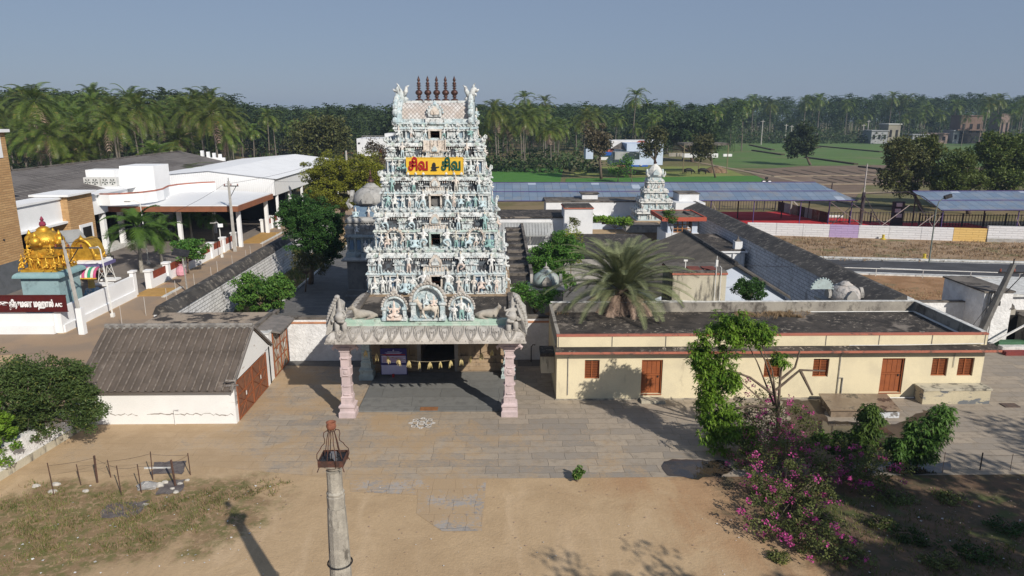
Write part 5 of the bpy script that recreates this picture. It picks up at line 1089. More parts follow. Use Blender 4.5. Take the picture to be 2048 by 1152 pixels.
MB().sq((X,Y,3.3),[(2.25,0),(2.3,.12),(2.0,.3)]).build('cornice',SG,s1)
mb=MB().sq((X,Y,3.6),[(1.95,0),(1.95,.35),(1.85,.4),(1.72,.42),(1.72,1.55),(1.98,1.6),(2.02,1.72),(1.9,1.9)]); mb.build('lower_storey',SB,s1)
mb=MB()
for ax in (0,1):
    for k in range(7):
        p=-1.75+k*3.5/6
        for ff in (-1,1):
            c=(X+p,Y+ff*1.78) if ax==0 else (X+ff*1.78,Y+p); mb.sq((c[0],c[1],4.0),[(.1,0),(.1,.08),(.05,.12),(.05,.9),(.11,1.0),(.08,1.05),(.13,1.2)])
mb.build('colonnette',SB,s1); mb=MB()
for ax in (0,1):
    for k in range(6):
        p=-1.46+k*3.5/6
        for ff in (-1,1):
            if ax==0: mb.box(X+p-.15,Y+ff*1.74-.02,4.2,X+p+.15,Y+ff*1.74+.02,5.0)
            else: mb.box(X+ff*1.74-.02,Y+p-.15,4.2,X+ff*1.74+.02,Y+p+.15,5.0)
mb.build('niche',SBD,s1)
mb=MB().sq((X,Y,5.5),[(1.7,0),(1.7,.9),(1.88,.95),(1.9,1.1),(1.75,1.3),(1.5,1.35)])
for s in (-1,1):
    for t in (-1,1): mb.lathe((X+s*1.6,Y+t*1.6,5.5),[(.36,0),(.36,.35),(.44,.4),(.42,.55),(.25,.72),(.05,.9)],8)
for q in range(4): an=q*PI/2; aedicule(mb,mb,mb,X+(1.75*math.sin(an)),Y-1.75*math.cos(an),5.5,1.1 if q%2==0 else .01,.9,.2,'vault') if q%2==0 else None
mb.build('upper_storey',SG,s1)
for s in (-1,1): statue(s1,'sit',X+s*.95,Y-1.85,5.6,.85,mat=None); statue(s1,'lotus',X+s*1.05,Y-1.5,6.85,1.0)
statue(s1,'stand',X-.3,Y-1.95,4.05,.95); statue(s1,'stand',X,Y-1.5,6.85,.8); statue(s1,'stand',X+1.9,Y-.6,5.6,.9,PI/2)
mb=MB().sq((X,Y,6.8),[(1.25,0),(1.25,.9)]); mb.build('neck_core',SBD,s1); mb=MB()
for k in range(12): q=2*PI*k/12; mb.lathe((X+1.3*math.cos(q),Y+1.3*math.sin(q),6.8),[(.1,0),(.06,.1),(.06,.65),(.13,.85)],6)
mb.build('neck_colonnette',SG,s1)
domeparts(s1,X,Y,7.6,1.42,SG,SG,36); MB().lathe((X,Y,9.5),[(.15,0),(.3,.1),(.28,.25),(.1,.35),(.18,.45),(.05,.55),(.1,.68),(.01,1.1)],10).build('finial',COP,s1)
for s in (-1,1): MB().tube([(X+s*1.45,Y-1.3,7.6),(X+s*1.7,Y-1.4,8.0),(X+s*1.55,Y-1.4,8.35)],[.25,.15,.03],6).build('corner_crest',SG,s1)
# ================================================================ FRONT LEFT: SHED, GATES, FLAT ROOF
SHEET=M('asbestos_sheet',(.125,.102,.086),(.095,.078,.066),.9,(.4,.6),(.19,.16,.135),(1,1,1),1.3,(.60,.72),fine=.2,fs=20,bd=.02)
SHW=M('shed_white',(.76,.76,.75),(.72,.72,.71),.7,(.4,.65),(.40,.33,.27),(.3,1,2.2),1.1,(.62,.68),fine=.05)
GREYCAP=M('gable_cap',(.20,.18,.165),(.15,.14,.13),2)
RGATE=M('gate_rust',(.30,.10,.04),(.22,.075,.035),3,(.4,.6),fine=.15,rough=.6)
sh=T('shed','low white shed with brown corrugated sheet roof in front of the left wall','shed',(-16.5,35,0))
sx0,sx1=-20.6,-13.2; sy0,sy1=33.0,38.6; ez,rz2,ry=1.95,4.0,36.3
MB().prism([(sy0,0),(sy1,0),(sy1,ez+.25),(ry,rz2-.12),(sy0,ez-.06)],sx0,sx0+.25,'x').build('side_wall',SHW,sh)
gatey0,gatey1=33.35,37.85
mb=MB().prism([(sy0,1.9),(gatey0,1.9),(gatey0,2.12),(sy1,2.12),(sy1,2.2),(ry,3.86),(sy0,1.96)],sx1-.25,sx1,'x'); mb.box(sx1-.25,sy0,0,sx1,gatey0,1.9); mb.box(sx1-.25,gatey1,0,sx1,sy1,2.15); mb.build('gable_wall',SHW,sh)
MB().box(sx0+.25,sy0,0,sx1-.25,sy0+.22,1.93).build('front_wall',SHW,sh); MB().box(sx0,sy1-.2,0,sx1,sy1,2.2).build('back_wall',SHW,sh)
MB().box(sx1-2.2,sy0+.5,0,sx1-2.1,sy1-.3,1.9).build('interior',DARK,sh)
def corrug(x0,x1,ylo,zlo,yhi,zhi,n,amp,mb,rows=1):
    # trapezoid ribs running down the slope
    R=[[],[]]; dy=yhi-ylo; dz=zhi-zlo; L=math.hypot(dy,dz); ny,nz=-dz/L,dy/L
    for i in range(n):
        w_=(x1-x0)/n; xa=x0+i*w_
        for f,a in ((0,0),(.72,0),(.80,1),(.92,1),(1.0,0)):
            for r_,(y,z) in enumerate(((ylo,zlo),(yhi,zhi))): R[r_].append((xa+f*w_,y+ny*amp*a,z+nz*amp*a))
    mb.grid(R)
mb=MB(); corrug(sx0-.35,sx1+.03,32.62,1.86,34.9,3.17,21,.10,mb); corrug(sx0-.35,sx1+.03,34.8,3.16,36.3,4.06,21,.10,mb); corrug(sx0-.35,sx1+.03,39.0,2.15,36.3,4.06,21,.10,mb)
mb.quad((sx0-.35,32.62,1.82),(sx1+.03,32.62,1.82),(sx1+.03,36.3,4.0),(sx0-.35,36.3,4.0)); mb.quad((sx0-.35,39,2.1),(sx1+.03,39,2.1),(sx1+.03,36.3,4.0),(sx0-.35,36.3,4.0))
mb.build('sheet_roof',SHEET,sh); RM=M('rib_highlight',(.21,.18,.155),(.12,.10,.085),5,(.4,.6))  # lighter rib colour paints the sun catching the sheet ribs
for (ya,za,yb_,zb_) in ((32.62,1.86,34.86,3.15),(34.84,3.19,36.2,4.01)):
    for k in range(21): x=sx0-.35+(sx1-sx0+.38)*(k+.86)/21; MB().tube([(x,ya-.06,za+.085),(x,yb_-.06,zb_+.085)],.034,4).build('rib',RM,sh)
mb=MB()
for k in range(21): x=sx0-.35+(sx1-sx0+.38)*(k+.86)/21; mb.ball((x,36.15,4.03),.11,6,4,1,1.2,.7)
mb.tube([(sx0-.35,36.35,4.1),(sx1,36.35,4.1)],.14,7); mb.build('ridge_mortar',M('mortar',(.25,.235,.215),(.15,.14,.13),3,(.4,.6)),sh)
mb=MB(); mb.hexa([(sx1+.03,32.6,1.8),(sx1+.1,32.6,1.8),(sx1+.1,36.3,4.0),(sx1+.03,36.3,4.0)],[(sx1+.03,32.6,1.95),(sx1+.1,32.6,1.95),(sx1+.1,36.3,4.15),(sx1+.03,36.3,4.15)]); mb.hexa([(sx1+.03,36.3,4.0),(sx1+.1,36.3,4.0),(sx1+.1,39,2.1),(sx1+.03,39,2.1)],[(sx1+.03,36.3,4.15),(sx1+.1,36.3,4.15),(sx1+.1,39,2.22),(sx1+.03,39,2.22)]); mb.build('barge_board',GREYCAP,sh)
cr=random.Random(2)
for x_a,x_b in ((-19.6,-18.1),(-17.6,-13.4)):
    mb=MB(); x=x_a; z=.52
    while x<x_b: dx_=cr.uniform(.08,.2); z2=.52+cr.uniform(-.07,.07); w_=cr.uniform(.012,.045); mb.quad((x,sy0-.004,z-w_),(x+dx_,sy0-.004,z2-w_),(x+dx_,sy0-.004,z2+w_*.4),(x,sy0-.004,z+w_*.4)); x+=dx_; z=z2
    mb.build('crack',M('crack_grey',(.30,.27,.24),(.22,.19,.17),8),sh)
MB().tube([(-16.2,32.9,.02),(-16.2,32.9,.8),(-15.9,32.8,.86)],.02,5).build('tap_pipe',PIPEW,sh)
mb=MB(); mb.tube([(-13.05,32.9,1.1),(-13.05,32.9,2.4)],.03,6); mb.tube([(-13.6,32.85,2.05),(-12.9,32.85,2.1)],.05,5); mb.tube([(-13.05,32.9,2.3),(-13.4,32.6,2.45)],.04,5); lmp=mb.build('wall_lamp',M('lamp_grey',(.14,.12,.11),(.3,.28,.26),8),sh)
def gate(root,x,y0,y1,z0,z1,m,panel,leafs=2):
    w_=(y1-y0)/leafs
    for L in range(leafs):
        a,b=y0+L*w_+.02,y0+(L+1)*w_-.02; mb=MB(); r=.028
        for y in (a,b): mb.box(x-r,y-r,z0,x+r,y+r,z1)
        for z in (z0+.03,z0+(z1-z0)*.33,z0+(z1-z0)*.62,z1-.05): mb.box(x-r,a+r,z-.02,x+r,b-r,z+.02)
        mb.tube([(x,a,z0),(x,b,z0+(z1-z0)*.6)],.018,4); mb.tube([(x,b,z0),(x,a,z0+(z1-z0)*.6)],.018,4); mb.tube([(x,(a+b)/2,z0),(x,(a+b)/2,z1)],.014,4)
        mb.tube([(x,a,z1-.02),(x,(a+b)/2,z0+(z1-z0)*.5)],.014,4); mb.tube([(x,b,z1-.02),(x,(a+b)/2,z0+(z1-z0)*.5)],.014,4)
        lf=mb.build('gate_leaf',m,root); MB().box(x-.045,a+.03,z0+.03,x-.032,b-.03,z1-.05).build('mesh_panel',panel,lf)
        MB().box(x+.03,(a+b)/2-.05,z0+(z1-z0)*.45,x+.05,(a+b)/2+.04,z0+(z1-z0)*.55).build('notice_tag',PIPEW,lf)
gp=M('gate_panel_rust',(.22,.10,.055),(.17,.08,.05),2,fine=.2); gp2=M('gate_panel_grey',(.40,.38,.33),(.42,.33,.2),.8,(.45,.6),fine=.15)
t=T('shed_gate','double rusty iron gate in the open side of the white shed','gate',(sx1,35.6,0)); gate(t,sx1+.02,gatey0,gatey1,.03,2.1,RGATE,gp)
# second gate further back with white posts and a little sloping tin roof
gx=-13.25
t=T('lane_gate','tall rusty gate with pale panels under a small canopy left of the white wall','gate',(gx,41,0)); gate(t,gx+.03,39.35,42.0,.05,2.75,RGATE,gp2)
g=T('gate_post','white gate post block between the shed and the tall gate','gate post',(gx-.3,39,0)); MB().box(gx-.75,38.75,0,gx,39.3,2.85).build('post',SHW,g); MB().box(gx-.82,38.7,2.85,gx+.05,39.35,2.93).build('cap',KERBW,g)
g=T('gate_canopy','narrow grey sloping canopy over the tall gate','canopy',(gx,40.7,2.8)); MB().hexa([(gx-1.0,39.2,2.98),(gx+.55,39.2,2.74),(gx+.55,42.3,2.74),(gx-1.0,42.3,2.98)],[(gx-1.0,39.2,3.06),(gx+.55,39.2,2.82),(gx+.55,42.3,2.82),(gx-1.0,42.3,3.06)]).build('slab',GREYCAP,g); MB().box(gx-1.05,39.15,3.0,gx-.8,42.3,3.16).build('ridge',ROOFG,g)
g=T('flat_roof_building','low building with patchy black and tan flat roof behind the white shed','building',(-17.5,41,0)); MB().box(-21.2,39.4,0,-14.3,43.3,2.6).build('wall',WHR,g)
PATCH=M('patchy_roof',(.36,.29,.22),(.27,.225,.18),.8,(.4,.6),(.05,.043,.038),(1,1,1),.7,(.46,.54),fine=.25,fs=12,bd=.03)
MB().box(-21.5,39.2,2.6,-14.2,43.6,2.8).build('flat_roof',PATCH,g); MB().box(-14.3,39.2,2.8,-14.05,43.6,3.0).build('roof_kerb',ROOFG,g)
# boundary wall along the left edge of the yard
g=T('yard_wall','low whitewashed wall with grey foot running forward under the left tree','wall',(-20,26,0)); MB().hexa([(-20.78,33.1,0),(-20.4,33.1,0),(-22.5,16,0),(-22.95,16,0)],[(-20.78,33.1,.35),(-20.4,33.1,.35),(-22.5,16,.35),(-22.95,16,.35)]).build('grey_foot',CREAMD,g); MB().hexa([(-20.75,33.1,0),(-20.45,33.1,0),(-22.6,16,0),(-22.9,16,0)],[(-20.75,33.1,1.3),(-20.45,33.1,1.3),(-22.6,16,1.3),(-22.9,16,1.3)]).build('face',WHR,g)
# ================================================================ LEFT: BOUNDARY WALL OF THE MARRIAGE HALL
CLW=M('clean_white',(.80,.81,.82),(.75,.76,.77),.6,(.4,.65),fine=.04); BRP=M('brown_panel',(.22,.055,.03),(.18,.045,.026),2,fine=.1,rough=.5)
bx=-30.9
g=T('boundary_wall','tall clean white wall with a stepped base along the lane, front corner run','wall',(bx,54,0))
MB().box(bx-.3,48.45,0,bx,58.6,1.75).build('face',CLW,g); mb=MB(); mb.box(bx,48.5,0,bx+.14,58.6,.55); mb.build('stepped_base',CLW,g)
MB().box(bx-.42,48.35,0,bx+.04,48.9,2.35).build('end_post',CLW,g); mb=MB(); mb.box(bx-.3,58.6,0,bx+.02,59.1,2.05); mb.box(bx-.38,58.52,2.05,bx+.1,59.18,2.2); mb.build('gate_pillar',CLW,g)
g=T('sign_wall','white front wall carrying a maroon name board at the left edge','wall',(-36,48.3,0)); MB().box(-48,48.2,0,bx-.42,48.5,1.45).build('face',CLW,g); MB().box(-48,48.04,0,bx-.42,48.2,.62).build('stepped_base',CLW,g)
nb=T('name_board','maroon name board with raised white Tamil letters on the white front wall','sign',(-36,48.2,1.4)); MARN=M('maroon_board',(.085,.012,.012),(.07,.01,.011),2,fine=.05,rough=.4)
zA=W(10,623,48.1)[2]; zB=W(10,592,48.1)[2]; xR=W(131,600,48.1)[0]
MB().box(-47,48.12,zA,xR,48.19,zB).build('panel',MARN,nb); LW=M('letter_white',(.80,.80,.80),(.76,.76,.76),3)
mb=MB(); mb.box(-47,48.1,zB,xR+.04,48.2,zB+.05); mb.box(-47,48.1,zA-.05,xR+.04,48.2,zA); mb.build('frame',MARN,nb)
xs=W(19,610,48.1)[0]; xe=W(108,610,48.1)[0]; hz=zA+(zB-zA)*.30
xm=W(68,610,48.1)[0]
glyphs('\u0ba4\u0bbf\u0bb0\u0bc1\u0bae\u0ba3',xs,48.10,hz,.62,LW,nb,width=(xm-xs)*.93,bold=.022)
glyphs('\u0bae\u0bb9\u0bbe\u0bb2\u0bcd',xm,48.10,hz,.62,LW,nb,width=(xe-xm)*.98,bold=.022)
glyphs('A/C',W(110,612,48.1)[0],48.10,hz,.36,LW,nb,bold=.014,width=.50)
glyphs('\u0b9a\u0bc1',W(-22,610,48.1)[0],48.10,hz,.62,LW,nb,width=1.35,bold=.022)
glyphs('\u0b95\u0bcb\u0bb5\u0bc8',W(-170,610,48.1)[0],48.10,hz,.62,LW,nb,width=4.4,bold=.022)
# pillared boundary wall with brown panels
k=0
for (ya,yb) in ((61.5,82.0),(92.4,106)):
    n=int((yb-ya)/3.0); L=(yb-ya)/n
    g=T('panel_wall','white boundary wall with brown panels between capped pillars, '+('near run beside the round clipped tree' if ya<80 else 'far run beyond the carport'),'wall',(bx,(ya+yb)/2,0),'brown panel walls along the lane')
    MB().box(bx-.25,ya,0,bx,yb,.75).build('base_wall',CLW,g)
    for i in range(n+1):
        y=ya+L*i; mb=MB(); mb.box(bx-.38,y-.25,0,bx+.12,y+.25,1.55); mb.box(bx-.46,y-.33,1.55,bx+.2,y+.33,1.7); mb.build('pillar',CLW,g)
        if i<n:
            p=MB(); p.box(bx-.16,y+.25,.75,bx-.1,y+L-.25,1.4)
            for q in range(12): yy=y+.32+(L-.7)*q/11; p.box(bx-.1,yy-.03,.75,bx-.06,yy+.03,1.4)
            p.build('brown_panel',BRP,g)
# ================================================================ GOLDEN VIMANA SHRINE
GOLD=NT('gold_paint'); GOLD.b.inputs['Metallic'].default_value=.55; v=GOLD.coord(); GOLD=GOLD.out(GOLD.mix(GOLD.ramp(GOLD.noise(v,2.5,4),.4,.65),(.68,.40,.05),(.46,.25,.03)),.42,GOLD.noise(v,16,3),.02)
gs=T('gold_shrine','pale blue shrine crowned by a gold dome with gold figures behind the name board','shrine',(-36,52.5,0))
AQ=M('aqua_wall',(.28,.40,.42),(.25,.365,.385),.8,(.4,.65),(.18,.25,.27),gs=1.5,fine=.07); AQ2=M('aqua_trim',(.20,.33,.35),(.24,.37,.385),1.5)
zt=W(60,545,50.6)[2]; xl=W(48,600,50.6)[0]; xr=W(122,600,50.6)[0]; cx=(xl+xr)/2; hw=(xr-xl)/2; cy=50.6+hw
MB().box(xl,cy-hw,0,xr,cy+hw,zt-.35).build('wall',AQ,gs)
MB().sq((cx,cy,0),[(hw+.3,0),(hw+.3,.5),(hw+.12,.6),(hw+.12,.8)]).build('plinth',AQ2,gs); mb=MB(); curved_cornice(mb,xl-.02,xr+.02,cy-hw,cy+hw,zt-.35,zt,.36,5); mb.build('cornice',AQ2,gs)
z=zt
mb=MB().sq((cx,cy,z),[(hw*.96,0),(hw*.96,.18),(hw*.8,.25),(hw*.62,.3),(hw*.62,.95),(hw*.74,1.0),(hw*.72,1.18),(hw*.55,1.25),(hw*.5,1.7),(hw*.64,1.75),(hw*.6,1.9)])
for k in range(7):
    p=-hw*.66+k*hw*.22
    for ff in (-1,1): mb.sq((cx+p,cy+ff*hw*.63,z+.3),[(.05,0),(.03,.1),(.03,.5),(.06,.62)]); mb.sq((cx+ff*hw*.63,cy+p,z+.3),[(.05,0),(.03,.1),(.03,.5),(.06,.62)])
for ff in (-1,1): kudu(mb,cx,cy+ff*hw*.73,z+1.12,.22,'y',ff,.1); kudu(mb,cx+ff*hw*.73,cy,z+1.12,.22,'x',ff,.1)
mb.build('gold_tier',GOLD,gs)
R=hw*.70; mb=MB().lathe((cx,cy,z+1.85),[(R*.9,0),(R*1.05,.1),(R*1.12,.35),(R*1.0,.62),(R*.78,.85),(R*.5,1.0),(R*.45,1.05),(R*.5,1.1),(R*.3,1.25),(R*.12,1.35)],40,1,1,1,.03)
for k in range(24): q=2*PI*k/24; mb.ball((cx+R*1.1*math.cos(q),cy+R*1.1*math.sin(q),z+2.15),.1,5,4,1,1,1.6)
mb.build('gold_dome',GOLD,gs,True)
for q in range(4):
    an=q*PI/2+.0; mb=MB(); X=cx+R*1.15*math.sin(an); Y=cy-R*1.15*math.cos(an); mb.ball((X,Y,z+2.2),.36,9,6); mb.lathe((X,Y,z+2.5),[(.2,0),(.12,.2),(.02,.4)],7)
    for s in (-1,1): mb.ball((X+s*.3*math.cos(an),Y+s*.3*math.sin(an),z+2.0),.16,6,4)
    mb.build('gold_arch',GOLD,gs,True)
MB().lathe((cx,cy,z+3.15),[(.16,0),(.24,.12),(.2,.3),(.08,.4),(.14,.5),(.02,.75)],10).build('garlanded_finial',M('flower_garland',(.30,.03,.08),(.12,.04,.05),14,(.4,.6)),gs)
rr=random.Random(8)
for ff in range(4):
    for i in range(5):
        p=-hw*.86+i*hw*.43; pos=[(cx+p,cy-hw*.86,0),(cx+hw*.86,cy+p,PI/2),(cx+p,cy+hw*.86,PI),(cx-hw*.86,cy+p,-PI/2)][ff]
        statue(gs,rr.choice(['lotus','sit','raise','dance']),pos[0],pos[1],z+.2,1.05,pos[2],'gold_statue',mat=GOLD)
for s in (-1,1):
    for t2 in (-1,1): statue(gs,'lotus',cx+s*hw*.62,cy+t2*hw*.62,z+1.2,.95,0 if t2<0 else PI,'gold_statue',mat=GOLD)
# gold arch hall roof and gold conch-like statue behind, striped awning
mb=MB(); hx=-32.75; hy=55.2; zt=3.95; P=[(hx+(.85)*math.cos(q)*1.0,zt+.05+1.5*math.sin(q)) for q in [PI*i/14 for i in range(15)]]; mb.prism([(hx-.85,zt-.3)]+P[::-1]+[(hx+.85,zt-.3)],hy,hy+1.6); ga=mb.build('gold_vault',GOLD,gs)
mb=MB(); mb.ring((hx,hy-.05,zt+.05),.9,.14,0,PI,18,7,sz=1.65); mb.lathe((hx,hy,zt+1.5),[(.2,0),(.28,.1),(.12,.22),(.02,.4)],8); mb.build('vault_rib',GOLD,ga,True)
mb=MB(); mb.tube([(hx+.9,hy,zt+.12),(hx+1.3,hy,zt+.15),(hx+1.6,hy,zt+.35),(hx+1.75,hy,zt+.6)],[.26,.22,.12,.03],9); mb.ball((hx+1.0,hy-.1,zt+.3),.15,8,5); mb.tube([(hx+1.55,hy,zt+.35),(hx+1.85,hy-.1,zt+.28)],[.07,.03],6); mb.build('gold_bull',GOLD,gs,True)
sa=T('striped_awning','curved awning with pink, green and white stripes on a yellow pillar by the gold shrine','awning',(-33.5,56,0))
aw0,aw1=-32.9,-30.95; ay=54.2; az=3.45
mb=MB(); mb.box(aw0,ay-.1,az+.0,aw1,ay+2.2,az+.25); mb.build('roof_slab',M('purple_edge',(.14,.12,.26),(.1,.09,.2),3),sa); MB().box(aw0-.6,ay+.3,az+.25,aw1-.1,ay+2.0,az+.4).build('white_top',CLW,sa)
cols=[M('stripe_pink',(.55,.10,.22)),M('stripe_white',(.72,.70,.66)),M('stripe_green',(.05,.35,.18))]
n=9
for i in range(n):
    xa=aw0+(aw1-aw0)*i/n; xb=xa+(aw1-aw0)/n-.02; R=[]
    for j in range(5): q=PI/2*j/4; R.append([(xa,ay-.1-.75*math.cos(PI/2-q),az+.1-.75*(1-math.sin(PI/2-q))),(xb,ay-.1-.75*math.cos(PI/2-q),az+.1-.75*(1-math.sin(PI/2-q)))])
    MB().grid(R).build('leaf_stripe',cols[[0,1,2,1][i%4]],sa)
mb=MB(); 
for k in range(26): mb.ball((aw0+(aw1-aw0)*k/25,ay-.86,az-.66),.07,5,4)
mb.build('gold_bead',GOLD,sa)
YC=M('pillar_yellow',(.58,.42,.12),(.50,.36,.12),3); BC=M('pillar_blue',(.12,.32,.50),(.5,.55,.6),7,(.5,.55)); px_,py_=G(186,589)[:2]
MB().sq((px_,py_,0),[(.5,0),(.5,.2),(.42,.25),(.42,.42),(.36,.5),(.36,.6)]).build('blue_base',BC,sa); MB().lathe((px_,py_,.6),[(.3,0),(.26,.1),(.24,.6),(.28,.65),(.24,.7),(.22,1.9),(.28,2.0)],8).build('yellow_pillar',YC,sa); MB().lathe((px_,py_,2.6),[(.25,0),(.4,.15),(.25,.3),(.36,.45),(.5,.6)],10).build('carved_capital',BRP,sa)
# coloured parked cart of carved figures under the awning, floodlight stands
ct=T('processional_cart','low wooden cart with painted parts standing under the striped awning','cart',(-33,57,0)); X,Y=G(163,560)[:2]
MB().box(X-1.3,Y,.45,X+1.5,Y+1.3,.62).build('deck',TEAK,ct); mb=MB(); mb.tube([(X-1.2,Y+.6,.9),(X-.2,Y+.6,1.15),(X+.9,Y+.6,.95)],[.2,.32,.12],8); mb.build('painted_figure',M('teal_paint',(.06,.30,.24),(.4,.16,.05),4,(.5,.55)),ct)
for s in (-1,1):
    for t2 in (0,1): mb=MB().lathe((0,0,0),[(.28,-.05),(.3,0),(.28,.05)],12); V=[(X+s+v_[0],Y+.1+t2*1.1+v_[2],.3+v_[1]) for v_ in mb.v]; MB().add(V,mb.f).build('wheel',BLK,ct)
def flood(px,py,lab):
    X,Y=G(px,py)[:2]; f=T('floodlight_stand',lab,'floodlight',(X,Y,0),'floodlight stands by the awning'); MB().box(X-.7,Y-.5,.02,X+.7,Y+.5,.16).build('plinth',CLW,f); mb=MB()
    for s in (-1,1): mb.tube([(X+s*.45,Y,.16),(X+s*.12,Y,1.7)],.03,5); mb.tube([(X+s*.35,Y,.5),(X-s*.2,Y,1.3)],.02,4)
    mb.build('stand',PIPEW,f); MB().rbox((X,Y,2.0),(.9,.3,.62),.2,-.2).build('lamp_head',BLK,f); MB().rbox((X-.03,Y-.17,2.0),(.7,.03,.45),.2,-.2).build('glass',PIPEW,f)
flood(207,570,'floodlight on a lattice stand right of the yellow pillar'); flood(222,560,'floodlight with pale glass farther right of the yellow pillar')
# ================================================================ BRICK TOWER AND MARRIAGE HALL
def brickmat(name,c1,c2,mor,bw=.9,rh=.26):
    m=blocks(name,c1,c2,mor,bw,rh); return m
BRK=blocks('tan_brick',(.52,.33,.16),(.42,.25,.115),(.34,.22,.12),.75,.2)
bt=T('brick_tower','tall tan brick tower with a white top at the left edge','building',(-46,56,0)); e0=-42.3
MB().box(-52,49,0,e0,62.6,13.5).build('wall',BRK,bt); MB().box(-52.2,48.8,13.5,e0+.35,62.8,13.75).build('cap',CLW,bt)
mb=MB(); mb.box(e0,59.9,11.4,e0+.06,61.9,13.3); mb.build('window_surround',CLW,bt); MB().box(e0+.06,60.2,11.7,e0+.1,61.2,12.9).build('window',BRK,bt); MB().box(e0,49,0,e0+.08,62.65,2.6).build('grey_base',M('dark_grey_base',(.12,.13,.145),(.1,.11,.12),2),bt)
for y_,z_ in ((58.6,7.2),(60.3,4.6)): MB().ball((e0+.02,y_,z_),.1,8,5).build('vent_hole',BLK,bt)
CORR=NT('grey_hall_sheets'); v=CORR.coord(); wv=CORR.n('ShaderNodeTexWave',Vector=v,Scale=.9,Distortion=.4,_bands_direction='Y').outputs['Fac']
bd_=CORR.n('ShaderNodeTexBrick',Vector=CORR.coord((1,1,1),(0,0,PI/2))); bd_.inputs['Scale'].default_value=1; bd_.inputs['Brick Width'].default_value=1.1; bd_.inputs['Row Height'].default_value=3.2; bd_.inputs['Mortar Size'].default_value=.03; bd_.inputs['Mortar'].default_value=(.36,.34,.31,1); bd_.inputs['Color1'].default_value=(.088,.078,.073,1); bd_.inputs['Color2'].default_value=(.12,.108,.10,1)
CORR=CORR.out(CORR.mix(CORR.ramp(CORR.noise(CORR.coord((1,.25,1)),.5,5,.7),.4,.65),bd_.outputs['Color'],(.17,.155,.145)),.85,wv,.06)
hl=T('marriage_hall','long white marriage hall with a grey corrugated roof behind the gold shrine','building',(-55,95,0))
MB().box(-64,63,0,-46.2,124,6.3).build('wall',CLW,hl)
zr=8.8; RX=-55.
MB().add([(-45.2,62.8,6.6),(-45.2,125,6.6),(RX,125,zr),(RX,62.8,zr),(-65,62.8,6.6),(-65,125,6.6)],[(0,1,2,3),(3,2,5,4)]).build('sheet_roof',CORR,hl)
mb=MB(); mb.box(RX-.2,62.7,zr-.02,RX+.2,125,zr+.12); mb.build('ridge_cap',ROOFG,hl)
mb=MB()
for k in range(4): mb.box(-51.5+k*1.0,124.6,zr-.9-.2*k,-51.1+k*1.0,125.2,zr+.1-.2*k)
mb.box(-52,124.5,zr-1.7,-47.6,125.3,zr-1.1); mb.build('end_parapet',CLW,hl)
mb=MB(); mb.box(-46.2,62.6,4.55,-44.0,71.6,6.75); mb.build('front_fascia',CLW,hl); mb=MB(); mb.box(-46.3,62.5,6.75,-43.8,71.6,6.95); mb.box(-46.2,62.5,4.35,-43.5,71.6,4.55); mb.build('fascia_ledge',CLW,hl)
MB().box(-46.2,71.6,0,-43.3,76.0,7.0).build('brick_bay',BRK,hl); MB().box(-46.8,71.2,7.0,-42.9,76.3,7.2).build('bay_cap',CLW,hl)
MB().box(-43.3,73.0,2.2,-43.2,75.3,3.9).build('bay_window_surround',CLW,hl); MB().box(-43.2,73.4,2.5,-43.15,74.9,3.6).build('bay_window',DARK,hl)
mb=MB(); mb.box(-46.2,76.0,4.4,-43.9,84.5,6.5); mb.box(-46.3,76.3,6.5,-43.6,86.0,6.68); mb.build('upper_band',CLW,hl)
MB().box(-48.2,84.0,6.6,-44.9,86.0,8.7).build('roof_block',CLW,hl); MB().box(-45.3,86,4.2,-41.3,90,9.0).build('roof_block',CLW,hl)
MB().box(-46.2,84.5,4.3,-39.4,94,5.4).build('low_block',CLW,hl)
mb=MB()
for y in (64.0,79.1,82.8,86.5,90): MB().box(-44.6,y,0,-44.1,y+.5,4.5).build('column',CLW,hl)
MB().box(-46.25,62.7,0,-46.2,94,4.4).build('verandah_wall',M('grey_wall',(.40,.42,.42),(.35,.37,.37),1),hl)
for y in (66,69.4,77.4,80.5,84,88): MB().box(-46.2,y,1.2,-46.15,y+1.5,3.2).build('window',DARK,hl)
mb=MB(); mb.box(-46.2,62.7,.0,-43.6,94,.3); mb.build('verandah_step',KERBW,hl)
def acunit(x,y,z,lab):
    a=T('air_conditioner',lab,'air conditioner',(x,y,z),'air conditioner units on the hall'); MB().box(x,y,z,x+1.75,y+.6,z+1.0).build('case',M('ac_white',(.62,.62,.60),(.55,.55,.53),3),a)
    for k in (0,1):
        xc=x+.45+k*.85; R=.36; f=MB().add([(xc+R*math.cos(q),y-.02,z+.5+R*math.sin(q)) for q in [2*PI*i/16 for i in range(16)]],[tuple(range(16))]).build('fan_recess',M('fan_dark',(.12,.13,.12)),a)
        for b in range(5): q=b*2*PI/5; MB().add([(xc,y-.04,z+.5),(xc+R*math.cos(q),y-.04,z+.5+R*math.sin(q)),(xc+R*math.cos(q+.6),y-.04,z+.5+R*math.sin(q+.6))],[(0,1,2)]).build('fan_blade',M('ac_white',(0,0,0)),f)
acunit(-48.1,83.2,6.9,'double fan air conditioner on the white hall roof ledge, left of two'); acunit(-46.1,83.2,6.9,'double fan air conditioner on the white hall roof ledge, right of two')
MB().box(-48.4,83.0,6.5,-44.0,84.0,6.88).build('unit_ledge',CLW,hl)
mb=MB(); P=[(-43.9,78.2),(-42.6,78.0),(-41.2,78.6),(-39.9,80.0),(-39.3,81.8),(-39.3,83.6),(-39.8,85.4),(-40.2,87.0),(-39.9,88.8),(-39.0,90.3),(-37.8,91.4),(-36.6,92.0)]
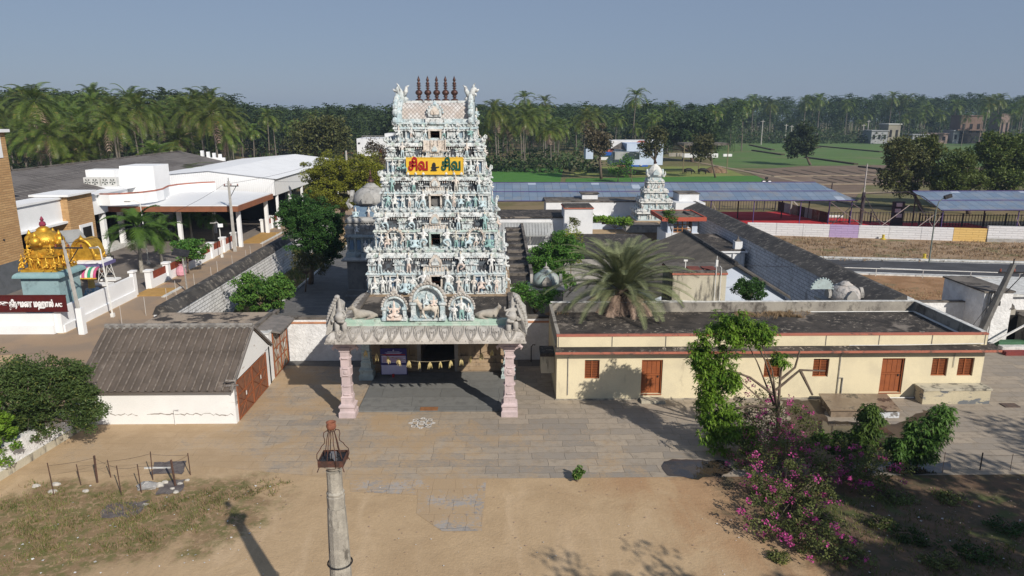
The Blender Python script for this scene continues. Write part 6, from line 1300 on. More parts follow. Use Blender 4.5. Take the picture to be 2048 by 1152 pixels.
for (a,b) in zip(P[:-1],P[1:]): mb.hexa([(a[0]-.1,a[1]+.1,5.3),(a[0]+.1,a[1]-.1,5.3),(b[0]+.1,b[1]-.1,5.3),(b[0]-.1,b[1]+.1,5.3)],[(a[0]-.1,a[1]+.1,6.5),(a[0]+.1,a[1]-.1,6.5),(b[0]+.1,b[1]-.1,6.5),(b[0]-.1,b[1]+.1,6.5)])
cp=mb.build('curved_parapet',CLW,hl); mb=MB()
for (a,b) in zip(P[:-1],P[1:]): mb.hexa([(a[0]-.13,a[1]+.13,6.5),(a[0]+.13,a[1]-.13,6.5),(b[0]+.13,b[1]-.13,6.5),(b[0]-.13,b[1]+.13,6.5)],[(a[0]-.13,a[1]+.13,6.62),(a[0]+.13,a[1]-.13,6.62),(b[0]+.13,b[1]-.13,6.62),(b[0]-.13,b[1]+.13,6.62)])
mb.build('red_coping',TERR,cp)
cn=T('porch_canopy','flat white porch canopy with a deep brown fascia on white columns beside the lane','canopy',(-34,86,0))
WSH=NT('white_sheet'); v=WSH.coord(); wv=WSH.n('ShaderNodeTexWave',Vector=v,Scale=1.2,_bands_direction='X').outputs['Fac']; WSH=WSH.out(WSH.mix(WSH.math('MULTIPLY',wv,.12),(.74,.75,.76),(.5,.51,.52)),.5,wv,.03)
c_x0,c_x1,c_y0,c_y1=-44.0,-29.6,80.0,92.6
MB().hexa([(c_x0,c_y0,4.97),(c_x1,c_y0,4.97),(c_x1,c_y1,5.0),(c_x0,c_y1,5.9)],[(c_x0,c_y0,5.05),(c_x1,c_y0,5.05),(c_x1,c_y1,5.1),(c_x0,c_y1,6.0)]).build('white_roof',WSH,cn)
BF=M('brown_fascia',(.26,.105,.055),(.22,.09,.05),1,fine=.06)
mb=MB(); mb.box(c_x0,c_y0-.12,4.35,c_x1+.12,c_y0,4.98); mb.box(c_x1,c_y0,4.35,c_x1+.12,c_y1,4.98); mb.build('brown_fascia',BF,cn)
mb=MB(); mb.box(c_x0,c_y0-.16,4.98,c_x1+.16,c_y0-.0,5.07); mb.build('gutter',CLW,cn)
for x,y in ((c_x1-.6,81.6),(c_x1-.6,91.4),(-37,81.6),(-37,91.4)): MB().box(x-.2,y,0,x+.2,y+.42,4.35).build('column',CLW,cn)
ws=T('white_shed','huge white sheet metal shed with a low gable roof behind the porch canopy','building',(-38,110,0))
x0,x1,y0,y1=-47.5,-29.6,94.0,134; ezz,rzz=6.8,7.75; xm=-38.0; xl=-46; zl=7.0
MB().add([(x0,y0,4.4),(x1,y0,4.6),(x1,y0,ezz),(xm,y0,rzz),(x0,y0,zl)],[(0,1,2,3,4)]).build('gable_sheet',WSH,ws)
MB().box(x1-.05,y0,4.6,x1+.02,y1,ezz).build('side_sheet',WSH,ws)
MB().add([(x1+.3,y0-.2,ezz-.05),(x1+.3,y1,ezz-.05),(xm,y1,rzz+.05),(xm,y0-.2,rzz+.05),(x0-.3,y0-.2,zl),(x0-.3,y1,zl)],[(0,1,2,3),(3,2,5,4)]).build('roof_sheet',CLW,ws)
for k in range(7): MB().box(x1-.35,y0+1+k*6,0,x1-.05,y0+1.3+k*6,4.7).build('post',CLW,ws)
MB().box(x0,y0+9,0,x1-1.5,y0+9.2,6).build('inner_dark',DARK,ws); MB().box(x0,y0,0,x0+.2,y1,6.6).build('back_wall',CLW,ws)
# ---- ribbed tin roof lying at a slant behind the gold shrine
a=T('tin_roof_shelter','tilted grey tin roof of a shelter between gold shrine and hall','shelter',(-34.5,66,0))
p=[G(115,462,4.3),G(158,458,4.6),G(204,512,2.6),G(172,530,2.4)]
mb=MB(); mb.quad(*p); mb.quad(*[(q[0],q[1],q[2]-.08) for q in p]); mb.build('tin_sheet',TIN,a); mb=MB()
for q in p: mb.tube([(q[0],q[1],0),(q[0],q[1],q[2]-.05)],.06,5)
mb.build('post',PIPE,a)
# ---- lane furniture
CONC=M('concrete_pole',(.40,.385,.36),(.33,.32,.30),3,fine=.15); 
def epole(base,top,w_,lab,arm=1.6,m=CONC,cat='utility pole',grp=None,ins=True):
    e=T('utility_pole',lab,cat,base,grp); b=Vector(base); t_=Vector(top); MB().tube([b,t_],[w_*1.25,w_*.75],6).build('pole',m,e)
    mb=MB(); z=t_.z-.55; d=(t_-b)/(t_.z-b.z); c=b+d*z
    mb.box(c.x-arm*.35,c.y-.05,c.z-.05,c.x+arm*.65,c.y+.05,c.z+.05); mb.tube([(c.x+arm*.5,c.y,c.z),(c.x,c.y,c.z-1.3)],.035,4); mb.tube([(t_.x,t_.y,t_.z),(t_.x,t_.y,t_.z+.35)],.04,5); mb.build('cross_arm',BLK,e)
    if ins:
        for dx in (-arm*.3,arm*.15,arm*.6): MB().lathe((c.x+dx,c.y,c.z+.05),[(.04,0),(.07,.05),(.05,.1),(.07,.14),(.03,.2)],7).build('insulator',BRP,e)
    return c
bx_,by_,_=G(692,0) if 0 else G(470,507)
p1=epole((G(470,503)[0],G(470,503)[1],0),(G(470,503)[0],G(470,503)[1],W(454,362,G(470,503)[1])[2]),.17,'concrete utility pole with a cross arm at the lane before the porch canopy')
bb=G(620,455); p2=epole((bb[0]+.8,118,0),(bb[0]+.8,118,9.2),.2,'farther concrete utility pole beside the white shed')
bb=G(168,668); b2=(bb[0],bb[1],0); p3=epole(b2,(b2[0]-.5,b2[1],W(128,480,b2[1])[2]),.13,'slim concrete utility pole in front of the gold shrine',arm=1.9)
MB().box(b2[0]-.25,b2[1]-.2,0,b2[0]+.15,b2[1]+.2,1.9).build('white_foot',CLW,bpy.data.objects['utility_pole.002'])
def lampp(base,h,lab,lean=0,arm=.9,m=PIPEW,grp='street lamps along the lane',dirx=-1):
    l=T('street_lamp',lab,'street lamp',base,grp); x,y,_=base; MB().tube([(x,y,0),(x+lean*.8,y,h*.85),(x+lean,y,h),(x+lean+dirx*arm*.5,y-.1,h+.25),(x+lean+dirx*arm,y-.2,h+.2)],[.06,.05,.045,.035,.03],6).build('pole',m,l); MB().rbox((x+lean+dirx*(arm+.15),y-.22,h+.17),(.55,.2,.1)).build('lamp_head',PIPE,l); MB().box(x-.12,y-.12,0,x+.12,y+.12,.3).build('foot',m,l)
lampp(G(226,634),W(204,512,G(226,634)[1])[2]+.5,'slim white street lamp rising from the lane below the white wall',-.25,.2)
lampp((-36.2,72.0,0),6.3,'white street lamp with curved arm among the areca palms',-.1,1.0)
lampp((-30.0,75.5,0),3.6,'short white floodlight post with two heads before the porch canopy',0,.4)
lampp((-30.0,101.0,0),5.4,'white street lamp next to the far panel wall',0,.5)
MB().rbox((-29.8,75.3,3.5),(.5,.2,.35),.3).build('flood_head',CLW,bpy.data.objects['street_lamp.002'])
for (px,py,h,lab) in ((296,647,0,0),): pass
pp=G(375,585); sp=T('solar_lamp','short lamp post with tilted dark solar panel beside the round clipped tree','lamp post',pp); MB().tube([(pp[0],pp[1],0),(pp[0]-.1,pp[1],3.3)],.07,6).build('pole',PIPE,sp); MB().rbox((pp[0]-.2,pp[1],3.5),(1.3,.9,.06),.2,.5,.2).build('panel',BLK,sp)
# power lines
def wire(name,a,b,sag,lab,r=.016,n=12):
    P=[(a[0]+(b[0]-a[0])*i/n,a[1]+(b[1]-a[1])*i/n,a[2]+(b[2]-a[2])*i/n-sag*4*(i/n)*(1-i/n)) for i in range(n+1)]
    o=MB().tube(P,r,4).build(name,BLK); tag(o,lab,'wire','overhead power lines'); return o
wire('power_line',(p1.x-.5,p1.y,p1.z+.2),(p2.x-.5,p2.y,p2.z+.2),.6,'power line from the lane pole to the pole by the white shed')
wire('power_line',(p1.x-.5,p1.y,p1.z+.2),(p3.x-.5,p3.y,p3.z+.2),.9,'power line from the lane pole to the slim pole by the gold shrine')
# strings of small lights drawn across the lane
LS=M('light_string',(.55,.53,.5))

for k in range(13):
    y=50+k*2.7; x=-27.6+.3*(k%3)+k*.12; q=MB().tube([(x,y,.012),(x,y,1.5)],.018,4).build('light_stake',LS); tag(q,'thin white stake of the fairy light string along the lane','stake','fairy light stakes along the lane')
bb=T('pink_sack','pink plastic sack leaning on the panel wall by the driveway','sack',(-30.5,66.0,0)); X,Y=-30.45,66.5
MB().lathe((X,Y,0),[(.25,0),(.42,.15),(.46,.5),(.36,.85),(.12,1.0),(.2,1.15)],10).build('bag',M('pink_plastic',(.60,.30,.36),(.5,.25,.3),4),bb)
# ================================================================ VEGETATION
BARK=M('bark',(.16,.12,.09),(.11,.085,.065),4,(.4,.6),fine=.25,fs=14,bd=.04); PBARK=M('palm_bark',(.17,.15,.125),(.12,.105,.09),5,(.4,.6),fine=.25,fs=12,bd=.05)
L_NEEM=leafmat('leaf_neem',(.020,.055,.012),(.040,.085,.018),(.06,.08,.02)); L_YEL=leafmat('leaf_yellowgreen',(.10,.14,.014),(.20,.22,.025),(.25,.22,.03)); L_DARK=leafmat('leaf_dark',(.022,.045,.016),(.05,.075,.025),(.07,.08,.03))
L_BRIGHT=leafmat('leaf_bright',(.045,.105,.010),(.135,.205,.022),(.22,.27,.05),.3); L_OLIVE=leafmat('leaf_olive',(.045,.058,.020),(.095,.10,.035),(.16,.14,.04)); L_MID=leafmat('leaf_mid',(.035,.10,.015),(.085,.17,.03),(.17,.19,.04))
L_BROWN=leafmat('leaf_brown',(.060,.052,.030),(.095,.075,.045),(.12,.07,.035)); L_COCO=leafmat('leaf_coconut',(.040,.078,.014),(.110,.150,.028),(.24,.19,.05),.28,.38); L_FAR=leafmat('leaf_far',(.020,.040,.015),(.042,.068,.020),None,.15)
L_DATE=leafmat('leaf_date',(.095,.115,.055),(.17,.19,.095),(.20,.21,.11),.12); L_DEAD=leafmat('leaf_dead',(.20,.13,.105),(.29,.20,.16),(.10,.07,.055),.05); L_FLOW=leafmat('bract_magenta',(.36,.03,.17),(.50,.08,.28),(.52,.18,.36),.28)
L_SHR=leafmat('leaf_mango',(.030,.075,.014),(.085,.150,.030),(.15,.22,.05),.25)
L_LEFT=leafmat('leaf_dusty_green',(.028,.055,.014),(.065,.098,.028),(.16,.17,.04),.2)
L_DRY=leafmat('dry_grass_blade',(.22,.15,.085),(.30,.215,.13),(.13,.12,.05),.2); L_GRASS=leafmat('grass_blade',(.07,.10,.025),(.14,.15,.045),(.26,.19,.09),.2)
def leafquads(P,L,ratio=.5,up=.5,droop=0,rs=RS):
    "P (N,3) leaf centres -> (4N,3) rhombic leaves"
    n=len(P); a=rs.normal(size=(n,3)); a[:,2]=a[:,2]*(1-up*.6)-droop; a/=np.linalg.norm(a,axis=1)[:,None]
    b=rs.normal(size=(n,3)); b[:,2]*=.4; b-=a*(a*b).sum(1)[:,None]; b/=np.linalg.norm(b,axis=1)[:,None]+1e-9
    l=(L*rs.uniform(.6,1.25,n))[:,None]; w=l*ratio
    V=np.stack([P-a*l*.5,P+b*w*.5,P+a*l*.5,P-b*w*.5],1); return V.reshape(-1,3)
def clump_points(crowns,nc,nl,cr,rs,flat=1.,shell=.5):
    pts=[];cents=[]
    for (cx,cy,cz,rx,ry,rz,k) in crowns:
        m=max(1,int(nc*k)); d=rs.normal(size=(m,3)); d/=np.linalg.norm(d,axis=1)[:,None]; r=shell+(1-shell)*rs.uniform(size=m)**.7; r*=rs.uniform(.68,1.25,m)
        c=np.array([cx,cy,cz])+d*r[:,None]*np.array([rx,ry,rz]); cents.append(c)
        for q in c:
            kk=int(nl*rs.uniform(.5,1.4)); g=rs.normal(size=(kk,3)); g/=np.linalg.norm(g,axis=1)[:,None]; g*=(rs.uniform(.25,1,kk)**.6)[:,None]; pts.append(q+g*cr*rs.uniform(.65,1.3)*np.array([1,1,flat]))
    return np.concatenate(pts),np.concatenate(cents)
def tree(name,label,cat,base,crowns,nc,nl,cr,leaf,mat,tr=.2,group=None,flat=.75,ratio=.5,droop=0,forks=None,bare=0,seed=None,shell=.5,trunkmat=None,limb=9,extra=None,star=0):
    rs=np.random.RandomState(seed if seed is not None else int(abs(base[0]*31+base[1]*17)) ); root=T(name,label,cat,base,group)
    P,Cn=clump_points(crowns,nc,nl,cr,rs,flat,shell); V=(whorls(P[::star],leaf,rs,star,droop,ratio) if star else leafquads(P,leaf,ratio,.5,droop,rs))-np.array(base); npmesh('crown',V,0,mat,root)
    mb=MB(); c0=np.mean(np.array([c[:3] for c in crowns]),0); b=Vector(base); f=Vector(forks) if forks else Vector((b.x*.6+c0[0]*.4,b.y*.6+c0[1]*.4,b.z+(min(c[2]-c[5]*.5 for c in crowns)-b.z)*.75))
    mb.tube([b,b.lerp(f,.5)+Vector((rs.uniform(-.1,.1),rs.uniform(-.1,.1),0)),f],[tr*1.25,tr*.95,tr*.8],8)
    idx=rs.choice(len(Cn),min(limb,len(Cn)),replace=False)
    for i in idx:
        c=Vector(Cn[i]); m=f.lerp(c,.5)+Vector((rs.uniform(-.2,.2),rs.uniform(-.2,.2),rs.uniform(0,.3)*1))
        mb.tube([f,m,c],[tr*.6,tr*.32,tr*.1],5)
        for j in range(bare):
            e=c+Vector(rs.normal(size=3)*cr*1.1); mb.tube([m.lerp(c,rs.uniform(.2,.9)),e],[tr*.12,tr*.04],4)
    mb.build('trunk',trunkmat or BARK,root,True)
    if extra: P,_=clump_points(crowns,nc*extra[2],nl*.38,cr*.5,rs,flat,.8); V=leafquads(P,extra[1],.8,.5,0,rs)-np.array(base); npmesh('blossom',V,0,extra[0],root)
    return root
def whorls(P,L,rs,k=7,droop=.55,w=.3):
    out=[]; n=len(P)
    for i in range(k):
        a=rs.uniform(0,2*PI,n); e=rs.uniform(-.9,.5,n); d=np.stack([np.cos(a)*np.cos(e),np.sin(a)*np.cos(e),np.sin(e)],1); s=np.stack([-np.sin(a),np.cos(a),rs.uniform(-.3,.3,n)],1); l=(L*rs.uniform(.7,1.2,n))[:,None]
        dn=np.array([0,0,-1.])*droop*l; out.append(np.stack([P,P+d*l*.55+s*l*w*.5+dn*.15,P+d*l+dn*.6,P+d*l*.55-s*l*w*.5+dn*.15],1).reshape(-1,3))
    return np.concatenate(out)
def frond_arrays(rs,nf,L,nl,ll,lw,el=(80,-35),drop=1.1,vee=.4,w0=.05,droopleaf=.9,az0=0,power=1.,stiff=False):
    Q=[];
    for i in range(nf):
        u=(i+.5)/nf; az=az0+i*2.39996+rs.uniform(-.2,.2); e=math.radians(el[0]+(el[1]-el[0])*u**power+rs.uniform(-7,7)); Lf=L*rs.uniform(.85,1.1)*(.75+.25*min(1,u*3))
        d=np.array([math.cos(az),math.sin(az)]); n=12; pts=[]; p=np.array([0.,0.,0.]); ang=e
        for k in range(n+1):
            pts.append(p.copy()); ds=Lf/n; p=p+ds*np.array([d[0]*math.cos(ang),d[1]*math.cos(ang),math.sin(ang)]); ang-=drop/n*(.5+1.2*k/n)*(1 if e>-.3 else .5)
        pts=np.array(pts); side=np.array([-d[1],d[0],0.])
        for k in range(n):   # midrib
            w=w0*(1-k/n*.8); Q.append([pts[k]-side*w,pts[k]+side*w,pts[k+1]+side*w*.85,pts[k+1]-side*w*.85])
        for j in range(nl):
            t=.16+.84*(j+.5)/nl; f=t*n; k=min(int(f),n-1); q=pts[k]+(pts[k+1]-pts[k])*(f-k); tg=(pts[k+1]-pts[k]); tg/=np.linalg.norm(tg); upv=np.cross(side,tg); upv=upv if upv[2]>0 else -upv
            l=ll*math.sin(PI*min(.98,(.14+.82*t)))**.6*rs.uniform(.85,1.1)
            for s in (-1,1):
                dr=side*s*math.cos(vee)+upv*math.sin(vee)+tg*.55; dr/=np.linalg.norm(dr); m=q+dr*l*.5; end=m+(dr*.5*l+np.array([0,0,-droopleaf*l*.5])); wv=tg*lw
                Q.append([q-wv*.4,q+wv*.6,m+wv*.5,m-wv*.5]); Q.append([m-wv*.5,m+wv*.5,end+wv*.1,end-wv*.05])
    return np.array(Q).reshape(-1,3)
def palm_proto(i,nf=28,nl=18,h=12.,lean=.6,L=5.2,mat=None,name='coconut_palm',ll=1.05,lw=.13,tr=.16,nuts=True,el=(78,-45),trm=None):
    rs=np.random.RandomState(40+i); root=T(name,'coconut palm','palm'); a=rs.uniform(0,6.28); tx,ty=lean*math.cos(a),lean*math.sin(a)
    MB().tube([(0,0,0),(tx*.2,ty*.2,h*.35),(tx*.6,ty*.6,h*.7),(tx,ty,h)],[tr*1.5,tr,tr*.9,tr*.8],6,False).build('trunk',trm or PBARK,root,True)
    V=frond_arrays(rs,nf,L,nl,ll,lw,el=el,drop=1.55,vee=.3,droopleaf=.6,w0=.07,power=.9)+np.array([tx,ty,h]); npmesh('crown',V,0,mat or L_COCO,root)
    if nuts:
        D=frond_arrays(rs,4,L*.8,9,ll,lw,el=(-45,-75),drop=.6)+np.array([tx,ty,h-.1]); npmesh('dead_frond',D,0,L_DEAD,root)
        mb=MB(); 
        for k in range(7): q=rs.uniform(0,6.28); mb.ball((tx+.3*math.cos(q),ty+.3*math.sin(q),h-.35-rs.uniform(0,.3)),.14,6,4)
        mb.build('coconuts',M('coconut',(.22,.19,.05),(.2,.12,.04),3),root)
    return root
PP=[palm_proto(i,h=11.+i*.5) for i in range(5)]; PF=[palm_proto(10+i,nf=20,nl=9,h=12+i,L=4.6,ll=1.1,lw=.24,mat=L_FAR if 0 else L_COCO,nuts=False) for i in range(3)]
used=set(); pr=random.Random(21)
def palm_at(x,y,s,label,group,far=False,hs=1.):
    k=pr.randrange(3 if far else 5); pro=(PF if far else PP)[k]; key=(far,k)
    o=place(pro,(x,y,0),pr.uniform(0,6.28),(s,s,s*hs),label,group,first=key not in used); used.add(key); return o
def at_px(px,D): # bearing px, distance D
    d=ray(px,576); k=D/d[1]; return d[0]*k,D
np_=0
# left grove behind the hall
gl='coconut palms behind the marriage hall'
def ring_palms(x0,x1,rows,step,lab,grp,s=(.95,1.2),far=False,jit=.4,hs=(1.,1.2)):
    n=0
    for D in rows:
        px=x0
        while px<x1:
            x,y=at_px(px+pr.uniform(-jit,jit)*step*(100/D),D+pr.uniform(-6,6)); palm_at(x,y,pr.uniform(*s),lab,grp,far,pr.uniform(*hs)); px+=step*(100/D); n+=1
    return n
def SH(lo,hi): return (lo,hi)
N=0
N+=ring_palms(-70,470,(118,127,138),104,'coconut palm in the dense grove rising behind the marriage hall roof',gl,(1.05,1.35),hs=(.42,1.12))
N+=ring_palms(-80,500,(158,174,190),84,'coconut palm deep in the grove behind the marriage hall',gl,(1.0,1.2),hs=(1.1,1.35))
N+=ring_palms(480,640,(205,240),95,'coconut palm far behind the white shed',gl,(.9,1.1),True,hs=(.8,1.0))
gm='coconut palms behind the green crop field'
N+=ring_palms(955,1150,(194,203,212),100,'coconut palm in the grove behind the bright green crop field',gm,(.95,1.2),hs=(.5,1.25))
N+=ring_palms(950,1420,(240,270),115,'coconut palm deep behind the farmhouse',gm,(1.0,1.3),True,hs=(.6,1.25))
gr_='coconut palms along the far field edge'
N+=ring_palms(1440,2080,(400,425),170,'coconut palm in the far row beyond the green field',gr_,(1.15,1.5),True,hs=(.55,1.3))
N+=ring_palms(1930,2080,(330,350),150,'coconut palm above the brown houses at the far right',gr_,(1.1,1.3),True,hs=(1.05,1.35))
for px,D,s in ((1800,350,.9),(1835,345,1.),(1880,340,.85),(1912,348,1.),(1945,338,.95),(1975,345,1.),(2010,338,1.),(1765,352,.8)):
    x,y=at_px(px,D); palm_at(x,y,s,'coconut palm rising in front of the village houses at the far right','coconut palms before the village houses',True,1.15)
for px,D,s,lab in ((1462,300,1.25,'leaning coconut palm at the left end of the green field'),(1440,320,1.1,'coconut palm standing free near the field corner'),(483,150,.95,'single coconut palm above the porch canopy roof'),(120,128,1.3,'tallest coconut palm of the left grove'),(418,150,1.15,'tall coconut palm at the right end of the left grove'),(1660,430,1.6,'tall coconut palm standing out of the far tree line'),(1757,425,1.6,'tall bushy palm standing out of the far right tree line')):
    x,y=at_px(px,D); palm_at(x,y,s,lab,'single coconut palms',D>200,1.05)
print('palms',N)
# beyond them the grove reads as one mass
rs=np.random.RandomState(3); base=[]
protoV=[frond_arrays(np.random.RandomState(90+i),17,5.0,4,1.3,.5,el=(80,-30),drop=1.5) for i in range(5)]
Vs=[];tops=[]
def far_mass(name,label,x0,x1,D0,D1,n,hh=(11,17),seed=1,mat=None):
    r=np.random.RandomState(seed); out=[]
    for k in range(n):
        D=D0+(D1-D0)*r.uniform()**1.0; px=r.uniform(x0,x1); d=ray(px,576); x=d[0]*D/d[1]; h=hh[0]*.25+(hh[1]-hh[0]*.25)*r.uniform()**.6; a=r.uniform(0,6.28); c,s=math.cos(a),math.sin(a); sc=r.uniform(.9,1.35)
        V=protoV[k%5]*sc; V=np.stack([V[:,0]*c-V[:,1]*s+x,V[:,0]*s+V[:,1]*c+D,V[:,2]+h],1); out.append(V)
        w=.16; out.append(np.array([[x-w,D,0],[x+w,D,0],[x+w*.7,D,h],[x-w*.7,D,h]]))
    o=npmesh(name,np.concatenate(out),0,mat or L_FAR); tag(o,label,'palm grove',kind='stuff'); return o
far_mass('far_palm_grove','hazy mass of palms on the horizon behind the left hall and tower',440,1000,240,600,900,(9,16),5)
far_mass('far_palm_grove','hazy mass of palms behind the farmhouse',940,1450,285,600,800,(12,17.5),6)
far_mass('far_palm_grove','hazy mass of palms beyond the green field on the right',1420,2120,400,620,900,(14,24),7)
far_mass('far_palm_grove','mass of palms filling the left grove',-120,500,200,400,620,(12,20),8)
def bush_mass(name,label,pts,rad,n,leaf,mat,hz=2.5,seed=2):
    r=np.random.RandomState(seed); P=[]
    for (x,y) in pts:
        g=r.normal(size=(n,3)); g/=np.linalg.norm(g,axis=1)[:,None]; g*=(r.uniform(.4,1,n)**.5)[:,None]; k=r.uniform(.6,1.3); P.append(np.array([x,y,hz*.3*k])+g*np.array([rad*k,rad*k*.6,hz*k]))
    P=np.concatenate(P); P=P[P[:,2]>0]; o=npmesh(name,leafquads(P,leaf,.7,rs=r),0,mat); tag(o,label,'undergrowth',kind='stuff'); return o
bush_mass('undergrowth','dark undergrowth at the foot of the far right palms',[at_px(1430+i*8,388+14*math.sin(i*1.7)) for i in range(80)],7,170,1.3,L_DARK,5.5)
bush_mass('undergrowth','dark undergrowth at the foot of the palms behind the crop field',[at_px(950+i*9,198+10*math.sin(i*2)) for i in range(26)],5,150,1.0,L_DARK,4.2,3)
bush_mass('undergrowth','dark undergrowth under the left palm grove',[at_px(-20+i*14,150+10*math.sin(i*2)) for i in range(56)],5,150,.9,L_DARK,5,4)
# ---- broadleaf trees, far to near.  cr(px centre, py centre, distance, rx px, rz px)
def blob(px,py,D,rx,rz,k=1.):
    x,y,z=W(px,py,D); s=D/1420; return (x,y,z,rx*s,rx*s*.9,rz*s,k)
def ftree(name,label,D,blobs,basepx,nc,nl,mat,leaf,cr,tr=.25,group=None,**kw):
    x,y=at_px(basepx,D); return tree(name,label,'tree',(x,y,0),[blob(a,b,D,c,d,e) for a,b,c,d,e in blobs],nc,nl,cr,leaf,mat,tr,group,**kw)
ftree('tree','wide dark olive tree behind the white shed roof',165,[(610,285,38,40,1),(660,278,40,42,1.2),(640,255,34,22,.7)],640,60,60,L_OLIVE,.75,1.7,.5)
ftree('tree','large yellow-green tree right of the white shed behind the domed side shrine',96,[(655,350,45,36,1),(720,345,50,38,1),(690,385,70,32,1.2),(640,395,30,28,.5),(745,380,30,30,.6)],690,120,150,L_YEL,.26,.72,.4,flat=.7)
ftree('tree','brownish bare-twigged tree in front of the distant white block left of the tower',125,[(765,308,22,24,1),(745,300,16,18,.5)],762,26,40,L_BROWN,.4,.9,.2,bare=3)
ftree('tree','dense dark tree over the left compound wall beside the path',63,[(612,440,48,52,1),(655,455,38,42,.8),(585,430,30,30,.5),(625,500,48,32,.7),(660,500,26,26,.4)],622,230,80,L_NEEM,.19,.42,.22,flat=.55,droop=.3)
ftree('shrub','pale dusty shrub at the foot of the dark tree by the left wall',60,[(600,520,24,22,1),(640,528,20,18,.8)],610,26,60,L_OLIVE,.16,.4,.06,bare=3)
ftree('shrub','leafy light green shrub against the inside of the left wall near the flat roof',51.5,[(520,590,50,36,1),(560,575,28,28,.6),(490,570,22,20,.4)],525,60,120,L_MID,.20,.42,.08,ratio=.6)
o=ftree('tree','round clipped tree with thin trunk in front of the panel wall',G(380,547)[1],[(379,497,35,21,1)],380,60,150,L_MID,.2,.42,.08,shell=.3)
# round field tree and house trees
x,y,_=G(1597,331); ftree('tree','round dark tree standing alone in the middle of the green field',y,[(1603,278,30,28,1),(1596,295,24,20,.5)],1597,46,70,L_BROWN if 0 else L_DARK,.9,1.7,.35)
ftree('tree','brown-leaved tree left of the farmhouse',168,[(1190,275,26,26,1),(1200,290,18,18,.5)],1196,34,60,L_BROWN,.8,1.5,.3)
ftree('tree','dark spreading tree behind the farmhouse right end',230,[(1360,255,38,30,1),(1400,262,36,34,1),(1330,275,24,28,.6),(1420,285,18,22,.4)],1370,70,70,L_DARK,1.0,2.0,.5)
ftree('tree','sparse olive tree before the pale blue farmhouse',166,[(1310,285,22,24,1),(1290,300,14,14,.4),(1322,268,14,14,.3)],1300,24,50,L_OLIVE,.7,1.3,.3)
ftree('tree','brown-green tree over the two grazing buffaloes',172,[(1405,300,28,20,1),(1412,285,20,14,.5)],1416,34,60,L_BROWN if 0 else L_OLIVE,.6,1.3,.2)
ftree('tree','slender light green sapling in the grass plot by the blue tarpaulin',160,[(1232,338,12,18,1),(1250,325,10,14,.6)],1228,14,40,L_MID,.5,.9,.1); ftree('tree','slender light green sapling right of the first in the grass plot',158,[(1258,340,10,20,1)],1256,10,40,L_MID,.5,.9,.1)
L_NEEM2=leafmat('leaf_neem_light',(.040,.075,.014),(.095,.125,.030),(.16,.16,.04))
# neem row at right behind the blue roofs
gn='leafy trees behind the right blue roof'
ftree('tree','sparse brown-green tree at the left end behind the right blue roof',112,[(1800,305,30,26,1),(1785,345,24,28,.7),(1835,330,20,26,.5),(1810,370,22,20,.4)],1822,64,60,L_OLIVE,.5,1.0,.3,gn)
ftree('tree','dense green tree second from left behind the right blue roof',118,[(1850,300,30,26,1),(1862,340,26,34,.8)],1860,56,80,L_NEEM2,.5,1.1,.3,gn)
ftree('tree','bright green bushy tree in the middle behind the right blue roof',108,[(1915,330,36,30,1),(1900,365,38,26,.9),(1940,360,30,24,.6)],1915,76,90,L_NEEM2,.42,1.0,.3,gn)
ftree('tree','tall green tree at the right edge behind the right blue roof',112,[(1990,300,40,32,1),(2040,310,36,40,1),(2000,355,44,32,1)],2010,96,90,L_NEEM2,.45,1.1,.35,gn)
# bushes in the courtyard
ftree('tree','green bush tree with yellowing top behind the small grey dome',58,[(1095,520,34,36,1),(1130,500,30,34,.8),(1110,560,38,26,.8),(1075,550,20,28,.4)],1105,110,110,L_MID,.20,.45,.12)
ftree('shrub','yellow leaved shrub at the top of the bush tree in the courtyard',60,[(1138,482,22,24,1),(1150,505,16,24,.6)],1140,24,60,L_YEL,.18,.4,.05)
ftree('shrub','feathery green shrub in front of the small grey dome',45.2,[(1070,598,36,18,1),(1045,580,20,16,.5),(1100,590,22,14,.5)],1070,44,90,L_MID,.12,.32,.04,bare=2)
ftree('shrub','round green bush right of the roof water tank',46.6,[(1503,582,34,22,1),(1485,575,20,18,.5)],1505,46,110,L_MID if 0 else L_NEEM,.15,.35,.05)
ftree('creeper','green creeper hanging over the ledge of the white rear hall',82.4,[(1215,440,16,5,1),(1245,442,24,8,1),(1190,436,12,4,.5)],1235,26,46,L_BRIGHT,.3,.42,.05)
ftree('sapling','small plant rooted in the eave of the white shrine tower',70.8,[(1338,428,9,9,1),(1345,440,10,7,.7)],1340,14,46,L_MID,.2,.35,.03)
ftree('sapling','pale sapling growing on the ledge of the stair room',76.8,[(1150,442,14,10,1)],1152,10,40,L_OLIVE,.22,.4,.03)
# ---- areca palms by the hall
ga_='slender areca palms in front of the hall'
AP=palm_proto(30,nf=15,nl=24,h=3.6,lean=.1,L=3.1,mat=leafmat('leaf_areca',(.035,.085,.015),(.075,.15,.025),None,.3),name='areca_palm',ll=.8,lw=.085,tr=.13,nuts=False,el=(78,-20),trm=M('areca_trunk',(.32,.30,.26),(.26,.24,.21),3)); AP['category']='palm'
for i,(px,py,s,lab) in enumerate(((284,545,1.25,'tallest areca palm, nearest to the white wall gap'),(324,530,.95,'areca palm between the tall one and the round clipped tree'),(318,492,1.0,'areca palm behind the round clipped tree'),(385,482,1.0,'areca palm before the dark porch canopy, left one'),(428,480,.85,'areca palm before the dark porch canopy, right one'))):
    x,y,_=G(px,py); place(AP,(x,y,0),i*1.3,s,lab,ga_,first=i==0)
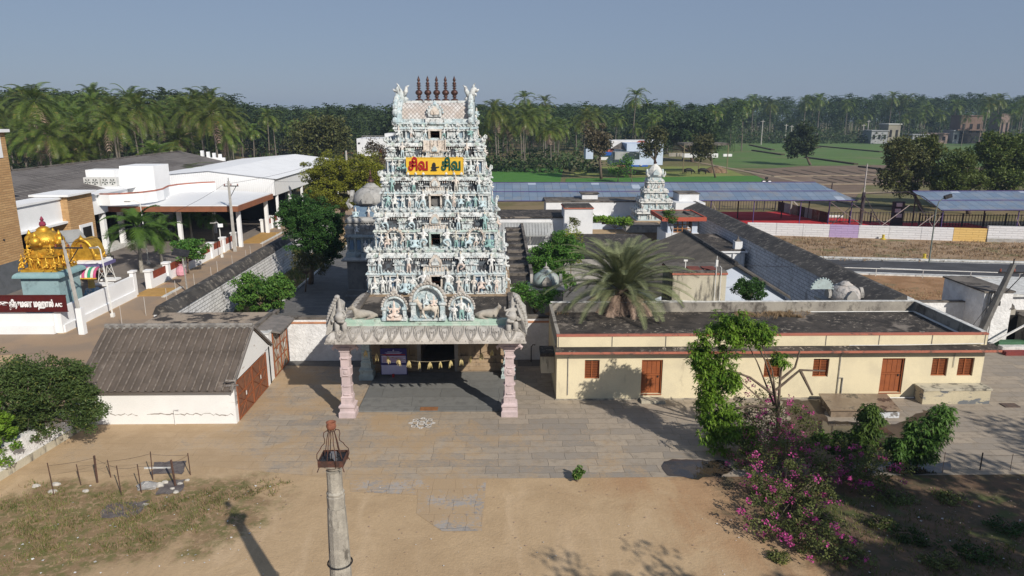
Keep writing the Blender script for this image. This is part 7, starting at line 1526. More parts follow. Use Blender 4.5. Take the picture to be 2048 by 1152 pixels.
# ---- the date palm behind the long building
dx,dy,_=W(1243,600,43.15); dp=T('date_palm','huge date palm with grey-green fronds and drooping dead ones behind the cream building roof','palm',(dx,dy,0)); rs=np.random.RandomState(77); h=4.05
MB().tube([(0,0,0),(0,0,h*.5),(0,0,h+.3)],[.42,.36,.45],12).build('trunk',M('date_trunk',(.12,.09,.065),(.08,.06,.045),5,(.4,.6),fine=.3,fs=10,bd=.1),dp,off=(0,0,0))
V=frond_arrays(rs,104,4.9,58,.50,.038,el=(86,6),drop=1.15,vee=.4,w0=.035,droopleaf=.25,power=.95)+np.array([0,0,h+.1]); npmesh('crown',V,0,L_DATE,dp)
V=frond_arrays(rs,44,4.3,44,.45,.05,el=(16,-35),drop=2.4,vee=.1,w0=.055,droopleaf=1.0)+np.array([0,0,h-.05]); npmesh('dead_fronds',V,0,L_DEAD,dp)
# ---- front trees and shrubs
fl=lambda px,py,D,rx,rz,k=1.: blob(px,py,D,rx,rz,k)
x,y,_=G(1552,900)
bt_=tree('tree','slim tree with bright drooping leaf clusters in front of the cream building','tree',(x,y-.3,0),[fl(1465,660,y,52,40,1.2),(fl(1425,740,y,42,56,1.0)),fl(1400,700,y,20,50,.4),fl(1440,850,y-.4,48,62,1.3),fl(1520,665,y,30,26,.5),fl(1418,795,y,30,32,.5),fl(1460,760,y,30,30,.4),fl(1560,720,y,16,14,.12),fl(1500,880,y-.6,26,40,.4)],84,52,.26,.20,L_BRIGHT,.09,flat=.85,ratio=.32,droop=.6,star=6,forks=W(1556,830,y),limb=4,bare=0,seed=5,shell=.25)
mb=MB(); 
for pts in ([(1552,900),(1556,830),(1545,770),(1530,720),(1500,660)],[(1556,830),(1560,760),(1565,720)],[(1548,790),(1500,755),(1460,740)],[(1556,815),(1500,812),(1450,820)],[(1552,780),(1600,740),(1650,742)],[(1600,740),(1625,790)],[(1560,760),(1590,735),(1600,700)]): mb.tube([Vector(W(a,b,y)) for a,b in pts],[.075*(1-.75*i/len(pts)) for i in range(len(pts))],6)
mb.build('bare_branch',BARK,bt_)
L_BOUG=leafmat('leaf_bougainvillea',(.055,.080,.022),(.12,.15,.045),(.22,.2,.06))
def px_crown(lst): return [(lambda g:(g[0],g[1],hz,rx,ry,rz,k))(G(a,b)) for a,b,hz,rx,ry,rz,k in lst]
bs=px_crown([(1560,900,1.3,1.8,1.2,1.1,1),(1500,870,1.8,1.2,1.,1.2,.6),(1600,1000,.8,2.3,1.6,.8,1.2),(1660,960,1.0,1.9,1.4,.8,1),(1570,1060,.6,1.7,1.5,.6,1),(1640,1100,.4,1.4,1.2,.5,.7),(1740,970,.7,1.4,1.2,.7,.7),(1560,960,1.2,1.5,1.2,1.0,.9)])
bg_=tree('bougainvillea','sprawling bougainvillea bush with magenta flowers at the edge of the sandy yard','shrub',(11.0,24.4,0),bs,44,60,.34,.105,L_BOUG,.05,flat=.8,ratio=.6,bare=5,limb=26,seed=9,extra=(L_FLOW,.085,.75))
x,y,_=G(1490,860); tree('bougainvillea','upright magenta bougainvillea spray climbing beside the bright leaved tree','shrub',(x+1,y-.2,0),[fl(1520,880,29,60,34,1),fl(1570,880,29,30,50,.8),fl(1470,930,28.5,34,34,.6)],30,50,.3,.10,L_BOUG,.04,bare=4,ratio=.6,limb=5,seed=12,extra=(L_FLOW,.085,.9))
def gsh(label,px,py,blobs,nc,nl,mat,leaf,cr,name='shrub',**kw):
    x,y,_=G(px,py); return tree(name,label,'shrub',(x,y,0),[blob(a,b,y,c,d,e) for a,b,c,d,e in blobs],nc,nl,cr,leaf,mat,.05,kw.pop('group',None),**kw)
gsh('young tree shrub with bright top leaves before the wash platform',1735,935,[(1740,850,26,36,1),(1722,890,40,34,1.1),(1745,820,12,10,.3)],40,64,L_SHR,.22,.28,ratio=.28,droop=.7,star=7)
gsh('dark green shrub with light tips at the far right of the yard',1830,935,[(1850,860,42,34,1.2),(1885,830,18,16,.5),(1800,900,32,30,.6),(1840,905,30,24,.5)],44,70,L_SHR,.21,.30,ratio=.28,droop=.7,star=7)
gsh('low green shrub under the flower bush by the wet paving',1690,925,[(1690,890,40,24,1),(1640,880,22,20,.5)],34,60,L_MID,.16,.26,bare=2)
gsh('small green bush alone at the edge of the paving',1155,962,[(1155,946,15,12,1)],16,44,L_MID,.14,.12)
for i,(a,b,r_) in enumerate(((1640,1040,30),(1790,1000,34),(1830,1080,40),(1900,1000,30),(1700,1120,40),(1950,1110,44),(1880,1130,40),(1760,1050,26),(2010,1060,36),(1560,1120,22),(1530,990,22))):
    gsh(['low weedy bush','thin straggly weed bush','dark leafy weed'][i%3]+' in the shaded garden soil, '+['under the flower bush','right of the flower bush','near the bottom edge','before the dark paving','below the magenta flowers','at the lower right corner','beside the lower right weeds','in the middle of the soil','at the right edge','at the sand edge near the bottom','at the sand edge under the flowers'][i],a,b,[(a,b-r_*.15,r_*1.2,r_*.3,1)],26,44,[L_GRASS,L_BOUG,L_NEEM][i%3],.10,.2,name='weed',bare=1,group='weeds in the shaded soil')
# broad banana-like leaves
bn_=T('banana_plant','young plant with broad paddle leaves between the two right shrubs','shrub',(G(1790,935)[0],G(1790,935)[1],0)); X,Y,_=G(1790,935)
for i,(a,l,e) in enumerate(((-.6,1.3,.8),(.5,1.4,.9),(1.8,1.1,.7),(-1.8,1.1,.6),(.1,1.5,1.2))):
    R=[]; n=7
    for k in range(n+1):
        t=k/n; r_=l*t*math.cos(e*(1-.3*t)); z=.3+l*t*math.sin(e)*(1-.35*t); w_=.17*math.sin(PI*(.05+.93*t)); c,s=math.cos(a),math.sin(a); R.append([(X+c*r_-s*w_,Y+s*r_+c*w_,z+.04),(X+c*r_,Y+s*r_,z),(X+c*r_+s*w_,Y+s*r_-c*w_,z+.04)])
    MB().grid(R).build('leaf',leafmat('leaf_banana',(.10,.2,.02),(.14,.26,.03),None,.4) if i==0 else bpy.data.materials['leaf_banana'],bn_,True)
# left front tree
x,y,_=G(52,905)
tree('tree','dense dusty green tree with low crown over the yard wall at the left edge','tree',(x,y,0),[fl(95,770,y,70,62,1.3),(fl(30,760,y,60,60,1)),fl(165,810,y,42,54,.9),fl(60,840,y,60,40,.8),fl(150,750,y,34,34,.4),fl(-40,800,y,50,70,.6)],150,58,.34,.14,L_LEFT,.13,flat=.65,ratio=.45,bare=2,limb=16,seed=15,forks=W(50,850,y))
x,y,_=G(-30,960); tree('shrub','bright green leafy bush cut by the left edge of the picture','shrub',(x,y,0),[fl(-30,860,y,52,90,1)],60,90,.3,.16,L_BRIGHT,.06,seed=16,ratio=.45)
# trees outside the picture, to the right behind, that shade the yard
for i,(x,y,z,r_,rz_,nc) in enumerate(((27.5,9.5,9.0,6.5,3.2,150),(23.5,2.5,9.5,6.0,3.,120),(36,13,9,6.5,3,80),(22.0,13.2,12.9,1.9,1.5,7),(13.2,7.8,9.2,2.6,1.8,11),(32,4,9,6,3,100))):
    tree('shade_tree',['spreading shade tree standing right of the yard','shade tree standing behind the viewer on the right','shade tree far to the right of the yard','tall slim tree right of the yard','thin crowned tree close on the right','dense tree behind the shade tree on the right'][i],'tree',(x+1,y-1,0),[(x,y,z,r_,r_,rz_,1),(x+r_*.5,y-r_*.3,z-1,r_*.6,r_*.6,rz_*.8,.5)],nc,110,1.15 if i!=4 else .8,.45 if i!=4 else .25,L_DARK,.35,seed=30+i,limb=14)
# ---- grass and weeds as ground cover
def blades(name,label,polys,n,h,mat,w=.02,seed=1,z=0.,lean=.4,cat='grass'):
    r=np.random.RandomState(seed); P=[]
    for (cx,cy,rx,ry,k) in polys:
        m=int(n*k); a=r.uniform(0,2*PI,m); q=np.sqrt(r.uniform(size=m)); P.append(np.stack([cx+rx*q*np.cos(a),cy+ry*q*np.sin(a),np.full(m,z)],1))
    P=np.concatenate(P); P[:,:2]+=.30*np.sin(P[:,[1,0]]*3.1)+.16*np.sin(P[:,[1,0]]*9.7); P=P[(np.sin(P[:,0]*2.1+P[:,1]*1.3)+np.sin(P[:,0]*.9-P[:,1]*2.7)+r.normal(size=len(P))*.7)>-.5] if lean<1 else P; m=len(P); hh=(h*r.uniform(.4,1.3,m))[:,None]; a=r.uniform(0,2*PI,m); d=np.stack([np.cos(a),np.sin(a),np.zeros(m)],1)*w; ln_=r.normal(size=(m,3))*lean*hh; ln_[:,2]=0
    up=np.array([0,0,1.])*hh; V=np.stack([P-d,P+d,P+up+ln_+d*.3,P+up+ln_-d*.3],1).reshape(-1,3); o=npmesh(name,V,0,mat); tag(o,label,cat,kind='stuff'); return o
gp_=[(-16.5,24.6,3.4,1.6,1.2),(-12.6,25.3,2.2,1.0,.5),(-10.6,26.3,1.6,.55,.22),(-15,23.0,2.6,1.1,.5),(-18.5,22.5,2.5,1.8,.8),(-12.8,23.8,1.8,.7,.3),(-9.8,27.1,1.2,.12,.04),(-19.5,25.5,2.0,1.6,.5)]
GP=M('weedy_earth',(.24,.17,.09),(.17,.15,.06),1.6,(.4,.6),(.36,.24,.14),gs=1.4,gth=(.52,.62),fine=.3,fs=10,bd=.06)
(lambda *a:0)('weedy_patch',ragged([(-22,27.0),(-14,27.0),(-9.3,27.2),(-8.8,26.4),(-11,24.4),(-13.6,22.3),(-16.5,20.2),(-19.5,18.6),(-24,18)],9,.4,.3),.013,GP)
blades('grass','weedy green and dry grass inside the wire fence at the left front',gp_,3000,.10,L_GRASS,.012,1)
blades('dry_grass','pale dry grass stalks in the left front patch',gp_,1500,.13,L_DRY,.011,2)
blades('grass','sparse grass in the shaded soil at the lower right',[(14.5,21.5,4,4.5,1),(19,19,4,4,1),(12,18,2.5,3,.5)],4200,.13,L_GRASS,.016,3)
blades('dry_grass','dry brown grass on the verge beyond the road',[(45,78,18,6,1),(36,84,9,3,.4),(60,79,14,5,.6)],4200,.22,L_DRY,.05,4,lean=.6)
blades('dry_grass','dry red-brown grass on the verge between temple wall and road',[(31,56,5,8,1),(36,54,6,6,1),(29,66,2.5,7,.4)],2600,.16,L_DRY,.03,5,lean=.6)
blades('dry_grass','dry grass growing on the flat roof of the cream building',[(15.6,41.3,1.6,.5,1),(18.0,41.6,1.0,.45,.7),(3.6,41.8,.5,.4,.2)],2600,.18,L_DRY,.014,6,3.06)
blades('dry_grass','grass along the inside foot of the left compound wall',[(-19.5,62,1.3,18,1)],3600,.3,L_GRASS,.05,7)
# ================================================================ RIGHT: SHEET ROOFED SHEDS OVER THE RED CARPET
def sheetmat():
    t=NT('blue_grey_sheets'); v=t.coord(); br=t.n('ShaderNodeTexBrick',Vector=t.coord((1,1,1),(0,0,0)),_offset=.0,_squash=1.); br.inputs['Scale'].default_value=1; br.inputs['Brick Width'].default_value=1.15; br.inputs['Row Height'].default_value=1.55; br.inputs['Mortar Size'].default_value=.022; br.inputs['Bias'].default_value=-.15
    br.inputs['Color1'].default_value=(.135,.19,.27,1); br.inputs['Color2'].default_value=(.20,.25,.32,1); br.inputs['Mortar'].default_value=(.035,.045,.07,1)
    wn2=t.n('ShaderNodeTexWhiteNoise'); sn=t.n('ShaderNodeVectorMath',i0=t.coord((1/1.15,1/1.55,0)),_operation='FLOOR'); t.l(sn.outputs[0],wn2.inputs[0])
    col=t.mix(t.ramp(wn2.outputs[0],.955,.96),br.outputs['Color'],(.36,.42,.50)); col=t.mix(t.ramp(t.noise(v,.35,5,.7),.45,.7),col,(.20,.21,.225))
    return t.out(col,.4,t.noise(v,3,3),.02)
SHT=sheetmat(); PUR=M('purple_post',(.075,.055,.17),(.1,.07,.2),3); DKP=M('dark_post',(.05,.045,.055),(.08,.065,.06),3); PALEP=M('pale_brace',(.34,.27,.25),(.25,.2,.19),3)
def shed_roof(name,label,x0,x1,y0,y1,z0,z1,posts,skew=0):
    a=T(name,label,'shed',((x0+x1)/2,y0,0),'blue sheet roofs over the carpet yard')
    MB().hexa([(x0,y0,z0),(x1,y0,z0),(x1-skew,y1,z1),(x0,y1,z1)],[(x0,y0,z0+.06),(x1,y0,z0+.06),(x1-skew,y1,z1+.06),(x0,y1,z1+.06)]).build('sheet_roof',SHT,a)
    for f in (0,.5,1): y=y0+(y1-y0)*f; z=z0+(z1-z0)*f; MB().box(x0,y-.07,z+.06,x1-skew*f,y+.07,z+.14).build('purlin',PUR,a)
    for x in posts:
        MB().tube([(x,y0+.3,0),(x,y0+.3,z0)],.07,6).build('post',PUR,a); MB().tube([(x,y1-.2,0),(x,y1-.2,z1)],.09,6).build('rear_post',DKP,a)
    return a
sA=shed_roof('sheet_shed','long blue-grey sheet roof on purple posts over the red carpet, the left of two',-16,49.2,97.2,104.2,3.35,5.2,[25.8,29,35,41.5,45.5,48.6],3.0)
sB=shed_roof('sheet_shed','long blue-grey sheet roof over the red carpet at the right edge, the right of two',54.8,90,87.2,94,3.3,4.95,[55.2,64.8,76])
# trusses at the open end of the right roof and braces
mb=MB(); 
for pts in ([(54.9,87.3,3.3),(54.2,90.5,4.7),(53.9,94,4.95)],[(49.6,96.5,4.4),(54.5,94,4.95)],[(49.6,96.5,4.4),(50.5,92.0,0)],[(49.6,96.6,4.2),(44.8,95.5,0)]): mb.tube(pts,.06,5)
mb.build('end_truss',DKP,sB)
MB().tube([(49.6,96.5,0),(49.6,96.5,4.6)],.24,8).build('corner_column',DKP,sB); 
for a,b in (((52.6,90.5,3.6),(46.0,87.4,.1)),((55.0,88.2,3.0),(50.4,86.9,.1)),((55.1,87.6,2.6),(52.9,86.6,.1)),((64.6,87.6,2.4),(65.2,86.2,0)),((54.6,92,3.5),(54.9,87,0))): MB().tube([a,b],.045,5).build('brace',PALEP,sB)
for a,b in (((45.6,97.4,3.1),(48.6,92,.05)),((48.7,97.4,2.9),(51.6,90,.05)),((29.2,97.4,3.1),(29.9,94,.05))): MB().tube([a,b],.045,5).build('brace',PALEP,sA)
# picket fence round the carpet yard
def picket(label,pts,h=1.45,step=.42):
    g=T('railing',label,'railing',(pts[0][0],pts[0][1],0),'dark railings of the carpet yard')
    for (a,b) in zip(pts[:-1],pts[1:]):
        L=math.hypot(b[0]-a[0],b[1]-a[1]); n=int(L/step); mb=MB()
        for k in range(n+1): x=a[0]+(b[0]-a[0])*k/n; y=a[1]+(b[1]-a[1])*k/n; mb.box(x-.03,y-.03,.1,x+.03,y+.03,h)
        mb.build('picket_panel',DKP,g); mb=MB()
        for z in (.25,h-.12): mb.tube([(a[0],a[1],z),(b[0],b[1],z)],.045,4)
        for k in range(0,n+1,7): x=a[0]+(b[0]-a[0])*k/n; y=a[1]+(b[1]-a[1])*k/n; mb.box(x-.08,y-.08,0,x+.08,y+.08,h+.15)
        mb.build('rail',DKP,g)
picket('dark picket railing at the back of the carpet under the left blue roof',[(26,113),(44,113)],1.7)
picket('dark picket railing between the two blue roofs',[(46.2,99.0),(62.5,98.8)],1.6); picket('dark picket railing under the right blue roof',[(57.2,95.6),(88,95.2)],1.7)
g=T('side_hoarding','slanting hoarding of rusty and grey sheets at the back corner of the carpet','fence',(46,105,0)); 
for k in range(7):
    a=(44.2+.28*k,112.5-1.9*k); b=(44.2+.28*(k+1),112.5-1.9*(k+1)); MB().hexa([(a[0],a[1],0),(a[0]+.06,a[1],0),(b[0]+.06,b[1],0),(b[0],b[1],0)],[(a[0],a[1],1.5),(a[0]+.06,a[1],1.5),(b[0]+.06,b[1],1.5),(b[0],b[1],1.5)]).build('sheet',[RUST,TIN,M('rust_sheet',(.22,.11,.07),(.3,.25,.2),.8,(.45,.55))][k%3],g)
# control boxes on a frame
g=T('control_boxes','stack of pale meter boxes on a dark frame under the right blue roof','meter boxes',(54.3,96,0)); MB().box(53.6,96.2,0,55.3,96.35,3.4).build('frame',DKP,g)
for x,z in ((54.1,2.7),(54.0,1.9),(54.2,1.2)): MB().box(x,96.05,z,x+.75,96.2,z+.5).build('meter_box',PIPEW,g)
o=MB().tube([(46.2,104,.25),(50.5,103.6,.25)],.24,8).build('concrete_pipe',KERBW); tag(o,'pale concrete pipe lying on the ground behind the carpet yard','pipe')
o=MB(); g=T('braced_post','old concrete post with a slanting brace behind the carpet yard','post',(44.5,108,0)); MB().tube([(44.5,108,0),(44.5,108,2.4)],.13,5).build('post',CONC,g); MB().tube([(44.8,108,2.0),(46.6,107.2,.1)],.11,5).build('brace',CONC,g)
g=T('utility_pole','thin pale pole rising beside the corner column of the right blue roof','utility pole',(50.1,97.5,0)); MB().tube([(50.1,97.5,0),(50.1,97.5,8.4)],[.14,.09],6).build('pole',CONC,g)
g=T('floodlight_mast','small mast with two floodlights standing up behind the left blue roof','floodlight',(43,112,0)); MB().tube([(41.8,112,0),(41.8,112,5.0)],.07,6).build('pole',DKP,g)
for dx in (-.45,.45): MB().rbox((41.8+dx,111.8,4.7),(.6,.25,.4)).build('lamp_head',BLK,g); MB().rbox((41.8+dx,111.66,4.66),(.45,.03,.28)).build('glass',CLW,g)
MB().rbox((41.8,111.9,5.2),(.4,.25,.35)).build('lamp_head',BLK,g)
# ---- block wall, white with one purple and one yellow length
def bw(n,c,c2): return blocks(n,c,c2,tuple(q*.75 for q in c),1.1,.28)
WWH=bw('painted_blocks_white',(.66,.66,.68),(.60,.60,.62)); WPU=bw('painted_blocks_purple',(.42,.32,.52),(.38,.29,.48)); WYE=bw('painted_blocks_yellow',(.66,.45,.17),(.62,.42,.15)); FOOT=M('grey_foot',(.36,.35,.33),(.28,.27,.255),2)
g=T('painted_block_wall','low white block wall with one purple and one yellow length before the red carpet','wall',(44,85,0))
pts=[1494,1552,1605,1658,1716,1777,1841,1905,1972]; mats=[WWH,WWH,WWH,WPU,WWH,WWH,WWH,WYE]
def wy(px): return 88.6-(px-1494)*.0072 if px<1700 else 87.1-(px-1700)*.0075
def wxy(px,base): d=ray(px,base); t=(0-CAMH)/d[2]; return d[0]*t,d[1]*t
bl=lambda px: 470+(px-1510)*.0295 if px>=1510 else 470
for i,m in enumerate(mats):
    a=wxy(pts[i],bl(pts[i])); b=wxy(pts[i+1],bl(pts[i+1])); h=1.6
    MB().hexa([(a[0],a[1],.0),(b[0]-.04,b[1],.0),(b[0]-.04,b[1]+.2,.0),(a[0],a[1]+.2,.0)],[(a[0],a[1],h),(b[0]-.04,b[1],h),(b[0]-.04,b[1]+.2,h),(a[0],a[1]+.2,h)]).build('wall_length',m,g)
g=T('painted_block_wall','slightly higher white block wall with a grey foot at the right edge beyond the road','wall',(64,82,0)); a=wxy(1972,bl(1972)); b=wxy(2200,490); 
MB().hexa([(a[0],a[1]-.1,.45),(b[0],b[1],.45),(b[0],b[1]+.2,.45),(a[0],a[1]+.2,.45)],[(a[0],a[1]-.1,1.95),(b[0],b[1],1.95),(b[0],b[1]+.2,1.95),(a[0],a[1]+.2,1.95)]).build('wall_length',WWH,g); MB().hexa([(a[0],a[1]-.14,0),(b[0],b[1]-.04,0),(b[0],b[1]+.24,0),(a[0],a[1]+.24,0)],[(a[0],a[1]-.14,.45),(b[0],b[1]-.04,.45),(b[0],b[1]+.24,.45),(a[0],a[1]+.24,.45)]).build('foot',FOOT,g)
# ---- road lamp, yellow marker blocks, safety rail
bx,by,_=G(1858,525); zt=W(1872,393,by)[2]; g=T('street_lamp','tall thin street lamp with one dark head standing on the kerb of the road','street lamp',(bx,by,0))
MB().tube([(bx,by,0),(bx-.05,by,zt-1.3),(bx+.15,by,zt-.5),(bx+.75,by,zt)],[.085,.06,.05,.04],6).build('pole',M('green_grey_pole',(.14,.17,.15),(.18,.2,.18),3),g); MB().rbox((bx+.95,by-.05,zt),(.75,.3,.35),.1,0,-.3).build('lamp_head',BLK,g)
YB=M('yellow_block',(.55,.42,.05),(.5,.38,.05),4)
for px,py in ((1766,479),(1960,482),(1848,519)): X,Y,_=G(px,py); o=MB().lathe((X,Y,0),[(.3,0),(.3,.15),(.14,.2),(.16,.6),(.1,.62)],8).build('marker_post',YB); tag(o,'small yellow marker post '+{1766:'at the foot of the purple and white wall',1960:'at the foot of the yellow wall length',1848:'on the kerb beside the tall street lamp'}[px],'marker post','yellow marker posts along the verge')
g=T('safety_rail','thin white pipe rail along the near kerb of the road','railing',(40,65,0)); a=(rd[3][0]+1,rd[3][1]-1.0+0); b=(rd[2][0],rd[2][1]-.9); MB().tube([(a[0],a[1],.75),(b[0],b[1],.75)],.035,5).build('rail',PIPEW,g)
for k in range(14): t=k/13; MB().tube([(a[0]+(b[0]-a[0])*t,a[1]+(b[1]-a[1])*t,0),(a[0]+(b[0]-a[0])*t,a[1]+(b[1]-a[1])*t,.75)],.035,4).build('post',PIPEW,g)
# ---- houses at the right edge
g=T('white_wall','stained white yard wall between the cream building and the right house','wall',(29,47,0)); MB().box(25.76,46.0,0,32.0,46.3,2.62).build('face',WHR,g); MB().box(25.76,45.95,2.62,32.0,46.35,2.7).build('coping',ROOFG,g)
g=T('white_house','white and grey house with a dark doorway and green step at the right edge','house',(34,43,0))
MB().box(31.4,44.2,0,33.3,48.5,3.75).build('side_block',WHR,g); MB().box(33.3,45.8,0,40,50,3.1).build('rear_wall',WHR,g); MB().box(33.2,45.5,3.1,40,50.2,3.3).build('flat_roof',KERBW,g); MB().box(31.3,44.1,3.75,33.35,48.6,3.85).build('roof_edge',ROOFG,g)
MB().box(33.3,44.9,0,34.4,45.8,2.2).build('dark_doorway',DARK,g); MB().box(34.4,43.2,0,40,45.7,2.0).build('front_block',PARG,g); MB().box(34.3,43.1,2.0,40,45.8,2.12).build('front_roof',ROOFG,g); MB().box(34.9,43.15,1.2,36.6,43.2,1.9).build('red_window',TEAK,g)
mb=MB(); 
for dx in (0,.18,.4): mb.tube([(31.6+dx,44.1,0),(31.6+dx,44.1,3.4),(31.7+dx,44.2,3.9)],.035,5)
mb.build('pipes',PIPE,g); MB().box(31.9,44.0,2.9,32.4,44.2,3.2).build('meter_box',BLK,g)
g=T('entry_steps','green and red painted concrete steps before the dark doorway of the right house','steps',(33.2,42.8,0))
for i,(m,h) in enumerate(((M('red_step',(.20,.045,.04),(.16,.04,.04),2),.25),(KERBW,.45),(M('green_step',(.05,.12,.06),(.06,.14,.08),2),.65))): MB().box(32.2+i*.05,42.5+i*.45,.0,34.2,42.95+i*.45,h).build('step',m,g)
g=T('roof_pot','small dark pot shaped finial on a short pillar of the right house','finial',(33.4,45,0)); MB().box(33.0,44.3,2.2,33.7,44.8,2.6).build('pillar',PARG,g); MB().lathe((33.35,44.5,2.6),[(.35,0),(.3,.2),(.1,.4),(.12,.55),(.02,.7)],8).build('pot',DRKT,g)
p4=epole((31.0,43.9,0),(32.5,43.6,5.75),.24,'thick leaning dark concrete pole with cross arm at the right edge',arm=2.0,m=M('dark_concrete',(.17,.165,.155),(.13,.125,.12),3,fine=.2))
wire('power_line',(p4.x,p4.y,p4.z),(46,40,7.5),.3,'power line running right from the thick leaning pole'); wire('guy_wire',(32.1,43.7,4.2),(29.3,43.3,.1),0,'thin stay wire from the leaning pole to the yard ground')
o=MB().tube([(31.2,43.5,.1),(33.9,43.2,2.0)],.07,5).build('slanting_pipe',PIPEW); tag(o,'grey slanting pipe beside the foot of the leaning pole','pipe')
# white small wire along the compound with insulators
wire('light_wire',(14,45.2,5.6),(27,52,4.1),.3,'thin wire with little flags strung above the right compound wall')
# ================================================================ FAR HOUSES
PB=M('pale_blue_house',(.50,.58,.72),(.44,.52,.66),.4,(.4,.6),(.35,.38,.44),gs=.4,gth=(.6,.75),fine=.06); REDT=M('red_tiles',(.34,.09,.06),(.26,.07,.05),2); TARP=M('blue_tarp',(.02,.08,.32),(.03,.12,.42),2,rough=.4)
def hb(x0,x1,py0,py1,D,dep,nm,m,par): # box from pixel span at distance D
    a=W(x0,py0,D); b=W(x1,py1,D); return MB().box(a[0],D,max(0,b[2]),b[0],D+dep,a[2]).build(nm,m,par)
D=176
h=T('farmhouse','pale blue farmhouse with white, red tiled and grey roofs among the palms','house',(35,D,0))
hb(1254,1325,287,330,D,8,'blue_wall',PB,h); hb(1223,1322,281,330,D+10,6,'white_wall',WB,h)
a=W(1223,296,D+4); b=W(1254,284,D+4); MB().add([W(1222,297,D+1),W(1243,284,D+8),W(1262,285,D+8),W(1254,300,D+1)],[(0,1,2,3)]).build('dark_roof',ROOFG,h)
MB().add([W(1268,288,D+5),W(1278,281,D+8),W(1288,281,D+8),W(1294,288,D+5)],[(0,1,2,3)]).build('red_ridge_roof',REDT,h); hb(1230,1279,304,319,D-6,3,'grey_shed_wall',TIN,h)
MB().add([W(1194,309,D-3),W(1226,296,D+3),W(1229,299,D+3),W(1222,305,D-3)],[(0,1,2,3)]).build('red_lean_to',REDT,h); hb(1200,1223,305,311,D-4,3,'blue_sheet',TARP,h); hb(1201,1220,311,320,D-3.5,2,'white_front',WB,h); hb(1172,1186,296,318,D+2,4,'left_outhouse',PB,h)
for x in (1296,1311,1318): hb(x,x+3,298,304,D-.1,.1,'window',DARK,h)
g=T('tarpaulin_heap','blue tarpaulin heap beside orange soil in front of the farmhouse','heap',G(1273,334)); X,Y,_=G(1273,334); mb=MB()
for k in range(6): mb.ball((X-2.4+k*1.0,Y+.3*(k%2),.3),.75,8,5,1.1,1,.7)
mb.build('tarpaulin',TARP,g); MB().ball((X+1.2,Y-.3,.6),.5,8,5,1,1,.6).build('white_bag',CLW,g)
o=MB().lathe((X-2.5,Y+5,0),[(3.5,0),(2.6,.8),(1.2,1.9),(.1,2.4)],11).build('soil_heap',M('orange_soil',(.36,.19,.10),(.28,.15,.08),1)); tag(o,'orange soil heap behind the blue tarpaulin','heap')
g=T('cattle_shed','open cattle shed with thin flat roof and low white wall right of the farmhouse','shed',(50,185,0)); hb(1338,1366,306,313,186,.5,'low_wall',PARG,g); hb(1366,1436,307,315,184,.5,'low_wall',WB,g); hb(1447,1464,308,313,184,.6,'low_wall',WB,g); a=W(1368,290,184);b=W(1458,290,184); MB().box(a[0],184,a[2]-.1,b[0],191,a[2]+.45).build('thin_roof',ROOFG,g)
for px in (1369,1400,1457): a=W(px,290,184); MB().tube([(a[0],184,0),(a[0],184,a[2])],.13,5).build('post',M('yellow_post',(.20,.17,.10)),g)
a=W(1438,312,186); MB().lathe((a[0],188,0),[(3.2,0),(2.6,.9),(1.3,1.5),(.1,1.8)],10).build('hay_heap',M('brown_hay',(.22,.15,.09),(.16,.1,.06),2),g)
BUF=M('buffalo_hide',(.010,.009,.009),(.02,.018,.017),3,rough=.55)
for px,lab in ((1377,'black buffalo grazing in the grass, the left of two'),(1405,'black buffalo grazing in the grass, the right of two beside the small tree')):
    X,Y,_=G(px,349); o=bpy.data.objects.new('buffalo',COWG); C.objects.link(o); o.location=(X,Y,.05); o.rotation_euler=(0,0,PI+(.1 if px<1390 else -.1)); o.scale=(1.25,1.25,1.2); tag(o,lab,'buffalo','buffaloes grazing in the field')
COWG.materials.append(BUF)
# white block left of the tower, far
g=T('white_block','plain white flat roofed block with a stair tower far left behind the main tower','building',(-25,135,0)); D=132
hb(713,784,277,312,D,9,'wall',WB,g); hb(769,786,267,280,D+1,5,'stair_tower',WB,g)
for x in (716,740): hb(x,x+4,285,288,D-.1,.1,'window',DARK,g)
hb(758,764,298,310,D-.1,.1,'door',TEAK,g); mb=MB(); a=W(724,272,D);b=W(768,272,D); mb.tube([a,b],.05,4)
for k in range(6): p=W(724+k*8.8,272,D); q=W(724+k*8.8,278,D); mb.tube([p,q],.05,4)
mb.build('roof_rail',PIPE,g)
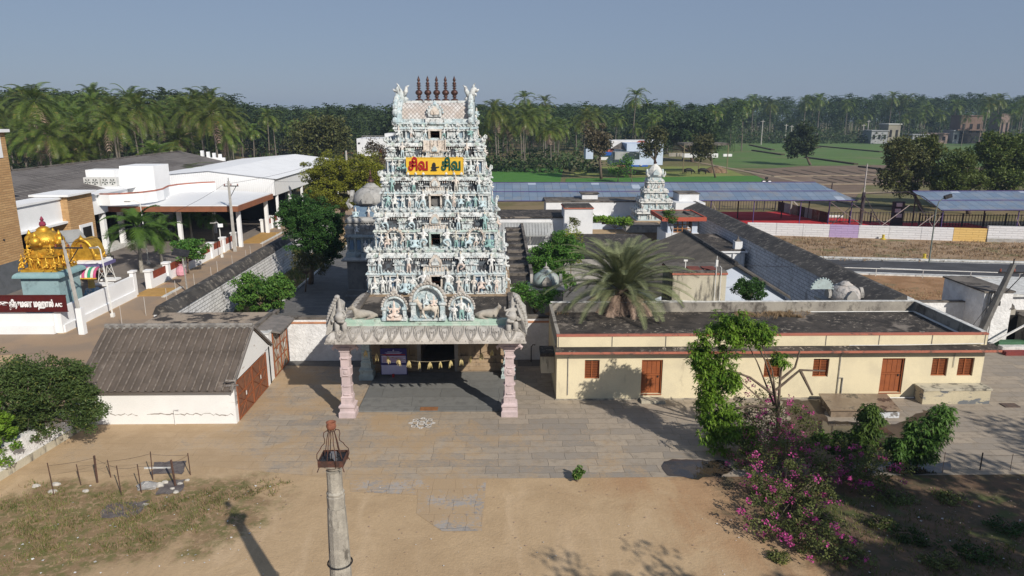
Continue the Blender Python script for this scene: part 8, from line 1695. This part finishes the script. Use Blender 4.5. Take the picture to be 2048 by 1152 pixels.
# village houses beyond the far field
BRH=M('brown_house',(.17,.115,.09),(.14,.095,.075),.3); D=372
WHV=M('village_white',(.30,.31,.32),(.25,.26,.27),.3); CRV=M('village_cream',(.27,.25,.20),(.22,.2,.17),.3)
vh=[(1778,1800,249,266,'cream',CREAM,'small cream house with a grey side among the far palms'),(1908,1928,262,270,'white',WB,'white walled shed at the far field edge before the brown house'),(1924,1962,232,272,'brown',BRH,'brown two storey house with dark openings among the far palms'),(1744,1776,262,272,'white',WB,'low white wall house left of the small cream house'),(1855,1895,268,278,'pinkish',M('pink_house',(.24,.175,.15),(.2,.15,.13),.3),'low pinkish yard wall house at the far field edge'),(2004,2020,229,243,'pink',M('pink_house',(0,0,0)),'pink upper storey above the trees at the far right'),(1826,1856,270,277,'white',WB,'low white wall far right of the small cream house')]
for x0,x1,y0,y1,c,m,lab in vh:
    d_=D+ (8 if x0>1990 else 0); a=W(x0,y0,d_); b=W(x1,y1,d_); m=WHV if c=='white' else (CRV if c=='cream' else m); g=T('village_house',lab,'house',((a[0]+b[0])/2,d_,0),'village houses beyond the green field')
    MB().box(a[0],d_,0,b[0],d_+9,a[2]).build('wall',m,g); MB().box(a[0]-.4,d_-.5,a[2],b[0]+.4,d_+9.4,a[2]+.4).build('roof',m if c!='cream' else KERBW,g)
    n=3 if x1-x0>30 else 2
    for k in range(n):
        w_=(b[0]-a[0])/(n*2); x=a[0]+w_*(.5+2*k); MB().box(x,d_-.1,a[2]*.35,x+w_*.8,d_-.01,a[2]*.72).build('window',DARK,g)
    if c=='brown': MB().box(a[0]-2,d_-1.5,a[2]*.48,b[0]+1,d_,a[2]*.52).build('balcony',m,g); MB().box(a[0]+2,d_-.15,.2,b[0]-1,d_-.02,a[2]*.4).build('dark_verandah',DARK,g)
for px,py0,D in ((1738,240,385),(1526,240,360),(1573,248,380),(1584,250,372),(1728,248,380)):
    a=W(px,py0,D); g=T('utility_pole',{1738:'pale utility pole at the far field edge left of the village',1526:'thin utility pole at the left of the far field edge',1573:'thin utility pole before the far palms, left of a pair',1584:'thin utility pole before the far palms, right of a pair',1728:'thin utility pole just left of the pale pole by the village'}[px],'utility pole',(a[0],D,0),'far utility poles'); MB().tube([(a[0],D,0),(a[0],D,a[2])],[.28,.2],5).build('pole',CONC,g); MB().box(a[0]-1,D-.1,a[2]-.8,a[0]+1,D+.1,a[2]-.6).build('cross_arm',CONC,g)
# yard fence posts of the weedy patch, rubbish, stones
POSTM=M('rusty_post',(.10,.055,.04),(.07,.045,.035),5)
fp=[(108,990,70),(162,970,46),(195,965,60),(222,955,40),(243,990,64),(283,985,62),(306,960,64),(351,972,58),(381,950,50)]
pos=[]
for k,(px,py,hh) in enumerate(fp):
    X,Y,_=G(px,py); h_=hh/1420*29; o=MB().tube([(X,Y,0),(X+random.uniform(-.06,.06),Y,h_)],.022 if k not in (2,7) else .045,5).build('fence_post',POSTM); pos.append((X,Y,h_))
    tag(o,['short thin iron rod','thin iron rod','thick rusty angle post','small iron rod','leaning thin rod','thin rod beside the grey heap','bent tall rod beside the ash square','thick rusty post beside the rubbish','slanting rod at the corner'][k]+' of the wire fence round the left weedy patch','fence post','posts of the wire fence on the left')
for i,j in ((0,2),(2,4),(4,5),(5,7),(1,3),(3,6),(6,8),(7,8)):
    a,b=pos[i],pos[j]; wire('fence_wire',(a[0],a[1],a[2]*.92),(b[0],b[1],b[2]*.92),.05,'rusty strand of the wire fence round the left weedy patch',.006,5)['group']='strands of the wire fence on the left'
STN=M('pale_stone_lump',(.48,.45,.40),(.36,.34,.31),5); STG=M('grey_cement_lump',(.33,.32,.31),(.25,.245,.24),6,(.4,.6),fine=.25)
rs_=random.Random(4)
for k,(px,py,r_) in enumerate(((295,975,.30),(318,972,.17),(112,970,.13),(105,985,.14),(330,966,.12),(360,968,.09),(375,961,.08),(172,983,.10),(291,1010,.09),(72,973,.12),(345,978,.08),(352,985,.1))):
    X,Y,_=G(px,py); mb=MB(); mb.lathe((X,Y,0),[(r_*1.1,0),(r_*1.2,r_*.3),(r_*.8,r_*.7),(r_*.25,r_*.85)],7,1.2,.8); mb.v=[(a+rs_.uniform(-.2,.2)*r_,b+rs_.uniform(-.2,.2)*r_,max(0,c+rs_.uniform(-.12,.12)*r_)) for a,b,c in mb.v]
    o=mb.build('stone',STG if k==0 else STN); tag(o,'large grey cement lump by the fence in the left weedy patch' if k==0 else 'small pale stone or rubbish lump lying in the left weedy patch','stone','stones in the weedy patch')
ASHM=M('ash',(.10,.085,.085),(.16,.14,.13),3,(.4,.6),(.5,.5,.5),gs=14,gth=(.66,.7),fine=.3,fs=30)
sheet('ash_square',ragged([G(*p)[:2] for p in ((310,925),(372,922),(366,948),(300,950))],3,.2,.07),.018,ASHM); sheet('ash_square',ragged([G(*p)[:2] for p in ((318,965),(372,958),(362,985),(312,990))],4,.2,.07),.02,ASHM); sheet('ash_square',ragged([G(*p)[:2] for p in ((215,1010),(300,1000),(270,1035),(195,1040))],5,.2,.1),.02,ASHM)
st(MB().box(*(G(288,938)[0],G(288,938)[1],0.0,G(340,938)[0],G(340,938)[1]+.08,.06)).build('kerb',KERBW))
# litter on the sand and on the shaded soil
LITM=M('litter_white',(.62,.61,.60),(.4,.38,.35),6); LF=random.Random(12); mb=MB()
for k in range(260):
    if k<110: X,Y=LF.uniform(-14,9),LF.uniform(14,27)
    elif k<190: X,Y=LF.uniform(11,26),LF.uniform(14,27)
    else: X,Y=LF.uniform(-18,-9),LF.uniform(20,27)
    s_=LF.uniform(.012,.035)*(1 if k<110 else 1.7); a=LF.uniform(0,6.28); z=.025+s_*.4; P=[(X+s_*math.cos(a+q),Y+s_*math.sin(a+q),z+LF.uniform(-.4,.4)*s_) for q in (0,1.4,2.9,4.5)]; mb.quad(*P)
o=mb.build('litter',LITM); tag(o,'scraps of pale litter scattered over the sand and soil','litter',kind='stuff')
mb=MB()
for k in range(900):
    X,Y=(LF.uniform(-14,9),LF.uniform(13,27)) if k<300 else (LF.gauss(17,4),LF.uniform(14,27)); s_=LF.uniform(.015,.04); a=LF.uniform(0,6.28); mb.quad(*[(X+s_*math.cos(a+q),Y+s_*math.sin(a+q),.03+LF.uniform(0,.02)) for q in (0,1.2,2.9,4.5)])
o=mb.build('dry_leaves',L_DEAD); tag(o,'dry fallen leaves and clods scattered over the yard','dry leaves',kind='stuff')
# right wire fence posts in front
for px,py,hh in ((1960,940,40),(1886,935,36),(2020,942,40)):
    X,Y,_=G(px,py); o=MB().tube([(X,Y,0),(X,Y,hh/1420*29)],.03 if px==1960 else .012,5).build('fence_post',BLK if px==1960 else POSTM); tag(o,{1960:'thick black post of the low wire fence at the right edge of the yard',1886:'thin rod of the low wire fence left of the thick black post',2020:'thin rod of the low wire fence right of the thick black post'}[px],'fence post','posts of the wire fence on the right')
a=G(1886,935);b=G(1960,940);c=G(2040,942); wire('fence_wire',(a[0],a[1],.68),(c[0],c[1],.75),.04,'strand of the low wire fence at the right edge of the yard',.007)
# ================================================================ HAZE
hz=MB().box(-920,-75,-1.2,920,1520,34).build('haze',None); hm=bpy.data.materials.new('haze_air'); hm.use_nodes=True; nt=hm.node_tree; nt.nodes.remove(nt.nodes['Principled BSDF'])
pv=nt.nodes.new('ShaderNodeVolumePrincipled'); pv.inputs['Color'].default_value=(.55,.72,.95,1); pv.inputs['Density'].default_value=.00027; pv.inputs['Anisotropy'].default_value=.15; nt.links.new(pv.outputs[0],nt.nodes['Material Output'].inputs['Volume']); hz.data.materials.append(hm); hz['kind']='stuff'; hz['label']='thin bluish haze in the air'
